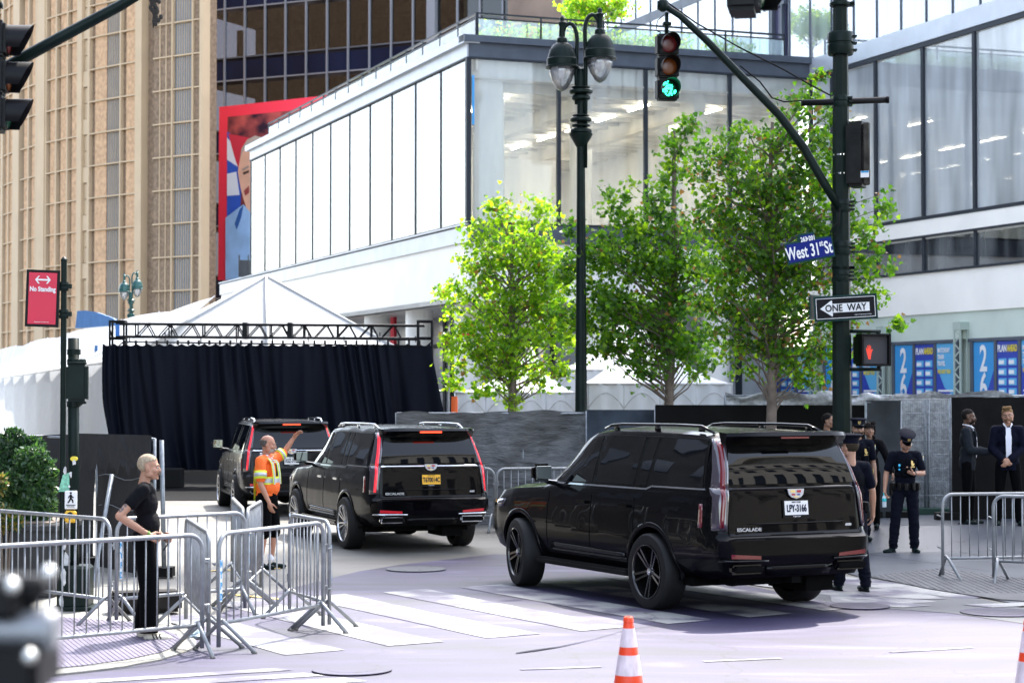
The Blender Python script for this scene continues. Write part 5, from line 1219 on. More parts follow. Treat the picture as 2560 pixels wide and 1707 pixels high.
# ================================================================= NO STANDING POLE
YS=22; sp=thing('sign_pole','slender dark green pole with two clamps carrying the red parking sign','pole',(at(158,985,YS).x,YS,0))
bm=BM(); zt_=at(158,655,YS).z; tube(bm,[(0,0,0),(0,0,zt_)],.033,10); lathe(bm,[(.036,zt_),(.036,zt_+.03),(.02,zt_+.05),(.005,zt_+.06)],10)
obj('shaft',bm,m_green,sp,30)
bm=BM()
for v in (716,785): z=at(158,v,YS).z; lathe(bm,[(.05,z-.05),(.055,z-.02),(.045,z),(.055,z+.02),(.05,z+.05)],12); box(bm,(.06,0,z),(.05,.06,.05))
split(obj('clamp',bm,m_green,sp,30))
ns=thing('parking_sign','red No Standing sign in a black frame on the slender left pole','road sign',tuple(at(106,746,YS-.06))); sz=lambda px:px*YS/FPX
fx,fz=sz(82),sz(142); tl_=R_(-1)
Mn=frame((0,0,0),(1,.1,-.03),(.1,-1,0))
rr=lambda w,h,z,x=0,y=0:[Mn@Vector((x+a*w/2,y+b*h/2,z)) for a,b in ((-1,-1),(1,-1),(1,1),(-1,1))]
nv=Vector((.1,-1,0)).normalized()
bm=BM(); slab(bm,rr(fx,fz,0),nv,.03); obj('sign_border',bm,m_black,ns)
bm=BM(); slab(bm,rr(fx-.06,fz-.06,.006),nv,.004); f=obj('sign_face',bm,mat('sign_red',(.62,.01,.05),.4),ns)
text('sign_text','No Standing',.072,m_tx_w,f,Mn@Matrix.Translation((0,.1,.01)),sx=.78,bold=.0025); text('sign_text','Department of Transportation',.016,m_tx_w,f,Mn@Matrix.Translation((0,-.26,.01)),sx=.8)
bm=BM(); 
slab(bm,[Mn@Vector((x,.205+y,.011)) for x,y in ((-.065,-.009),(.065,-.009),(.065,.009),(-.065,.009))],nv,.002)
for s in (-1,1): slab(bm,[Mn@Vector((s*x,.205+y,.011)) for x,y in ((.085,0),(.05,.042),(.035,.042),(.066,0),(.035,-.042),(.05,-.042))],nv,.002)
obj('sign_arrow',bm,m_tx_w,f)
bm=BM(); box(bm,(-.2,.02,0),(.001,.001,.001)); bm.free()
# ================================================================= CROSSWALK BUTTON POLE
YB=21.6; gp=gnd(188,1527); bx=gp.x; YB=gp.y
cp=thing('signal_pole','battered dark green signal pole with peeling stickers and a square base, left','pole',(bx,YB,0.02))
zz=lambda v:at(180,v,YB).z-.02
bm=BM(); tube(bm,[(-.02,0,.4),(-.035,0,zz(845))],.062,12); obj('shaft',bm,m_green,cp,True)
bm=BM(); bbox(bm,(0,0,.25),(.34,.34,.46),.03); bbox(bm,(0,0,.02),(.44,.44,.05),.01); obj('base_box',bm,m_green,cp)
bm=BM(); 
for v in (880,905,1010): lathe(bm,[(.075,zz(v)-.03),(.075,zz(v)+.03)],12,Matrix.Translation((-.03,0,0)))
tube(bm,[(-.02,-.02,zz(905)),(.1,-.05,zz(905))],.035,8); tube(bm,[(-.02,-.02,zz(1010)),(.06,-.05,zz(1005))],.035,8); split(obj('clamp',bm,m_green,cp,30))
m_peel=mat('torn_paper',(.6,.6,.6),.8,var=.3,scale=12)
random.seed(12); bm=BM()
for (u,v,w_,h_) in ((165,1175,10,22),(188,1155,10,16),(180,1185,8,18),(164,1360,14,30),(170,1400,18,50),(168,1440,16,44),(163,1500,14,40),(176,1215,6,8),(168,1545,10,20)):
    c=Vector((at(u,v,YB).x-bx,-.066 if v<1410 else -.176,zz(v))); n=9
    ps_=[]
    for k in range(n): a=6.283*k/n; r=random.uniform(.6,1.1); ps_.append(c+Vector((math.cos(a)*w_/2*r*YB/FPX,-.002-(.0 if v>1410 else 0),math.sin(a)*h_/2*r*YB/FPX)))
    slab(bm,ps_,(0,-1,0),.004 if v>1410 else .02)
split(obj('torn_sticker',bm,m_peel,cp))
bm=BM(); ps_=[(-.01+.04*math.cos(a*.7),-.066,zz(1146)+.028*math.sin(a*.7)) for a in range(9)]; slab(bm,ps_,(0,-1,0),.02); obj('yellow_sticker',bm,mat('yellow_sticker',(.75,.6,.05),.6),cp)
bm=BM(); slab(bm,[Vector((x,-.05,z)) for x,z in ((-.18,zz(1228)),(-.06,zz(1228)),(-.06,zz(1180)),(-.13,zz(1185)))],(0,-1,0),.006); obj('green_flyer',bm,mat('green_flyer',(.2,.5,.35),.7,var=.4,scale=30),cp)
bs=thing('push_button_sign','white walking-person sign over a yellow crosswalk button box on the battered left pole','crosswalk button',(bx-.035,YB-.08,at(180,1255,YB).z))
bm=BM(); bbox(bm,(0,0,.03),(.135,.02,.2),.008); f=obj('plate',bm,m_tx_w,bs)
bm=BM()
def lim(p,r=.008): tube(bm,[Vector((x,-.014,z)) for x,z in p],r,6)
ell(bm,(0,-.014,.105),(.011,.006,.011),u=8,v=6); lim([(0,.09),(0,.05)],.011); lim([(0,.05),(.02,.025),(.024,.0)]); lim([(0,.05),(-.014,.02),(-.03,-.0)]); lim([(0,.085),(.02,.06),(.03,.055)],.006); lim([(0,.085),(-.02,.065),(-.022,.05)],.006); obj('walking_figure',bm,m_tx_b,f)
bm=BM(); box(bm,(0,-.013,-.025),(.1,.004,.008)); box(bm,(0,-.013,-.042),(.08,.004,.006)); obj('sign_lines',bm,m_tx_b,f)
bm=BM(); bbox(bm,(0,-.01,-.15),(.125,.06,.13),.02); yb=obj('button_box',bm,mat('button_yellow',(.8,.45,.02),.45),bs)
bm=BM(); lathe(bm,[(.028,0),(.028,.015),(.02,.02)],14,Matrix.Translation((0,-.04,-.125))@Matrix.Rotation(R_(90),4,'X')); obj('button',bm,m_black,yb)
bh=thing('pedestrian_signal','dark green pedestrian signal box seen from behind, on the battered left pole','pedestrian signal',(at(193,957,YB).x,YB-.02,at(193,957,YB).z),R_(8))
bm=BM(); bbox(bm,(0,0,0),(.225,.2,.41),.03,seg=2); obj('housing',bm,m_green,bh,40)
bm=BM(); bbox(bm,(0,.0,.215),(.2,.16,.03),.008); bbox(bm,(.05,0,-.215),(.1,.12,.03),.008); box(bm,(.115,0,.0),(.012,.14,.36)); obj('hinge_cap',bm,m_green,bh)
# distant red sign pole behind the first tree, orange bollard
o=thing('sign_post','thin dark sign post with a small red sign, partly hidden behind the yellow-green tree','road sign',(at(1131,0,44).x,44,0)); bm=BM(); tube(bm,[(0,0,0),(0,0,at(0,780,44).z)],.05,8); obj('post',bm,m_green,o,True)
bm=BM(); bbox(bm,(.32,-.06,at(0,825,44).z),(.34,.03,.3),.01); s=obj('red_plate',bm,mat('red_plate',(.7,.03,.04),.5),o); bm=BM(); box(bm,(.32,-.08,at(0,820,44).z),(.26,.01,.03)); box(bm,(.32,-.08,at(0,832,44).z),(.2,.01,.03)); obj('sign_lines',bm,m_tx_w,s)
bm=BM(); lathe(bm,[(.07,0),(.07,2.2),(.06,2.3)],10); o=obj('delineator_post',bm,mat('orange_plastic',(.8,.12,.02),.5)); o.location=(at(1137,0,43).x,43,0); tag(o,'orange plastic post behind the wrinkled fence near the yellow-green tree','bollard')
# ================================================================= CONES
m_cor=mat('cone_orange',(.9,.06,.01),.45,var=.06,scale=6); m_cwh=mat('cone_reflective_white',(.75,.62,.64),.4,var=.15,scale=10,stretch=(3,3,1))
def cone(label,u,v,Y,H=.91):
    p=at(u,v,Y); x,y=p.x,Y; t=thing('traffic_cone',label,'traffic cone',(x,y,0),0,None); H=p.z
    f=lambda z:.03+.115*(1-(z/H))*1.0
    for nm,a,b,m in (('orange_tip',.885,1,m_cor),('white_band',.70,.885,m_cwh),('orange_band',.62,.70,m_cor),('white_band',.42,.62,m_cwh),('orange_body',.04,.42,m_cor)):
        bm=BM(); k=.0015 if 'white' in nm else 0
        pr_=[(f(H*a)+k,H*a),(f(H*b)+k,H*b)]
        if nm=='orange_tip': pr_=[(f(H*a),H*a),(f(H*.95),H*.94),(f(H*.95)+.004,H*.945),(f(H)+.004,H*.99),(f(H)-.004,H),(.018,H),(.018,H*.96)]
        lathe(bm,pr_,28); obj(nm,bm,m,t,30)
    bm=BM(); bbox(bm,(0,0,.02),(.38,.38,.04),.012); obj('base',bm,m_dkrub,t)
cone('orange cone with two pale reflective bands at the bottom centre',1571,1540,14.6)
cone('orange cone cut by the right edge of the picture',2572,1545,14.0)
# ================================================================= NEAR CAMERA RIG (bottom left, out of focus)
cr=thing('video_camera','blurred black video camera on a tripod in the bottom left corner','camera',tuple(at(40,1600,2.9))); oc=Vector(cr.location); A_=lambda u,v,Y=2.9:at(u,v,Y)-oc
bm=BM(); bbox(bm,A_(30,1660),(.11,.16,.075),.012,seg=2); bbox(bm,A_(20,1490),(.05,.1,.06),.01); bbox(bm,A_(70,1467),(.055,.05,.035),.008); obj('body',bm,m_black,cr)
bm=BM(); lathe(bm,[(.028,-.06),(.032,-.05),(.032,.05),(.026,.06)],20,Matrix.Translation(A_(40,1575))@Matrix.Rotation(R_(90),4,'Y')); lathe(bm,[(.01,-.06),(.01,.05)],12,Matrix.Translation(A_(60,1620))@Matrix.Rotation(R_(40),4,'Y')); obj('lens_barrel',bm,mat('pale_grey_barrel',(.25,.26,.28),.3,.3),cr,30)
bm=BM(); tube(bm,[A_(0,1520),A_(30,1545),A_(80,1490),A_(95,1462)],.014,8); obj('handle',bm,m_dkrub,cr,True)
bm=BM()
for (u,v) in ((120,1432),(28,1465),(72,1640)): ell(bm,A_(u,v,2.82),(.011,.011,.011),u=12,v=8)
split(obj('knob',bm,mat('shiny_knob',(.7,.7,.68),.12,1),cr,True))
bm=BM(); c=A_(20,1700)
for q in (-.35,.05,.4): tube(bm,[c,Vector((c.x+q,c.y+(.3 if q==.05 else -.15),-oc.z))],.014,8)
tube(bm,[c,A_(20,1600)],.03,10); obj('tripod',bm,m_black,cr,True)
# ================================================================= TREES
LM=[leafmat('leaf_bright',(.10,.19,.015),(.50,.78,.02),.6),leafmat('leaf_mid',(.055,.12,.012),(.19,.46,.012),.55),leafmat('leaf_deep',(.022,.06,.010),(.055,.21,.008),.45),leafmat('leaf_rusty',(.24,.13,.04),(.45,.24,.05),.45),leafmat('leaf_yellow',(.24,.26,.03),(.6,.62,.05),.5)]
m_bark=mat('bark',(.16,.125,.10),.9,var=.3,scale=6,bump=.5,bscale=25)
def leaf(bm,c,s,n,mi,rnd):
    n=n.normalized(); a=Vector((rnd.gauss(0,1),rnd.gauss(0,1),rnd.gauss(-.5,1))); x=(a-n*a.dot(n)); 
    if x.length<.01: return
    x.normalize(); y=n.cross(x); k=.18*s
    # maple-like outline, folded on the midrib
    mid=[c,c+x*s]
    for sg in (1,-1):
        pts=[(.0,.0),(.12,.42),(.42,.62),(.46,.34),(.86,.36),(.78,.14),(1.15,0)]
        vs=[bm.verts.new(c+x*(p*s)+y*(sg*q*s)+n*(q*k*2)) for p,q in pts]
        f=bm.faces.new(vs if sg>0 else vs[::-1]); f.material_index=mi
def tree(label,base,Y,tr_top,trunk_r,ells,nleaf,mix,seed,ls=.085,group='young street trees',cat='tree',zbase=0,skew=0,name='maple_tree'):
    rnd=random.Random(seed); bx=at(base,985,Y).x; t=thing(name,label,cat,(bx,Y,zbase),0,group)
    O_=Vector((bx,Y,zbase)); top=at(tr_top[0],tr_top[1],Y)-O_
    # foliage clumps inside screen-measured lobes, each with real depth
    E=[]
    for (u,v,ru,rv) in ells:
        c=at(u,v,Y)-O_; rx=ru*Y/FPX; rz_=rv*Y/FPX; dep=min(1.5,max(rx,.5*rz_)*.95); E.append((c+Vector((0,rnd.uniform(-.25,.25)*dep,0)),rx,dep,rz_))
    vol=[e[1]*e[3]*(e[2]**.7) for e in E]; tot=sum(vol)
    clumps=[]; bm=BM()
    for e,vv in zip(E,vol):
        nc=max(3,int(nleaf/26*vv/tot))
        for _ in range(nc):
            while True:
                p=Vector((rnd.uniform(-1,1),rnd.uniform(-1,1),rnd.uniform(-1,1)))
                if .25<p.length<1: break
            c=e[0]+Vector((p.x*e[1]*.9,p.y*e[2]*.9,p.z*e[3]*.9)); r=rnd.uniform(.10,.24)*min(1.2,.5+e[1]); clumps.append((c,r))
    for c,r in clumps:
        cm=rnd.random(); nl=int(rnd.uniform(14,38))
        for _ in range(nl):
            d=Vector((rnd.gauss(0,.55),rnd.gauss(0,.55),rnd.gauss(0,.42)))*r*1.5
            q=rnd.random(); w_=q*.55+cm*.45; mi=0
            acc=0
            for i,mv in enumerate(mix):
                acc+=mv
                if w_<acc: mi=i;break
            if cm>.6 and rnd.random()<mix[3]*2: mi=3
            leaf(bm,c+d,ls*rnd.uniform(.6,1.25),Vector((rnd.gauss(0,.7),rnd.gauss(0,.7)-.25,rnd.gauss(.55,.6))),mi,rnd)
    obj('crown',bm,LM,t,'raw')
    # trunk and limbs
    bm=BM(); n=9; pts=[];rs=[]
    for i in range(n+1):
        f=i/n; p=Vector((0,0,0)).lerp(top,f); p.x+=.05*math.sin(f*7+seed)*f; p.y+=.05*math.cos(f*6)*f; pts.append(p); rs.append(trunk_r*(1-.82*f)+.008)
    tube(bm,pts,rs,10); obj('trunk',bm,m_bark,t,True)
    bm=BM(); lo=min(c.z for c,r in clumps)
    for c,r in clumps:
        if rnd.random()>.42: continue
        f=max(.18,min(.93,(c.z-rnd.uniform(.3,1.1))/max(.1,top.z))); s=Vector((0,0,0)).lerp(top,f); i=int(f*n); s=pts[i].lerp(pts[min(n,i+1)],f*n-i)
        m_=s.lerp(c,.5)+Vector((rnd.uniform(-.08,.08),rnd.uniform(-.1,.1),-.06)); L=(c-s).length
        tube(bm,[s,s.lerp(m_,.5)+Vector((0,0,.03)),m_,m_.lerp(c,.55)+Vector((rnd.uniform(-.05,.05),0,.03)),c],[.012+.009*L,.011+.006*L,.010+.003*L,.007,.004],5,cap=False)
    obj('branches',bm,m_bark,t,True); return t
D=lambda L:[(a*K,b*K,c*K,d*K) for a,b,c,d in L]
tree('yellow-green young tree left of the tall lamp post, behind the wrinkled fence',1172*K,42,(1180*K,520*K),.115,D([(1130,470,28,30),(1075,525,35,28),(1180,500,60,40),(1240,500,45,45),(1165,575,100,55),(1100,620,55,50),(1240,610,85,60),(1050,690,45,35),(1160,690,110,60),(1270,690,70,60),(1020,672,28,18),(1050,760,50,45),(1160,780,105,60),(1270,770,60,60),(1040,830,35,35),(1130,850,70,40),(1230,850,70,30),(1040,870,25,25),(1190,890,60,14),(1110,905,30,10),(1170,925,25,12),(1290,840,30,30)]),8000,(.60,.22,.02,.02,.08),11,.095)
tree('deep green young tree right of the tall lamp post with a tall leafy spire',1528*K,38.6,(1555*K,300*K),.11,D([(1580,270,32,28),(1565,330,45,50),(1540,400,45,50),(1505,470,38,45),(1540,520,60,50),(1390,460,28,28),(1415,500,35,25),(1330,525,35,22),(1440,545,70,30),(1370,600,95,45),(1500,610,80,55),(1600,600,60,60),(1300,640,40,35),(1390,690,90,45),(1540,700,100,50),(1320,740,60,35),(1440,770,100,40),(1580,790,80,45),(1490,840,75,28),(1380,800,50,25),(1600,850,45,22),(1450,470,25,60)]),9000,(.28,.44,.22,.015,.035),23,.095)
tree('broad green tree with rusty leaves, just left of the traffic pole',1767*K,32.6,(1775*K,280*K),.10,D([(1878,182,14,14),(1860,215,30,20),(1830,250,45,30),(1900,260,55,30),(1680,300,45,28),(1780,320,70,50),(1880,340,70,50),(1660,360,60,50),(1620,430,45,45),(1740,420,90,60),(1860,430,80,60),(1650,510,80,60),(1780,520,100,60),(1900,540,70,60),(1700,610,95,60),(1830,630,90,60),(2020,470,40,30),(1990,530,50,40),(2030,600,30,30),(1980,620,50,50),(1650,690,70,50),(1760,720,100,55),(1870,720,70,50),(1680,780,70,40),(1800,810,90,45),(1900,800,50,50),(1690,850,50,20),(1850,870,55,25),(2000,690,35,30),(1960,730,40,20),(2060,745,18,5),(1940,470,30,60)]),12500,(.28,.40,.22,.05,.03),37,.080)
tree('sunlit green shrubby tree on the roof terrace of the glass hall',1370*K,93,(1370*K,10*K),.1,D([(1310,15,45,25),(1370,20,50,35),(1420,20,45,30),(1340,35,60,14)]),2600,(.6,.25,.05,.02,.08),51,.14,None,'tree',16.8)
# terrace planting
for i,(s,n_,lab) in enumerate(((2.2,60,'pinkish grasses behind the terrace rail near the building corner'),(4.6,90,'pale flowering plants behind the terrace rail left of the lamp globe'),(7.0,90,'green plants behind the terrace rail behind the lamp globes'),(9.4,70,'green terrace plants right of the lamp globes'),(12.4,50,'yellow-green terrace plants near the inner corner of the hall'),(-1,60,'leafy plants along the receding side rail of the terrace'))):
    rnd=random.Random(i); o=C0+dF*s+dL*1.1+Vector((0,0,16.8)) if s>0 else C0+dL*16+dF*1.1+Vector((0,0,16.8)); t=thing('terrace_plant',lab,'plant',tuple(o),0,'plants on the roof terrace')
    bm=BM()
    for _ in range(n_*9):
        h=rnd.uniform(.1,1.0); p=(dF if s>0 else dL)*rnd.uniform(-1.2,1.2)*(1.0 if s>0 else 4)+dL*rnd.uniform(0,.6)*(1 if s>0 else 0)+Vector((0,0,h*rnd.uniform(.4,1)))
        leaf(bm,p,.12,Vector((rnd.gauss(0,1),rnd.gauss(0,1),.5)),rnd.choice((0,0,1,4,4 if i else 3)),rnd)
    obj('foliage',bm,LM,t,'raw'); bm=BM()
    for _ in range(12): x=rnd.uniform(-1,1); tube(bm,[dF*x+dL*.3,dF*(x+rnd.uniform(-.1,.1))+dL*.3+Vector((0,0,.8))],.01,4)
    obj('stem',bm,m_bark,t)
# ================================================================= BUSHES AND PLANTER
SM=[leafmat('shrub_light',(.055,.12,.03),(.10,.24,.03),.3),leafmat('shrub_dark',(.02,.055,.022),(.03,.09,.02),.25),leafmat('shrub_mid',(.03,.08,.03),(.05,.14,.02),.3),leafmat('shrub_rust',(.2,.16,.03),(.4,.3,.04),.3)]
def shrub(label,Y,ells,n_,mix,seed,ls=.035,name='evergreen_shrub'):
    rnd=random.Random(seed); u0=sum(e[0] for e in ells)/len(ells); o=Vector((at(u0,985,Y).x,Y,0)); t=thing(name,label,'shrub',tuple(o)); bm=BM()
    for (u,v,ru,rv) in ells:
        c=at(u,v,Y)-o; rx,rz_=ru*Y/FPX,rv*Y/FPX
        for _ in range(int(n_/len(ells))):
            d=Vector((rnd.gauss(0,1),rnd.gauss(0,1),rnd.gauss(0,1))).normalized(); r=rnd.uniform(.55,1.0)**.6*(1+.14*mnoise.noise(d*3+c*3)); p=c+Vector((d.x*rx,d.y*rx*.8,d.z*rz_))*r
            q=rnd.random();mi=0;acc=0
            for i,mv in enumerate(mix):
                acc+=mv
                if q<acc: mi=i;break
            x=Vector((rnd.gauss(0,1),rnd.gauss(0,1),rnd.gauss(0,1))).normalized(); y=(d+Vector((rnd.gauss(0,.6),rnd.gauss(0,.6),rnd.gauss(0,.6)))).cross(x).normalized(); s=ls*rnd.uniform(.6,1.3)
            vs=[bm.verts.new(p+a) for a in (Vector((0,0,0)),x*s+y*s*.45,x*s*2,x*s-y*s*.45)]; f=bm.faces.new(vs); f.material_index=mi
    obj('foliage',bm,SM,t,'raw'); bm=BM()
    for k in range(7):
        a=k*.9; tube(bm,[(.05*math.cos(a),.05*math.sin(a),.3),(.07*math.cos(a),.07*math.sin(a),.7),(.1*math.cos(a),.1*math.sin(a),1.0)],[.02,.014,.006],5)
    obj('stem',bm,m_bark,t); return t
shrub('bright green clipped bush in the planter left of the slender sign pole',23.2,D([(75,1060,40,35),(60,1110,55,45),(85,1150,45,50),(55,1170,50,45),(100,1095,30,40),(35,1130,25,40)]),9000,(.42,.22,.36,0),5)
shrub('taller dark blue-green bush behind the clipped bush at the left edge',24.4,D([(30,1020,32,35),(10,1080,40,50),(50,1050,40,40),(75,1030,25,25),(5,1150,40,50)]),7000,(.1,.6,.3,0),6)
shrub('low rusty-yellow bush at the far left edge under the taller bushes',22.8,D([(10,1190,26,26),(-5,1110,16,20),(30,1200,22,14)]),3000,(.2,.1,.2,.5),8)
pt=thing('planter','long dark grey planter box under the bushes at the left','planter',(at(20,985,23.4).x,23.4,.02),R_(-3))
bm=BM(); bbox(bm,(-.9,0,.40),(3.2,1.1,.78),.02); bbox(bm,(-.9,0,.80),(3.3,1.2,.08),.015); obj('box',bm,mat('planter_grey',(.045,.045,.047),.6,var=.15,scale=3),pt); bm=BM(); bbox(bm,(-.9,0,.85),(3.1,1.0,.03),.01); obj('soil',bm,m_bark,pt)
# litter
bm=BM(); 
def crumple(bm,c,s,seed):
    rnd=random.Random(seed); vs=ell(bm,c,(s,s*.6,s*.35),u=8,v=6)
    for v in vs: v.co+=Vector((rnd.uniform(-.3,.3),rnd.uniform(-.3,.3),rnd.uniform(-.2,.2)))*s
g=gnd(494,1597); crumple(bm,(0,0,.04),.1,3); o=obj('plastic_bag',bm,mat('crumpled_plastic',(.6,.7,.75),.3)); o.location=g; tag(o,'crumpled clear plastic litter beside the feet of the front barricades','litter')
# ================================================================= PEOPLE
def capsule(bm,a,b,ra,rb,n=12,sy=1):
    a=Vector(a);b=Vector(b);d=b-a
    if d.length<1e-5: ell(bm,a,(ra,ra,ra),u=n,v=8); return
    z=d.normalized(); x=z.orthogonal().normalized(); y=z.cross(x); prof=[]
    L=d.length
    for k in range(5): t=math.pi/2*(1-k/4); prof.append((ra*math.cos(t),-ra*math.sin(t)))
    for k in range(5): t=math.pi/2*k/4; prof.append((rb*math.cos(t),L+rb*math.sin(t)))
    prof[0]=(.0008,-ra); prof[-1]=(.0008,L+rb)
    M=Matrix(((x.x,y.x,z.x,a.x),(x.y,y.y,z.y,a.y),(x.z,y.z,z.z,a.z),(0,0,0,1))); lathe(bm,prof,n,M)
def chain(bm,pts,rs,n=12):
    for i in range(len(pts)-1): capsule(bm,pts[i],pts[i+1],rs[i],rs[i+1],n)
def solidify(bm,vox,sm=4):
    me=bpy.data.meshes.new('b'); bm.to_mesh(me); bm.free()
    return evalmesh(me,[('REMESH',dict(mode='VOXEL',voxel_size=vox,use_smooth_shade=True)),('SMOOTH',dict(factor=.5,iterations=sm))])
def skinmat(name,c): 
    m=mat(name,c,.5,var=.06,scale=9); m.node_tree.nodes['Principled BSDF'].inputs['Subsurface Weight'].default_value=.08; m.node_tree.nodes['Principled BSDF'].inputs['Subsurface Radius'].default_value=(.02,.01,.005); return m
def hand(bm,w,d,palm,side,curl=.5,spread=.12,k=1.0):
    """w wrist, d direction of fingers, palm = direction the palm faces, side=+1 if the thumb is on d x palm side"""
    d=Vector(d).normalized(); palm=Vector(palm); palm=(palm-d*palm.dot(d)).normalized(); x=d.cross(palm)*side   # toward thumb
    w=Vector(w); c=w+d*.05*k
    M=Matrix(((x.x,palm.x,d.x,0),(x.y,palm.y,d.y,0),(x.z,palm.z,d.z,0),(0,0,0,1)))
    ell(bm,c,(.040*k,.017*k,.052*k),M); capsule(bm,w-d*.02,w+d*.03*k,.027*k,.028*k)
    for i,(ox,L,r) in enumerate(((.028,.072,.0095),(.010,.080,.0098),(-.010,.074,.0093),(-.028,.058,.0085))):
        p=w+d*(.088-.004*abs(i-1.2))*k+x*ox*k; a=spread*(1.5-i)/1.5*.5; dd=(d+x*a).normalized(); ang=0; pts=[p-dd*.02]
        cc=curl*(1+.12*i)
        for seg,fr in ((0,.45),(1,.32),(2,.25)):
            ang+=cc*(.9 if seg==0 else 1.0)*.9; q=(dd*math.cos(ang)+palm*math.sin(ang)); pts.append(pts[-1]+q*(L*fr+(.02 if seg==0 else 0))*k)
        chain(bm,pts,[r*k,r*k,r*.92*k,r*.8*k],8)
    p=w+d*.022*k+x*.026*k; t1=(x*.75+d*.6+palm*.35).normalized(); t2=(x*.3+d*.85+palm*(.3+curl*.4)).normalized(); p1=p+t1*.038*k; chain(bm,[p,p1,p1+t2*.032*k,p1+t2*.032*k+(t2+palm*.2*curl).normalized()*.026*k],[.015*k,.0125*k,.011*k,.009*k],8)
    return c
def person(label,loc,rz,H,J,skin,head,clothes,cat='person',zb=0,fem=False):
    """J: joints in a 1.80 m frame (x = person's right, y = facing, z up); scaled to H"""
    k=H/1.8; t=thing('person',label,cat,(loc[0],loc[1],zb),rz); t.scale=(k,k,k)
    V=lambda n: Vector(J[n])
    d=dict(pel=(0,0,.97),wst=(0,.0,1.10),chs=(0,.0,1.32),nk=(0,-.01,1.50),hd=(0,.02,1.665),
        hR=(.095,0,.93),kR=(.11,.02,.50),aR=(.12,-.01,.09),hL=(-.095,0,.93),kL=(-.11,.02,.50),aL=(-.12,-.01,.09),
        sR=(.185,-.005,1.445),eR=(.24,-.03,1.16),wR=(.25,.04,.91),sL=(-.185,-.005,1.445),eL=(-.24,-.03,1.16),wL=(-.25,.04,.91),
        tR=(0.05,1,0),tL=(-.05,1,0),hdR=(0,.1,-1),hdL=(0,.1,-1),pmR=(-1,.2,0),pmL=(1,.2,0),cR=.45,cL=.45,yaw=0,pitch=0,roll=0)
    d.update(J); J=d; slim=.9 if fem else 1.0; bel=clothes.get('belly',0)
    Hm=Matrix.Translation(Vector(J['hd']))@Matrix.Rotation(R_(J['yaw']),4,'Z')@Matrix.Rotation(R_(J['pitch']),4,'X')@Matrix.Rotation(R_(J['roll']),4,'Y')@Matrix.Scale(1.075,4)
    h3=Hm.to_3x3().to_4x4()
    bm=BM()
    # head with face relief
    def he(c,r,m=None): ell(bm,Hm@Vector(c),r,h3@(m or Matrix()),20,14)
    he((0,-.012,.035),(.075,.092,.085)); he((0,.022,-.015),(.062,.072,.085)); he((0,.040,-.070),(.040,.040,.034)); he((0,.070,.022),(.050,.022,.020))
    he((0,.098,-.022),(.012,.016,.012)); capsule(bm,Hm@Vector((0,.086,.018)),Hm@Vector((0,.103,-.02)),.008,.0115)
    he((0,.084,-.052),(.024,.012,.0075)); he((0,.082,-.064),(.020,.012,.007)); he((0,.078,-.09),(.022,.016,.016))
    for s in (-1,1): he((s*.045,.055,-.02),(.022,.024,.022)); he((s*.074,-.005,-.008),(.009,.019,.030)); he((s*.055,.01,-.055),(.016,.035,.03))
    chain(bm,[Vector(J['nk'])+Vector((0,-.01,-.05)),Vector(J['nk'])+Vector((0,0,.03)),Hm@Vector((0,-.02,-.04))],[.062*slim,.054*slim,.052*slim])
    ell(bm,J['pel'],(.135,.10,.10)); ell(bm,J['wst'],(.138*slim,.098+bel*.5,.14)); ell(bm,J['chs'],(.150*slim,.105,.17)); capsule(bm,Vector(J['sR'])*.85+Vector(J['nk'])*.15,Vector(J['sL'])*.85+Vector(J['nk'])*.15,.05,.05)
    cn=Vector(J['chs']); 
    for S in 'RL':
        s,e,w_=Vector(J['s'+S]),Vector(J['e'+S]),Vector(J['w'+S]); m1=s.lerp(e,.4); m2=e.lerp(w_,.3)
        chain(bm,[s,m1,e,m2,w_],[.052*slim,.047*slim,.038*slim,.041*slim,.026*slim])
        hand(bm,w_,J['hd'+S],J['pm'+S],1 if S=='R' else -1,J['c'+S])
        hh,kn,an=Vector(J['h'+S]),Vector(J['k'+S]),Vector(J['a'+S]); chain(bm,[hh,hh.lerp(kn,.35),kn,kn.lerp(an,.3),an],[.078,.075,.05,.053,.034])
    # feet inside shoes
    for S in 'RL':
        an=Vector(J['a'+S]); f=Vector(J['t'+S]).normalized(); capsule(bm,an+Vector((0,0,-.045)),an+f*.13+Vector((0,0,-.055)),.03,.022)
    me=solidify(bm,.0078,3); body=objm('body',me,[skin],t,True)
    # eyes, brows, mouth
    bm=BM(); b2=BM(); b3=BM()
    for s in (-1,1):
        ell(bm,Hm@Vector((s*.031,.082,.008)),(.0135,.007,.0065),h3,10,8); ell(b2,Hm@Vector((s*.031,.0875,.008)),(.0065,.0035,.006),h3,8,6); capsule(b2,Hm@Vector((s*.016,.0935,.027)),Hm@Vector((s*.047,.086,.030)),.0048,.0035,8)
    capsule(b3,Hm@Vector((-.018,.0955,-.058)),Hm@Vector((.018,.0955,-.058)),.0045,.0045,8)
    obj('eyes',bm,mat('eye_white',(.55,.5,.47),.4),t,True); obj('eyebrows',b2,mat('brow_%d'%len(bpy.data.materials),head.get('brow',(.03,.02,.015)),.8),t,True); obj('mouth',b3,mat('lips',(.35,.12,.09),.5),t,True)
    # hair shell
    hm=mat('hair_%d'%len(bpy.data.materials),head['hair'],.85,spec=.15,var=.25,scale=60,bump=.15,bscale=120)
    bm=BM()
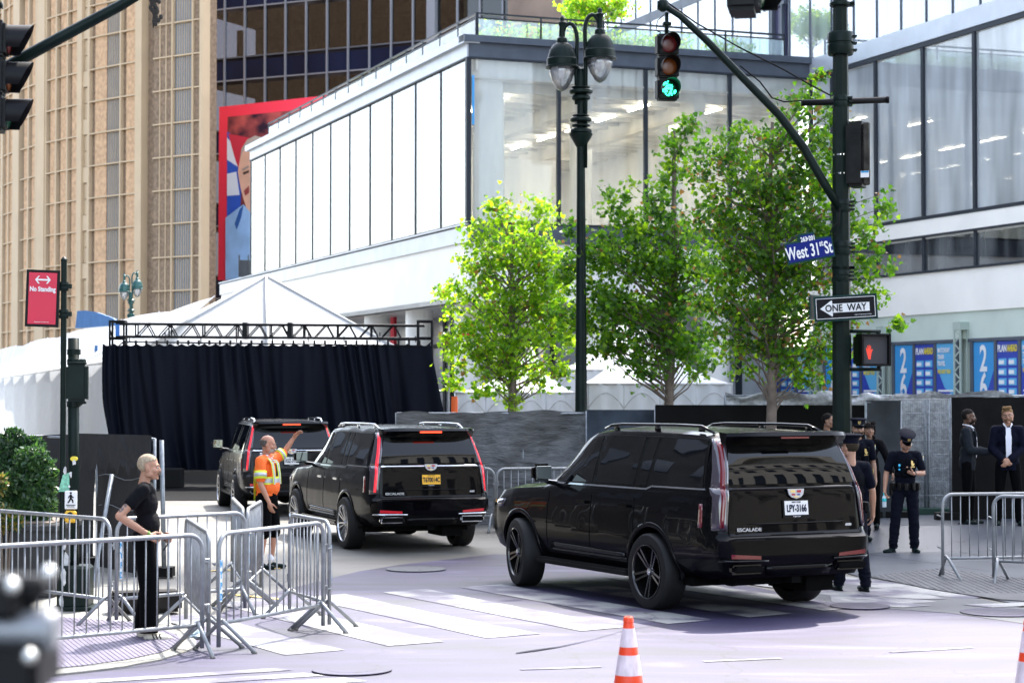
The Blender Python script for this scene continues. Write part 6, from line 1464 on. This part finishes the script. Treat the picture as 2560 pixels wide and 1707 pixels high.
    def shell(keep,sc=1.0,r=(.0805,.0985,.092),c=(0,-.013,.036),nn=.5):
        b=BM(); vs=ell(b,(0,0,0),(1,1,1),u=36,v=26)
        for v in b.verts: v.co=Vector((v.co.x*r[0],v.co.y*r[1],v.co.z*r[2]))*sc*(1+.02*nn*mnoise.noise(v.co*60))+Vector(c)
        bmesh.ops.delete(b,geom=[v for v in b.verts if not keep(v.co)],context='VERTS')
        ex=bmesh.ops.solidify(b,geom=b.faces[:],thickness=.006); merge(bm,b,Hm)
    st=head.get('style','short'); 
    if st=='short': shell(lambda p:p.z>.02+.35*max(0,p.y)+ (.04 if p.y>.06 else 0) or (p.y<-.02 and p.z>-.035))
    elif st=='buzz': shell(lambda p:p.z>.045+.35*max(0,p.y) or (p.y<-.02 and p.z>-.03),.955,nn=.1)
    elif st=='bald': shell(lambda p:p.z<.062 and (p.y<-.01) and p.z>-.03 ,.995)
    elif st=='quiff':
        shell(lambda p:p.z>.03+.45*max(0,p.y) or (p.y<-.02 and p.z>-.03)); 
        for i in range(9): a=R_(-60+i*15); b_=BM(); ell(b_,(.05*math.sin(a),.045+.02*math.cos(a),.118+.008*math.sin(i*2)),(.026,.035,.018),u=10,v=8); merge(bm,b_,Hm)
    elif st=='curly':
        rnd=random.Random(3)
        for i in range(70):
            a=rnd.uniform(0,6.28);z=rnd.uniform(-.16,.12); y=.085*math.sin(a)-.015; x=.088*math.cos(a)
            if y>.04 and z<.05: continue
            b_=BM(); ell(b_,(x,y,z+.01),(.024,.024,.028),u=8,v=6); merge(bm,b_,Hm)
        shell(lambda p:p.z>.03 or p.y<.0,1.05)
    elif st=='cap_hair': shell(lambda p:(p.z<.05 and p.z>-.04 and p.y<.0),.99)
    obj('hair',bm,hm,t,True)
    if head.get('beard'):
        bm=BM(); B=head['beard']
        if B!='moustache': shell(lambda p:p.z<-.038 and p.y>.0 and not(abs(p.x)<.022 and -.066<p.z<-.05),1,(.070,.080,.098) if B=='full' else (.067,.077,.092),(0,.022,-.016),.9)
        b_=BM(); capsule(b_,(-.027,.092,-.050),(0,.102,-.041),.0075,.010,8); capsule(b_,(0,.102,-.041),(.027,.092,-.050),.010,.0075,8); merge(bm,b_,Hm)
        obj('beard' if B!='moustache' else 'moustache',bm,mat('beard_%d'%len(bpy.data.materials),head.get('bcol',head['hair']),.8),t,True)
    if head.get('glasses'):
        bm=BM(); 
        for s in (-1,1): tube(bm,[Hm@Vector((s*.031+.02*math.cos(a*.785),.1,.008+.015*math.sin(a*.785))) for a in range(8)],.0018,5,closed=True); tube(bm,[Hm@Vector((s*.05,.1,.012)),Hm@Vector((s*.076,.0,.008))],.0018,5)
        tube(bm,[Hm@Vector((-.011,.1,.01)),Hm@Vector((.011,.1,.01))],.0018,5); obj('glasses',bm,m_black,t)
    if head.get('cap'):
        bm=BM(); Mh=Hm@Matrix.Translation((0,-.012,.060))
        lathe(bm,[(.084,-.012),(.088,-.01),(.088,.035),(.10,.055),(.125,.072),(.128,.080),(.10,.094),(.02,.099),(.001,.099)],32,Mh@Matrix.Diagonal((.94,1.08,1,1))); cp_=obj('cap',bm,head['cap'],t,35)
        bm=BM(); n=14; A=[];Bv=[]
        for q in range(n+1): a=R_(-62+124*q/n); A.append(bm.verts.new(Mh@Vector((.083*math.sin(a),.092*math.cos(a),-.008)))); Bv.append(bm.verts.new(Mh@Vector((.086*math.sin(a)*1.05,.092*math.cos(a)+.048*math.cos(a)**1.2 if math.cos(a)>0 else 0,-.034*math.cos(a)-.008))))
        for q in range(n): bm.faces.new((A[q],A[q+1],Bv[q+1],Bv[q]))
        ex=bmesh.ops.solidify(bm,geom=bm.faces[:],thickness=.003); obj('cap_visor',bm,m_trim,cp_,True)
        bm=BM(); sh=[(-.022,.03),(-.012,.022),(0,.034),(.012,.022),(.022,.03),(.02,-.01),(0,-.03),(-.02,-.01)]; Mb=Mh@Matrix.Translation((0,.101,.035))@Matrix.Rotation(R_(-15+0),4,'X'); slab(bm,[Mb@Vector((x,.003,z*1.05)) for x,z in sh],(Mb.to_3x3()@Vector((0,1,0))),.006); obj('cap_badge',bm,mat('gold_badge',(.75,.55,.2),.3,.7),cp_)
        bm=BM(); tube(bm,[Mh@Vector((.079*1.02*math.sin(R_(-60+120*q/10)),.098*math.cos(R_(-60+120*q/10)),-.002)) for q in range(11)],.005,6); obj('cap_braid',bm,m_trim,cp_)
    # clothes
    C=clothes
    def torso(b,g,low=.93,thick=0):
        ell(b,(0,0,1.0),(.138+g,.104+g+bel*.6,.13)); ell(b,J['wst'],(.146*slim+g,.106+g+bel,.16)); ell(b,J['chs'],(.155*slim+g,.108+g,.165)); capsule(b,Vector(J['sR'])*.88+Vector(J['nk'])*.12,Vector(J['sL'])*.88+Vector(J['nk'])*.12,.056+g,.056+g)
        ell(b,(0,0,1.42),(.12+g,.085+g,.08)); 
        if low<.93: chain(b,[(.06,0,1.15),(.065,0,low+.02)],[.085+g,.095+g]); chain(b,[(-.06,0,1.15),(-.065,0,low+.02)],[.085+g,.095+g]); ell(b,(0,0,.98),(.15+g,.115+g,.2))
    def sleeve(b,S,g,fr):
        s,e,w_=Vector(J['s'+S]),Vector(J['e'+S]),Vector(J['w'+S])
        if fr<=1: q=s.lerp(e,fr); chain(b,[s,s.lerp(q,.5),q],[.057+g,.055+g,(.05 if fr<.9 else .042)+g])
        else: q=e.lerp(w_,fr-1); chain(b,[s,s.lerp(e,.5),e,q],[.060+g,.056+g,.050+g,.038+g])
    if 'shirt' in C:
        c=C['shirt']; b=BM(); torso(b,c.get('g',.008),c.get('low',.93))
        for S in 'RL': sleeve(b,S,c.get('g',.008),c.get('sl',.62))
        me=solidify(b,.009,4)
        # clip the bottom hem and neckline cleanly
        b=BM(); b.from_mesh(me); hem=c.get('hem',.90); bmesh.ops.bisect_plane(b,geom=b.verts[:]+b.edges[:]+b.faces[:],plane_co=(0,0,hem),plane_no=(0,0,-1),clear_outer=True); 
        b.normal_update()
        for v in b.verts: v.co+=v.normal*(mnoise.noise(v.co*Vector((11,11,7)))*.007+mnoise.noise(v.co*Vector((22,22,14))+Vector((3,1,7)))*.004)
        objx=obj(c.get('name','shirt'),b,c['m'],t,True); 
    # legs
    c=C['trousers']; b=BM(); g=c.get('g',.012); fr=c.get('len',1.0)
    ell(b,(0,0,.95),(.142+g,.108+g+bel*.5,.115)); ell(b,(0,0,1.02),(.135+g,.102+g+bel*.7,.06))
    for S in 'RL':
        hh,kn,an=Vector(J['h'+S]),Vector(J['k'+S]),Vector(J['a'+S])
        if fr>=1: chain(b,[hh,hh.lerp(kn,.4),kn,kn.lerp(an,.5),an+Vector((0,0,-.02))],[.085+g,.080+g,.058+g+c.get('kn',0),.056+g+c.get('kn',0),(.047 if not c.get('wide') else .070)+g],)
        else: chain(b,[hh,hh.lerp(kn,.5),hh.lerp(kn,fr+.4) if fr<.6 else kn],[.085+g,.085+g,.075+g])
    me=solidify(b,.010,5); b=BM(); b.from_mesh(me)
    bmesh.ops.bisect_plane(b,geom=b.verts[:]+b.edges[:]+b.faces[:],plane_co=(0,0,1.055),plane_no=(0,0,1),clear_outer=True)
    if fr>=1:
        for S in 'RL': pass
        bmesh.ops.bisect_plane(b,geom=b.verts[:]+b.edges[:]+b.faces[:],plane_co=(0,0,c.get('cuff',.045)),plane_no=(0,0,-1),clear_outer=True)
        if c.get('folds'):
            for v in b.verts:
                if v.co.z<.85: 
                    q=mnoise.noise(v.co*Vector((9,9,16)))*.010+ (mnoise.noise(v.co*Vector((12,12,40)))*.012 if v.co.z<.25 else 0); v.co+=v.normal*q
    obj(c.get('name','trousers'),b,c['m'],t,True)
    # shoes
    c=C['shoes']; 
    for S in 'RL':
        an=Vector(J['a'+S]); f=Vector(J['t'+S]); f.z=0; f.normalize(); r=Vector((f.y,-f.x,0)); b=BM(); gz_=an.z-.09
        Mx=Matrix(((r.x,f.x,0,0),(r.y,f.y,0,0),(0,0,1,0),(0,0,0,1))); base=Vector((an.x,an.y,gz_))
        ell(b,base+f*.02+Vector((0,0,.045)),(.040,.075,.045),Mx); ell(b,base+f*.13+Vector((0,0,.035)),(.046,.095,.034),Mx); capsule(b,base+Vector((0,0,.05)),base+Vector((0,0,.11 if c.get('boot') else .075)),.042,.040)
        me=solidify(b,.007,3); b=BM(); b.from_mesh(me); so2=objm('shoe',me,c['m'],t,True) if False else obj('shoe',b,c['m'],t,True)
        b=BM(); n=18; pts=[]
        for q in range(n): a=2*math.pi*q/n; w2=.045 if math.sin(a)>0 else .038; pts.append(base+r*(w2*math.cos(a))+f*(.065+.145*math.sin(a)))
        prism(b,[(p.x,p.y) for p in pts],gz_+.002,gz_+.026); obj('sole',b,c.get('sole',m_dkrub),so2,40)
        if c.get('stripes'):
            for q in range(3):
                b=BM(); p=base+f*(.06+q*.032)+Vector((0,0,.03)); 
                for sg in (-1,1): tube(b,[p+r*sg*.046,p+r*sg*.043+Vector((0,0,.022))-f*.012,p+r*sg*.030-f*.022+Vector((0,0,.042))],.006,6)
                obj('shoe_stripe',b,m_tx_b,so2)
    return t,J,Hm
def torso_pt(x,z,g=.02,back=False):
    return Vector((x,0,z))
sk1=skinmat('skin_fair',(.40,.21,.135)); sk3=skinmat('skin_brown',(.10,.048,.028)); sk4=skinmat('skin_olive',(.30,.165,.105)); sk5=skinmat('skin_ruddy',(.43,.20,.125))
m_tee=mat('black_cotton',(.004,.004,.006),.9,spec=.12,bump=.25,bscale=14); m_trou=mat('black_trousers',(.002,.002,.0025),.95,spec=.08,bump=.25,bscale=10)
m_navy=mat('navy_uniform',(.003,.004,.010),.9,spec=.12,bump=.35,bscale=14); m_vest=mat('navy_body_armour',(.002,.0025,.005),.9,spec=.1,bump=.4,bscale=20); m_leather=mat('duty_leather',(.002,.002,.002),.5,spec=.2)
m_gold=mat('gold_badge_shiny',(.75,.55,.22),.3,.7); m_or=mat('hi_vis_orange',(.95,.15,.015),.7,bump=.2,bscale=14); m_yel=mat('hi_vis_yellow',(.75,.85,.05),.6); m_refl=mat('reflective_tape',(.5,.52,.53),.35,.3)
m_shoeb=mat('black_shoe',(.004,.012,.012),.45); m_shoew=mat('cream_shoe',(.68,.62,.5),.6); m_suitg=mat('charcoal_suit',(.012,.015,.02),.9,spec=.15,bump=.15,bscale=30); m_suitn=mat('navy_suit',(.003,.004,.012),.9,spec=.12,bump=.15,bscale=30); m_shirt=mat('white_shirt',(.75,.75,.82),.7)
# ---- man in black, hand on hip (faces +X)
g=gnd(362,1600)
P1,J1,H1=person('man with bleached cropped hair and moustache in black shirt and trousers, hand on his hip',(g.x,g.y),R_(-86),1.79,
  dict(sR=(.20,-.005,1.445),sL=(-.20,-.005,1.445),wst=(0,.02,1.10),chs=(0,-.005,1.32),nk=(0,-.01,1.50),hd=(0,.03,1.655),pel=(0,.01,.97),eR=(.33,-.21,1.21),wR=(.20,.06,1.02),hdR=(-.25,.8,-.45),pmR=(-.6,-.5,.1),cR=.6,eL=(-.26,-.06,1.17),wL=(-.20,.14,.98),hdL=(.4,.75,-.3),pmL=(.6,-.4,0),
   kL=(-.10,.03,.50),aL=(-.10,-.04,.09),kR=(.10,.05,.50),aR=(.10,.05,.09),yaw=0,pitch=-3),sk1,dict(hair=(.34,.27,.19),style='buzz',brow=(.12,.07,.04),beard='moustache',bcol=(.10,.055,.03)),
  dict(shirt=dict(m=m_tee,sl=.5,hem=.95,g=.016),trousers=dict(m=m_trou,wide=1,g=.02,kn=.018,cuff=.085),shoes=dict(m=m_shoew,stripes=1,sole=m_dkrub)))
bm=BM(); w_=Vector(J1['wR']); e_=Vector(J1['eR']); dd=(e_-w_).normalized(); tube(bm,[w_+dd*.01,w_+dd*.035],.033,14); obj('wristband',bm,mat('green_band',(.12,.22,.03),.6),P1)
bm=BM(); 
for i,(f,a) in enumerate(((.2,0),(.35,1),(.5,-.3),(.62,.8),(.78,.2))):
    s_=Vector(J1['sR']); p=s_.lerp(e_,.55+f*.4); ell(bm,p+Vector((.030,-.014+.02*a*.5,.012)),(.010,.018,.022),u=8,v=6)
obj('tattoo',bm,mat('tattoo_ink',(.16,.12,.11),.7,var=.6,scale=60),P1,True)
bm=BM(); bbox(bm,(-.05,.15,.99),(.05,.03,.03),.008); obj('red_lanyard_clip',bm,mat('red_clip',(.8,.06,.03),.5),P1)
bm=BM(); tube(bm,[(-.02,.13,1.0),(-.06,.18,.96),(-.02,.21,.92),(-.04,.17,.86)],.007,6); obj('strap',bm,m_dkrub,P1)
# ---- orange vest man (faces +X, slightly to camera), far arm raised
g=gnd(666,1421)
P2,J2,H2=person('bald bearded man in orange safety shirt and black shorts, one arm raised',(g.x,g.y),R_(-108),1.80,
  dict(chs=(0,-.01,1.32),wst=(0,.02,1.10),eR=(.235,.02,1.15),wR=(.22,.14,.90),hdR=(0,.25,-1),cR=.4,pmR=(-1,.1,0),eL=(-.32,.12,1.57),wL=(-.36,.24,1.76),hdL=(.0,.6,.7),pmL=(.3,.2,-1),cL=.35,sL=(-.18,.03,1.47),
   kL=(-.11,.05,.50),aL=(-.10,.02,.09),kR=(.11,.01,.50),aR=(.11,-.04,.09),yaw=18,pitch=-6),sk5,dict(hair=(.10,.09,.08),style='bald',brow=(.15,.11,.08),beard='short',bcol=(.42,.36,.32)),
  dict(belly=.035,shirt=dict(m=m_or,sl=.72,hem=.90,g=.022,name='safety_shirt'),trousers=dict(m=m_trou,len=.95,g=.026,name='shorts'),shoes=dict(m=m_shoeb,sole=m_dkrub)))
bm=BM()
def band(bm,z,rx,ry,c=(0,0),h=.03,n=28):
    R1=[];R2=[]
    for q in range(n): a=2*math.pi*q/n; p=Vector((c[0]+rx*math.cos(a),c[1]+ry*math.sin(a),z)); R1.append(bm.verts.new(p-Vector((0,0,h))));R2.append(bm.verts.new(p+Vector((0,0,h))))
    for q in range(n): bm.faces.new((R1[q],R1[(q+1)%n],R2[(q+1)%n],R2[q]))
b1=BM();b2=BM()
band(b1,1.19,.166,.148,(0,.02),.052);band(b2,1.19,.169,.151,(0,.02),.028)
for x in (-.085,.085):
    pts=[(x,.158,1.14),(x,.15,1.28),(x,.125,1.42),(x,.06,1.505),(x,-.03,1.51),(x,-.10,1.44),(x,-.135,1.32),(x,-.135,1.18),(x,-.13,1.0),(x,-.13,.92)]
    for B,w2,o in ((b1,.042,.0),(b2,.022,.004)):
        L_=[];Rr=[]
        for i,p in enumerate(pts):
            v=Vector(p); nrm_=(v-Vector((x,0,1.25))).normalized(); v=v+nrm_*o; L_.append(B.verts.new(v-Vector((w2,0,0))));Rr.append(B.verts.new(v+Vector((w2,0,0))))
        for i in range(len(pts)-1): B.faces.new((L_[i],Rr[i],Rr[i+1],L_[i+1]))
for S in 'RL':
    s_,e_=Vector(J2['s'+S]),Vector(J2['e'+S]); dd=(e_-s_).normalized()
    tube(b1,[s_.lerp(e_,.42),s_.lerp(e_,.78)],.083,18); tube(b2,[s_.lerp(e_,.52),s_.lerp(e_,.68)],.086,18)
    
obj('yellow_trim',b1,m_yel,P2,True); obj('reflective_stripe',b2,m_refl,P2,True)
bm=BM(); n=14
for q in range(n): a=2*math.pi*q/n; crumple(bm,(.075*math.cos(a),.07*math.sin(a)+.0,1.515+.015*math.sin(a*3)-.02*math.sin(a)),.036,q)
crumple(bm,(.03,.11,1.46),.03,50); crumple(bm,(.02,.125,1.43),.022,51); obj('neck_towel',bm,mat('white_towel',(.75,.74,.76),.9),P2,True)
bm=BM()
for S in 'RL': a_=Vector(J2['a'+S]); tube(bm,[a_+Vector((0,.0,-.02)),a_+Vector((0,0,.10))],[.042,.043],12)
obj('white_socks',bm,m_shirt,P2,True)
# ---- police
m_capn=mat('navy_cap',(.003,.004,.012),.8,spec=.15)
def cop_kit(P,J,patches='RL',vest=True,belt=True,badge=True):
    if vest:
        b=BM(); ell(b,(0,.0,1.30),(.172,.135,.165)); ell(b,(0,.0,1.16),(.166,.130,.10)); me=solidify(b,.012,4); objm('body_armour',me,[m_vest],P,True)
        b=BM(); 
        for x in (-.085,.04): bbox(b,(x,.135,1.20),(.075,.045,.12),.01)
        tube(b,[(.0,.142,1.16),(.0,.146,1.40)],.006,6); bbox(b,(-.11,.125,1.36),(.06,.05,.08),.01); obj('vest_pouch',b,m_vest,P,40)
    if belt:
        b=BM(); band(b,1.0,.168,.138,(0,0),.028); ex=bmesh.ops.solidify(b,geom=b.faces[:],thickness=-.008)
        for a,s in ((20,.06),(55,.05),(85,.05),(120,.055),(150,.07),(180,.07),(0,.08),(210,.05),(330,.06)):
            x,y=.19*math.cos(R_(a)),.155*math.sin(R_(a)); bbox(b,(x,y,.985),(s,.06,.115),.012,rz=R_(a))
        bbox(b,(.20,0,.93),(.06,.10,.17),.015); obj('duty_belt',b,m_leather,P,40)
    if badge:
        b=BM(); c=Vector((-.085,.135,1.335)); sh=[(-.022,.04),(0,.032),(.022,.04),(.026,.0),(.02,-.03),(0,-.045),(-.02,-.03),(-.026,0)]; slab(b,[c+Vector((x,.012,z)) for x,z in sh],(0,1,0),.012); box(b,(c.x-.0,c.y+.008,c.z+.0),(.02,.014,.02)); box(b,(c.x,c.y+.004,c.z-.055),(.055,.01,.014)); obj('badge',b,m_gold,P)
    for S in patches:
        s_,e_=Vector(J['s'+S]),Vector(J['e'+S]); o_=s_.lerp(e_,.22); n_=Vector((1 if S=='R' else -1,.25,0)).normalized(); M=frame(o_+n_*.066,Vector((-n_.y,n_.x,0)) if S=='R' else Vector((n_.y,-n_.x,0)),n_)
        b=BM(); sh=[(-.032,.04),(.032,.04),(.038,.0),(.028,-.035),(0,-.05),(-.028,-.035),(-.038,0)]; slab(b,[M@Vector((x,y,0)) for x,y in sh],n_,.004); p=obj('shoulder_patch',b,m_gold,P)
        b=BM(); slab(b,[M@Vector((x*.8,y*.8,.003)) for x,y in sh],n_,.003); obj('patch_field',b,m_blt,p); b=BM(); slab(b,[M@Vector((x*.5,y*.5,.006)) for x,y in sh],n_,.003); obj('patch_crest',b,m_tx_w,p)
U=lambda **k:dict(shirt=dict(m=m_navy,sl=.72,hem=.95,g=.010,name='uniform_shirt'),trousers=dict(m=m_navy,g=.016,folds=1,kn=.006,cuff=.07),shoes=dict(m=m_shoeb,boot=1),**k)
g=gnd(2264,1382)
P3,J3,H3=person('police officer in peaked cap looking down at a phone, holding a bottle',(g.x,g.y),R_(180),1.80,
  dict(hd=(-.005,.055,1.635),nk=(0,.0,1.50),pitch=-30,yaw=8,eR=(.275,-.03,1.175),wR=(.31,.03,.93),hdR=(.05,.05,-1),pmR=(-1,.2,0),cR=.75,eL=(-.26,.03,1.18),wL=(-.07,.22,1.185),hdL=(.85,.3,.25),pmL=(.2,-.3,1),cL=.7,
   hR=(.10,0,.93),kR=(.15,.03,.50),aR=(.19,0,.09),tR=(.8,.7,0),hL=(-.1,0,.93),kL=(-.12,.02,.50),aL=(-.135,-.02,.09),tL=(-.1,1,0)),sk1,dict(hair=(.05,.03,.02),style='cap_hair',brow=(.06,.035,.02),beard='short',bcol=(.25,.14,.09),cap=m_capn),U())
cop_kit(P3,J3,'L')
def held(name,label,cat,P,M,bm,mats):    # thing held by a person: top level at its world place
    bpy.context.view_layer.update(); o=obj(name,bm,mats); o.matrix_world=P.matrix_world@M; return tag(o,label,cat)
w_=Vector(J3['wL']); hp_=w_+Vector((.085,.035,.045)); bm=BM(); bbox(bm,(0,0,0),(.075,.15,.010),.004); held('mobile_phone','dark phone in the right hand-side officer’s hands','phone',P3,Matrix.Translation(hp_)@Matrix.Rotation(R_(35),4,'X'),bm,m_trim)['label']='dark phone held at the chest of the officer who looks down'
w_=Vector(J3['wR'])+Vector((.01,.02,-.12)); bm=BM(); lathe(bm,[(.001,-.13),(.030,-.13),(.033,-.12),(.033,.0),(.03,.02),(.014,.05),(.014,.06),(.001,.06)],16); bo_=held('water_bottle','clear bottle with turquoise cap in the lowered hand of the phone-reading officer','bottle',P3,Matrix.Translation(w_),bm,mat('clear_plastic',(.55,.62,.66),.1,spec=.8)); 
bm=BM(); lathe(bm,[(.018,.03),(.034,.0),(.035,-.03),(.034,-.045)],16); lathe(bm,[(.001,.085),(.017,.085),(.017,.05),(.017,.03)],12); obj('bottle_cap',bm,mat('turquoise_cap',(.03,.5,.5),.4),bo_,True)
bm=BM(); ell(bm,(.115,.155,1.30),(.018,.01,.022),u=8,v=6); ell(bm,(.115,.155,1.24),(.015,.01,.015),u=8,v=6); obj('blue_body_camera_dots',bm,mat('cyan_dot',(.05,.5,.8),.2),P3)  # two plain cyan dots on the chest
bm=BM(); w2=Vector(J3['wL']);e2=Vector(J3['eL']);dd=(e2-w2).normalized(); tube(bm,[w2+dd*.02,w2+dd*.05],.033,12); obj('wristwatch',bm,m_leather,P3)
# bearded officer
x,y=at(2140,0,30.3).x,30.3
P4,J4,H4=person('bearded police officer in a peaked cap standing behind the right corner of the nearest car',(x,y),R_(186),1.83,dict(yaw=-6,pitch=-2,hd=(0,.02,1.66)),sk4,dict(hair=(.015,.01,.008),style='cap_hair',brow=(.015,.01,.008),beard='full',bcol=(.018,.012,.010),cap=m_capn),U(),zb=.13); cop_kit(P4,J4,'L')
x=at(2168,0,31.0).x
P5,J5,H5=person('smiling dark-haired person in black half hidden behind the bearded officer',(x,31.0),R_(165),1.63,dict(yaw=22,eL=(-.30,-.04,1.18),wL=(-.38,.02,.95),hdL=(-.4,.1,-1)),sk4,dict(hair=(.012,.009,.008),style='curly',brow=(.03,.02,.02)),
  dict(shirt=dict(m=m_tee,sl=1.95,hem=.82,low=.85,g=.014,name='jacket'),trousers=dict(m=m_trou,g=.012),shoes=dict(m=m_shoeb)),zb=.28,fem=True)
# officer walking away behind the car
g=gnd(2128,1480)
P6,J6,H6=person('police officer mostly hidden behind the nearest car, bare forearm and shoulder patch showing',(g.x,g.y),R_(15),1.85,dict(yaw=25,eR=(.265,-.02,1.16),wR=(.29,.03,.90),kR=(.12,-.02,.5),aR=(.14,-.10,.10),kL=(-.08,.10,.52),aL=(-.09,.13,.09)),sk1,dict(hair=(.04,.03,.02),style='cap_hair',cap=m_capn),U()); cop_kit(P6,J6,'R',belt=True,badge=False)
x=at(2064,0,32.4).x
P7,J7,H7=person('dark-haired person of whom only the head shows over the roof of the nearest car',(x,32.4),R_(-120),1.74,dict(yaw=0),sk4,dict(hair=(.012,.010,.010),style='short',brow=(.02,.01,.01)),dict(shirt=dict(m=m_tee,sl=1.9,hem=.9,g=.012),trousers=dict(m=m_trou,g=.012),shoes=dict(m=m_shoeb)),zb=.3)
# ---- two men in suits
def suit(P,J,m,open_w=.05):
    b=BM(); pts=[(-open_w*.9,1.06),(open_w*.9,1.06),(.045,1.30),(.035,1.50),(-.035,1.50),(-.045,1.30)]
    V_=[]
    F=lambda x,z:(.131+.012*math.sin(min(1,max(0,(z-1.05)/.35))*math.pi)) if z<1.42 else .118-(z-1.42)*.6
    rows=[(1.04,.05),(1.15,.05),(1.25,.055),(1.35,.06),(1.43,.055),(1.49,.045)]
    L=[b.verts.new((-w2*.8,F(0,z)+.004,z)) for z,w2 in rows];Rr=[b.verts.new((w2*.8,F(0,z)+.004,z)) for z,w2 in rows]
    for i in range(len(rows)-1): b.faces.new((L[i],Rr[i],Rr[i+1],L[i+1]))
    obj('shirt_front',b,m_shirt,P,True)
    b=BM(); tube(b,[(.055,.05,1.53),(.06,-.02,1.545),(0,-.065,1.55),(-.06,-.02,1.545),(-.055,.05,1.53),(-.03,.1,1.49)],.012,6); tube(b,[(.055,.05,1.53),(.03,.1,1.49)],.012,6); obj('shirt_collar',b,m_shirt,P,True)
    b=BM(); 
    for s in (-1,1): 
        pp=[(s*.03,.143,1.10),(s*.05,.15,1.30),(s*.085,.14,1.40),(s*.07,.115,1.50),(s*.04,.125,1.47)]; slab(b,[Vector(p) for p in pp],(0,1,0),.012)
    obj('lapel',b,m,P)
    for S in 'RL':
        e_,w_=Vector(J['e'+S]),Vector(J['w'+S]); b=BM(); tube(b,[e_.lerp(w_,.9),e_.lerp(w_,1.0)],.034,12); obj('shirt_cuff',b,m_shirt,P)
SU=lambda m,tr_:dict(shirt=dict(m=m,sl=1.88,hem=.84,low=.84,g=.018,name='suit_jacket'),trousers=dict(m=tr_,g=.010),shoes=dict(m=m_shoeb))
x=at(2412,0,31.6).x
P8,J8,H8=person('man with shaved head in grey suit jacket, turned sideways and talking',(x,31.6),R_(-108),1.83,dict(yaw=4,pitch=-2,eL=(-.26,.08,1.16),wL=(-.16,.33,1.12),hdL=(.2,.9,.35),pmL=(.9,0,.3),eR=(.27,.06,1.16),wR=(.14,.34,1.13),hdR=(-.1,.9,.4),pmR=(-.9,0,.2),kL=(-.09,.05,.5),aL=(-.09,.02,.09),kR=(.10,-.0,.5),aR=(.11,-.06,.09)),sk3,dict(hair=(.012,.009,.008),style='buzz',brow=(.01,.008,.007),beard='short',bcol=(.012,.01,.01)),SU(m_suitg,m_trou),zb=.29); suit(P8,J8,m_suitg)
x=at(2512,0,31.3).x
P9,J9,H9=person('blond bearded man in glasses and navy suit, hands folded in front',(x,31.3),R_(172),1.86,dict(yaw=-6,pitch=-4,roll=6,eL=(-.235,.02,1.17),wL=(.0,.19,1.0),hdL=(.55,.35,-.6),pmL=(.1,-1,0),eR=(.235,.02,1.17),wR=(.09,.20,1.01),hdR=(-.65,.2,-.55),pmR=(-.1,-1,0),kL=(-.14,.03,.5),aL=(-.17,0,.09),kR=(.13,.03,.5),aR=(.16,0,.09)),sk1,dict(hair=(.20,.12,.055),style='quiff',brow=(.2,.11,.05),beard='short',bcol=(.18,.10,.05),glasses=1),SU(m_suitn,m_trou),zb=.29); suit(P9,J9,m_suitn)
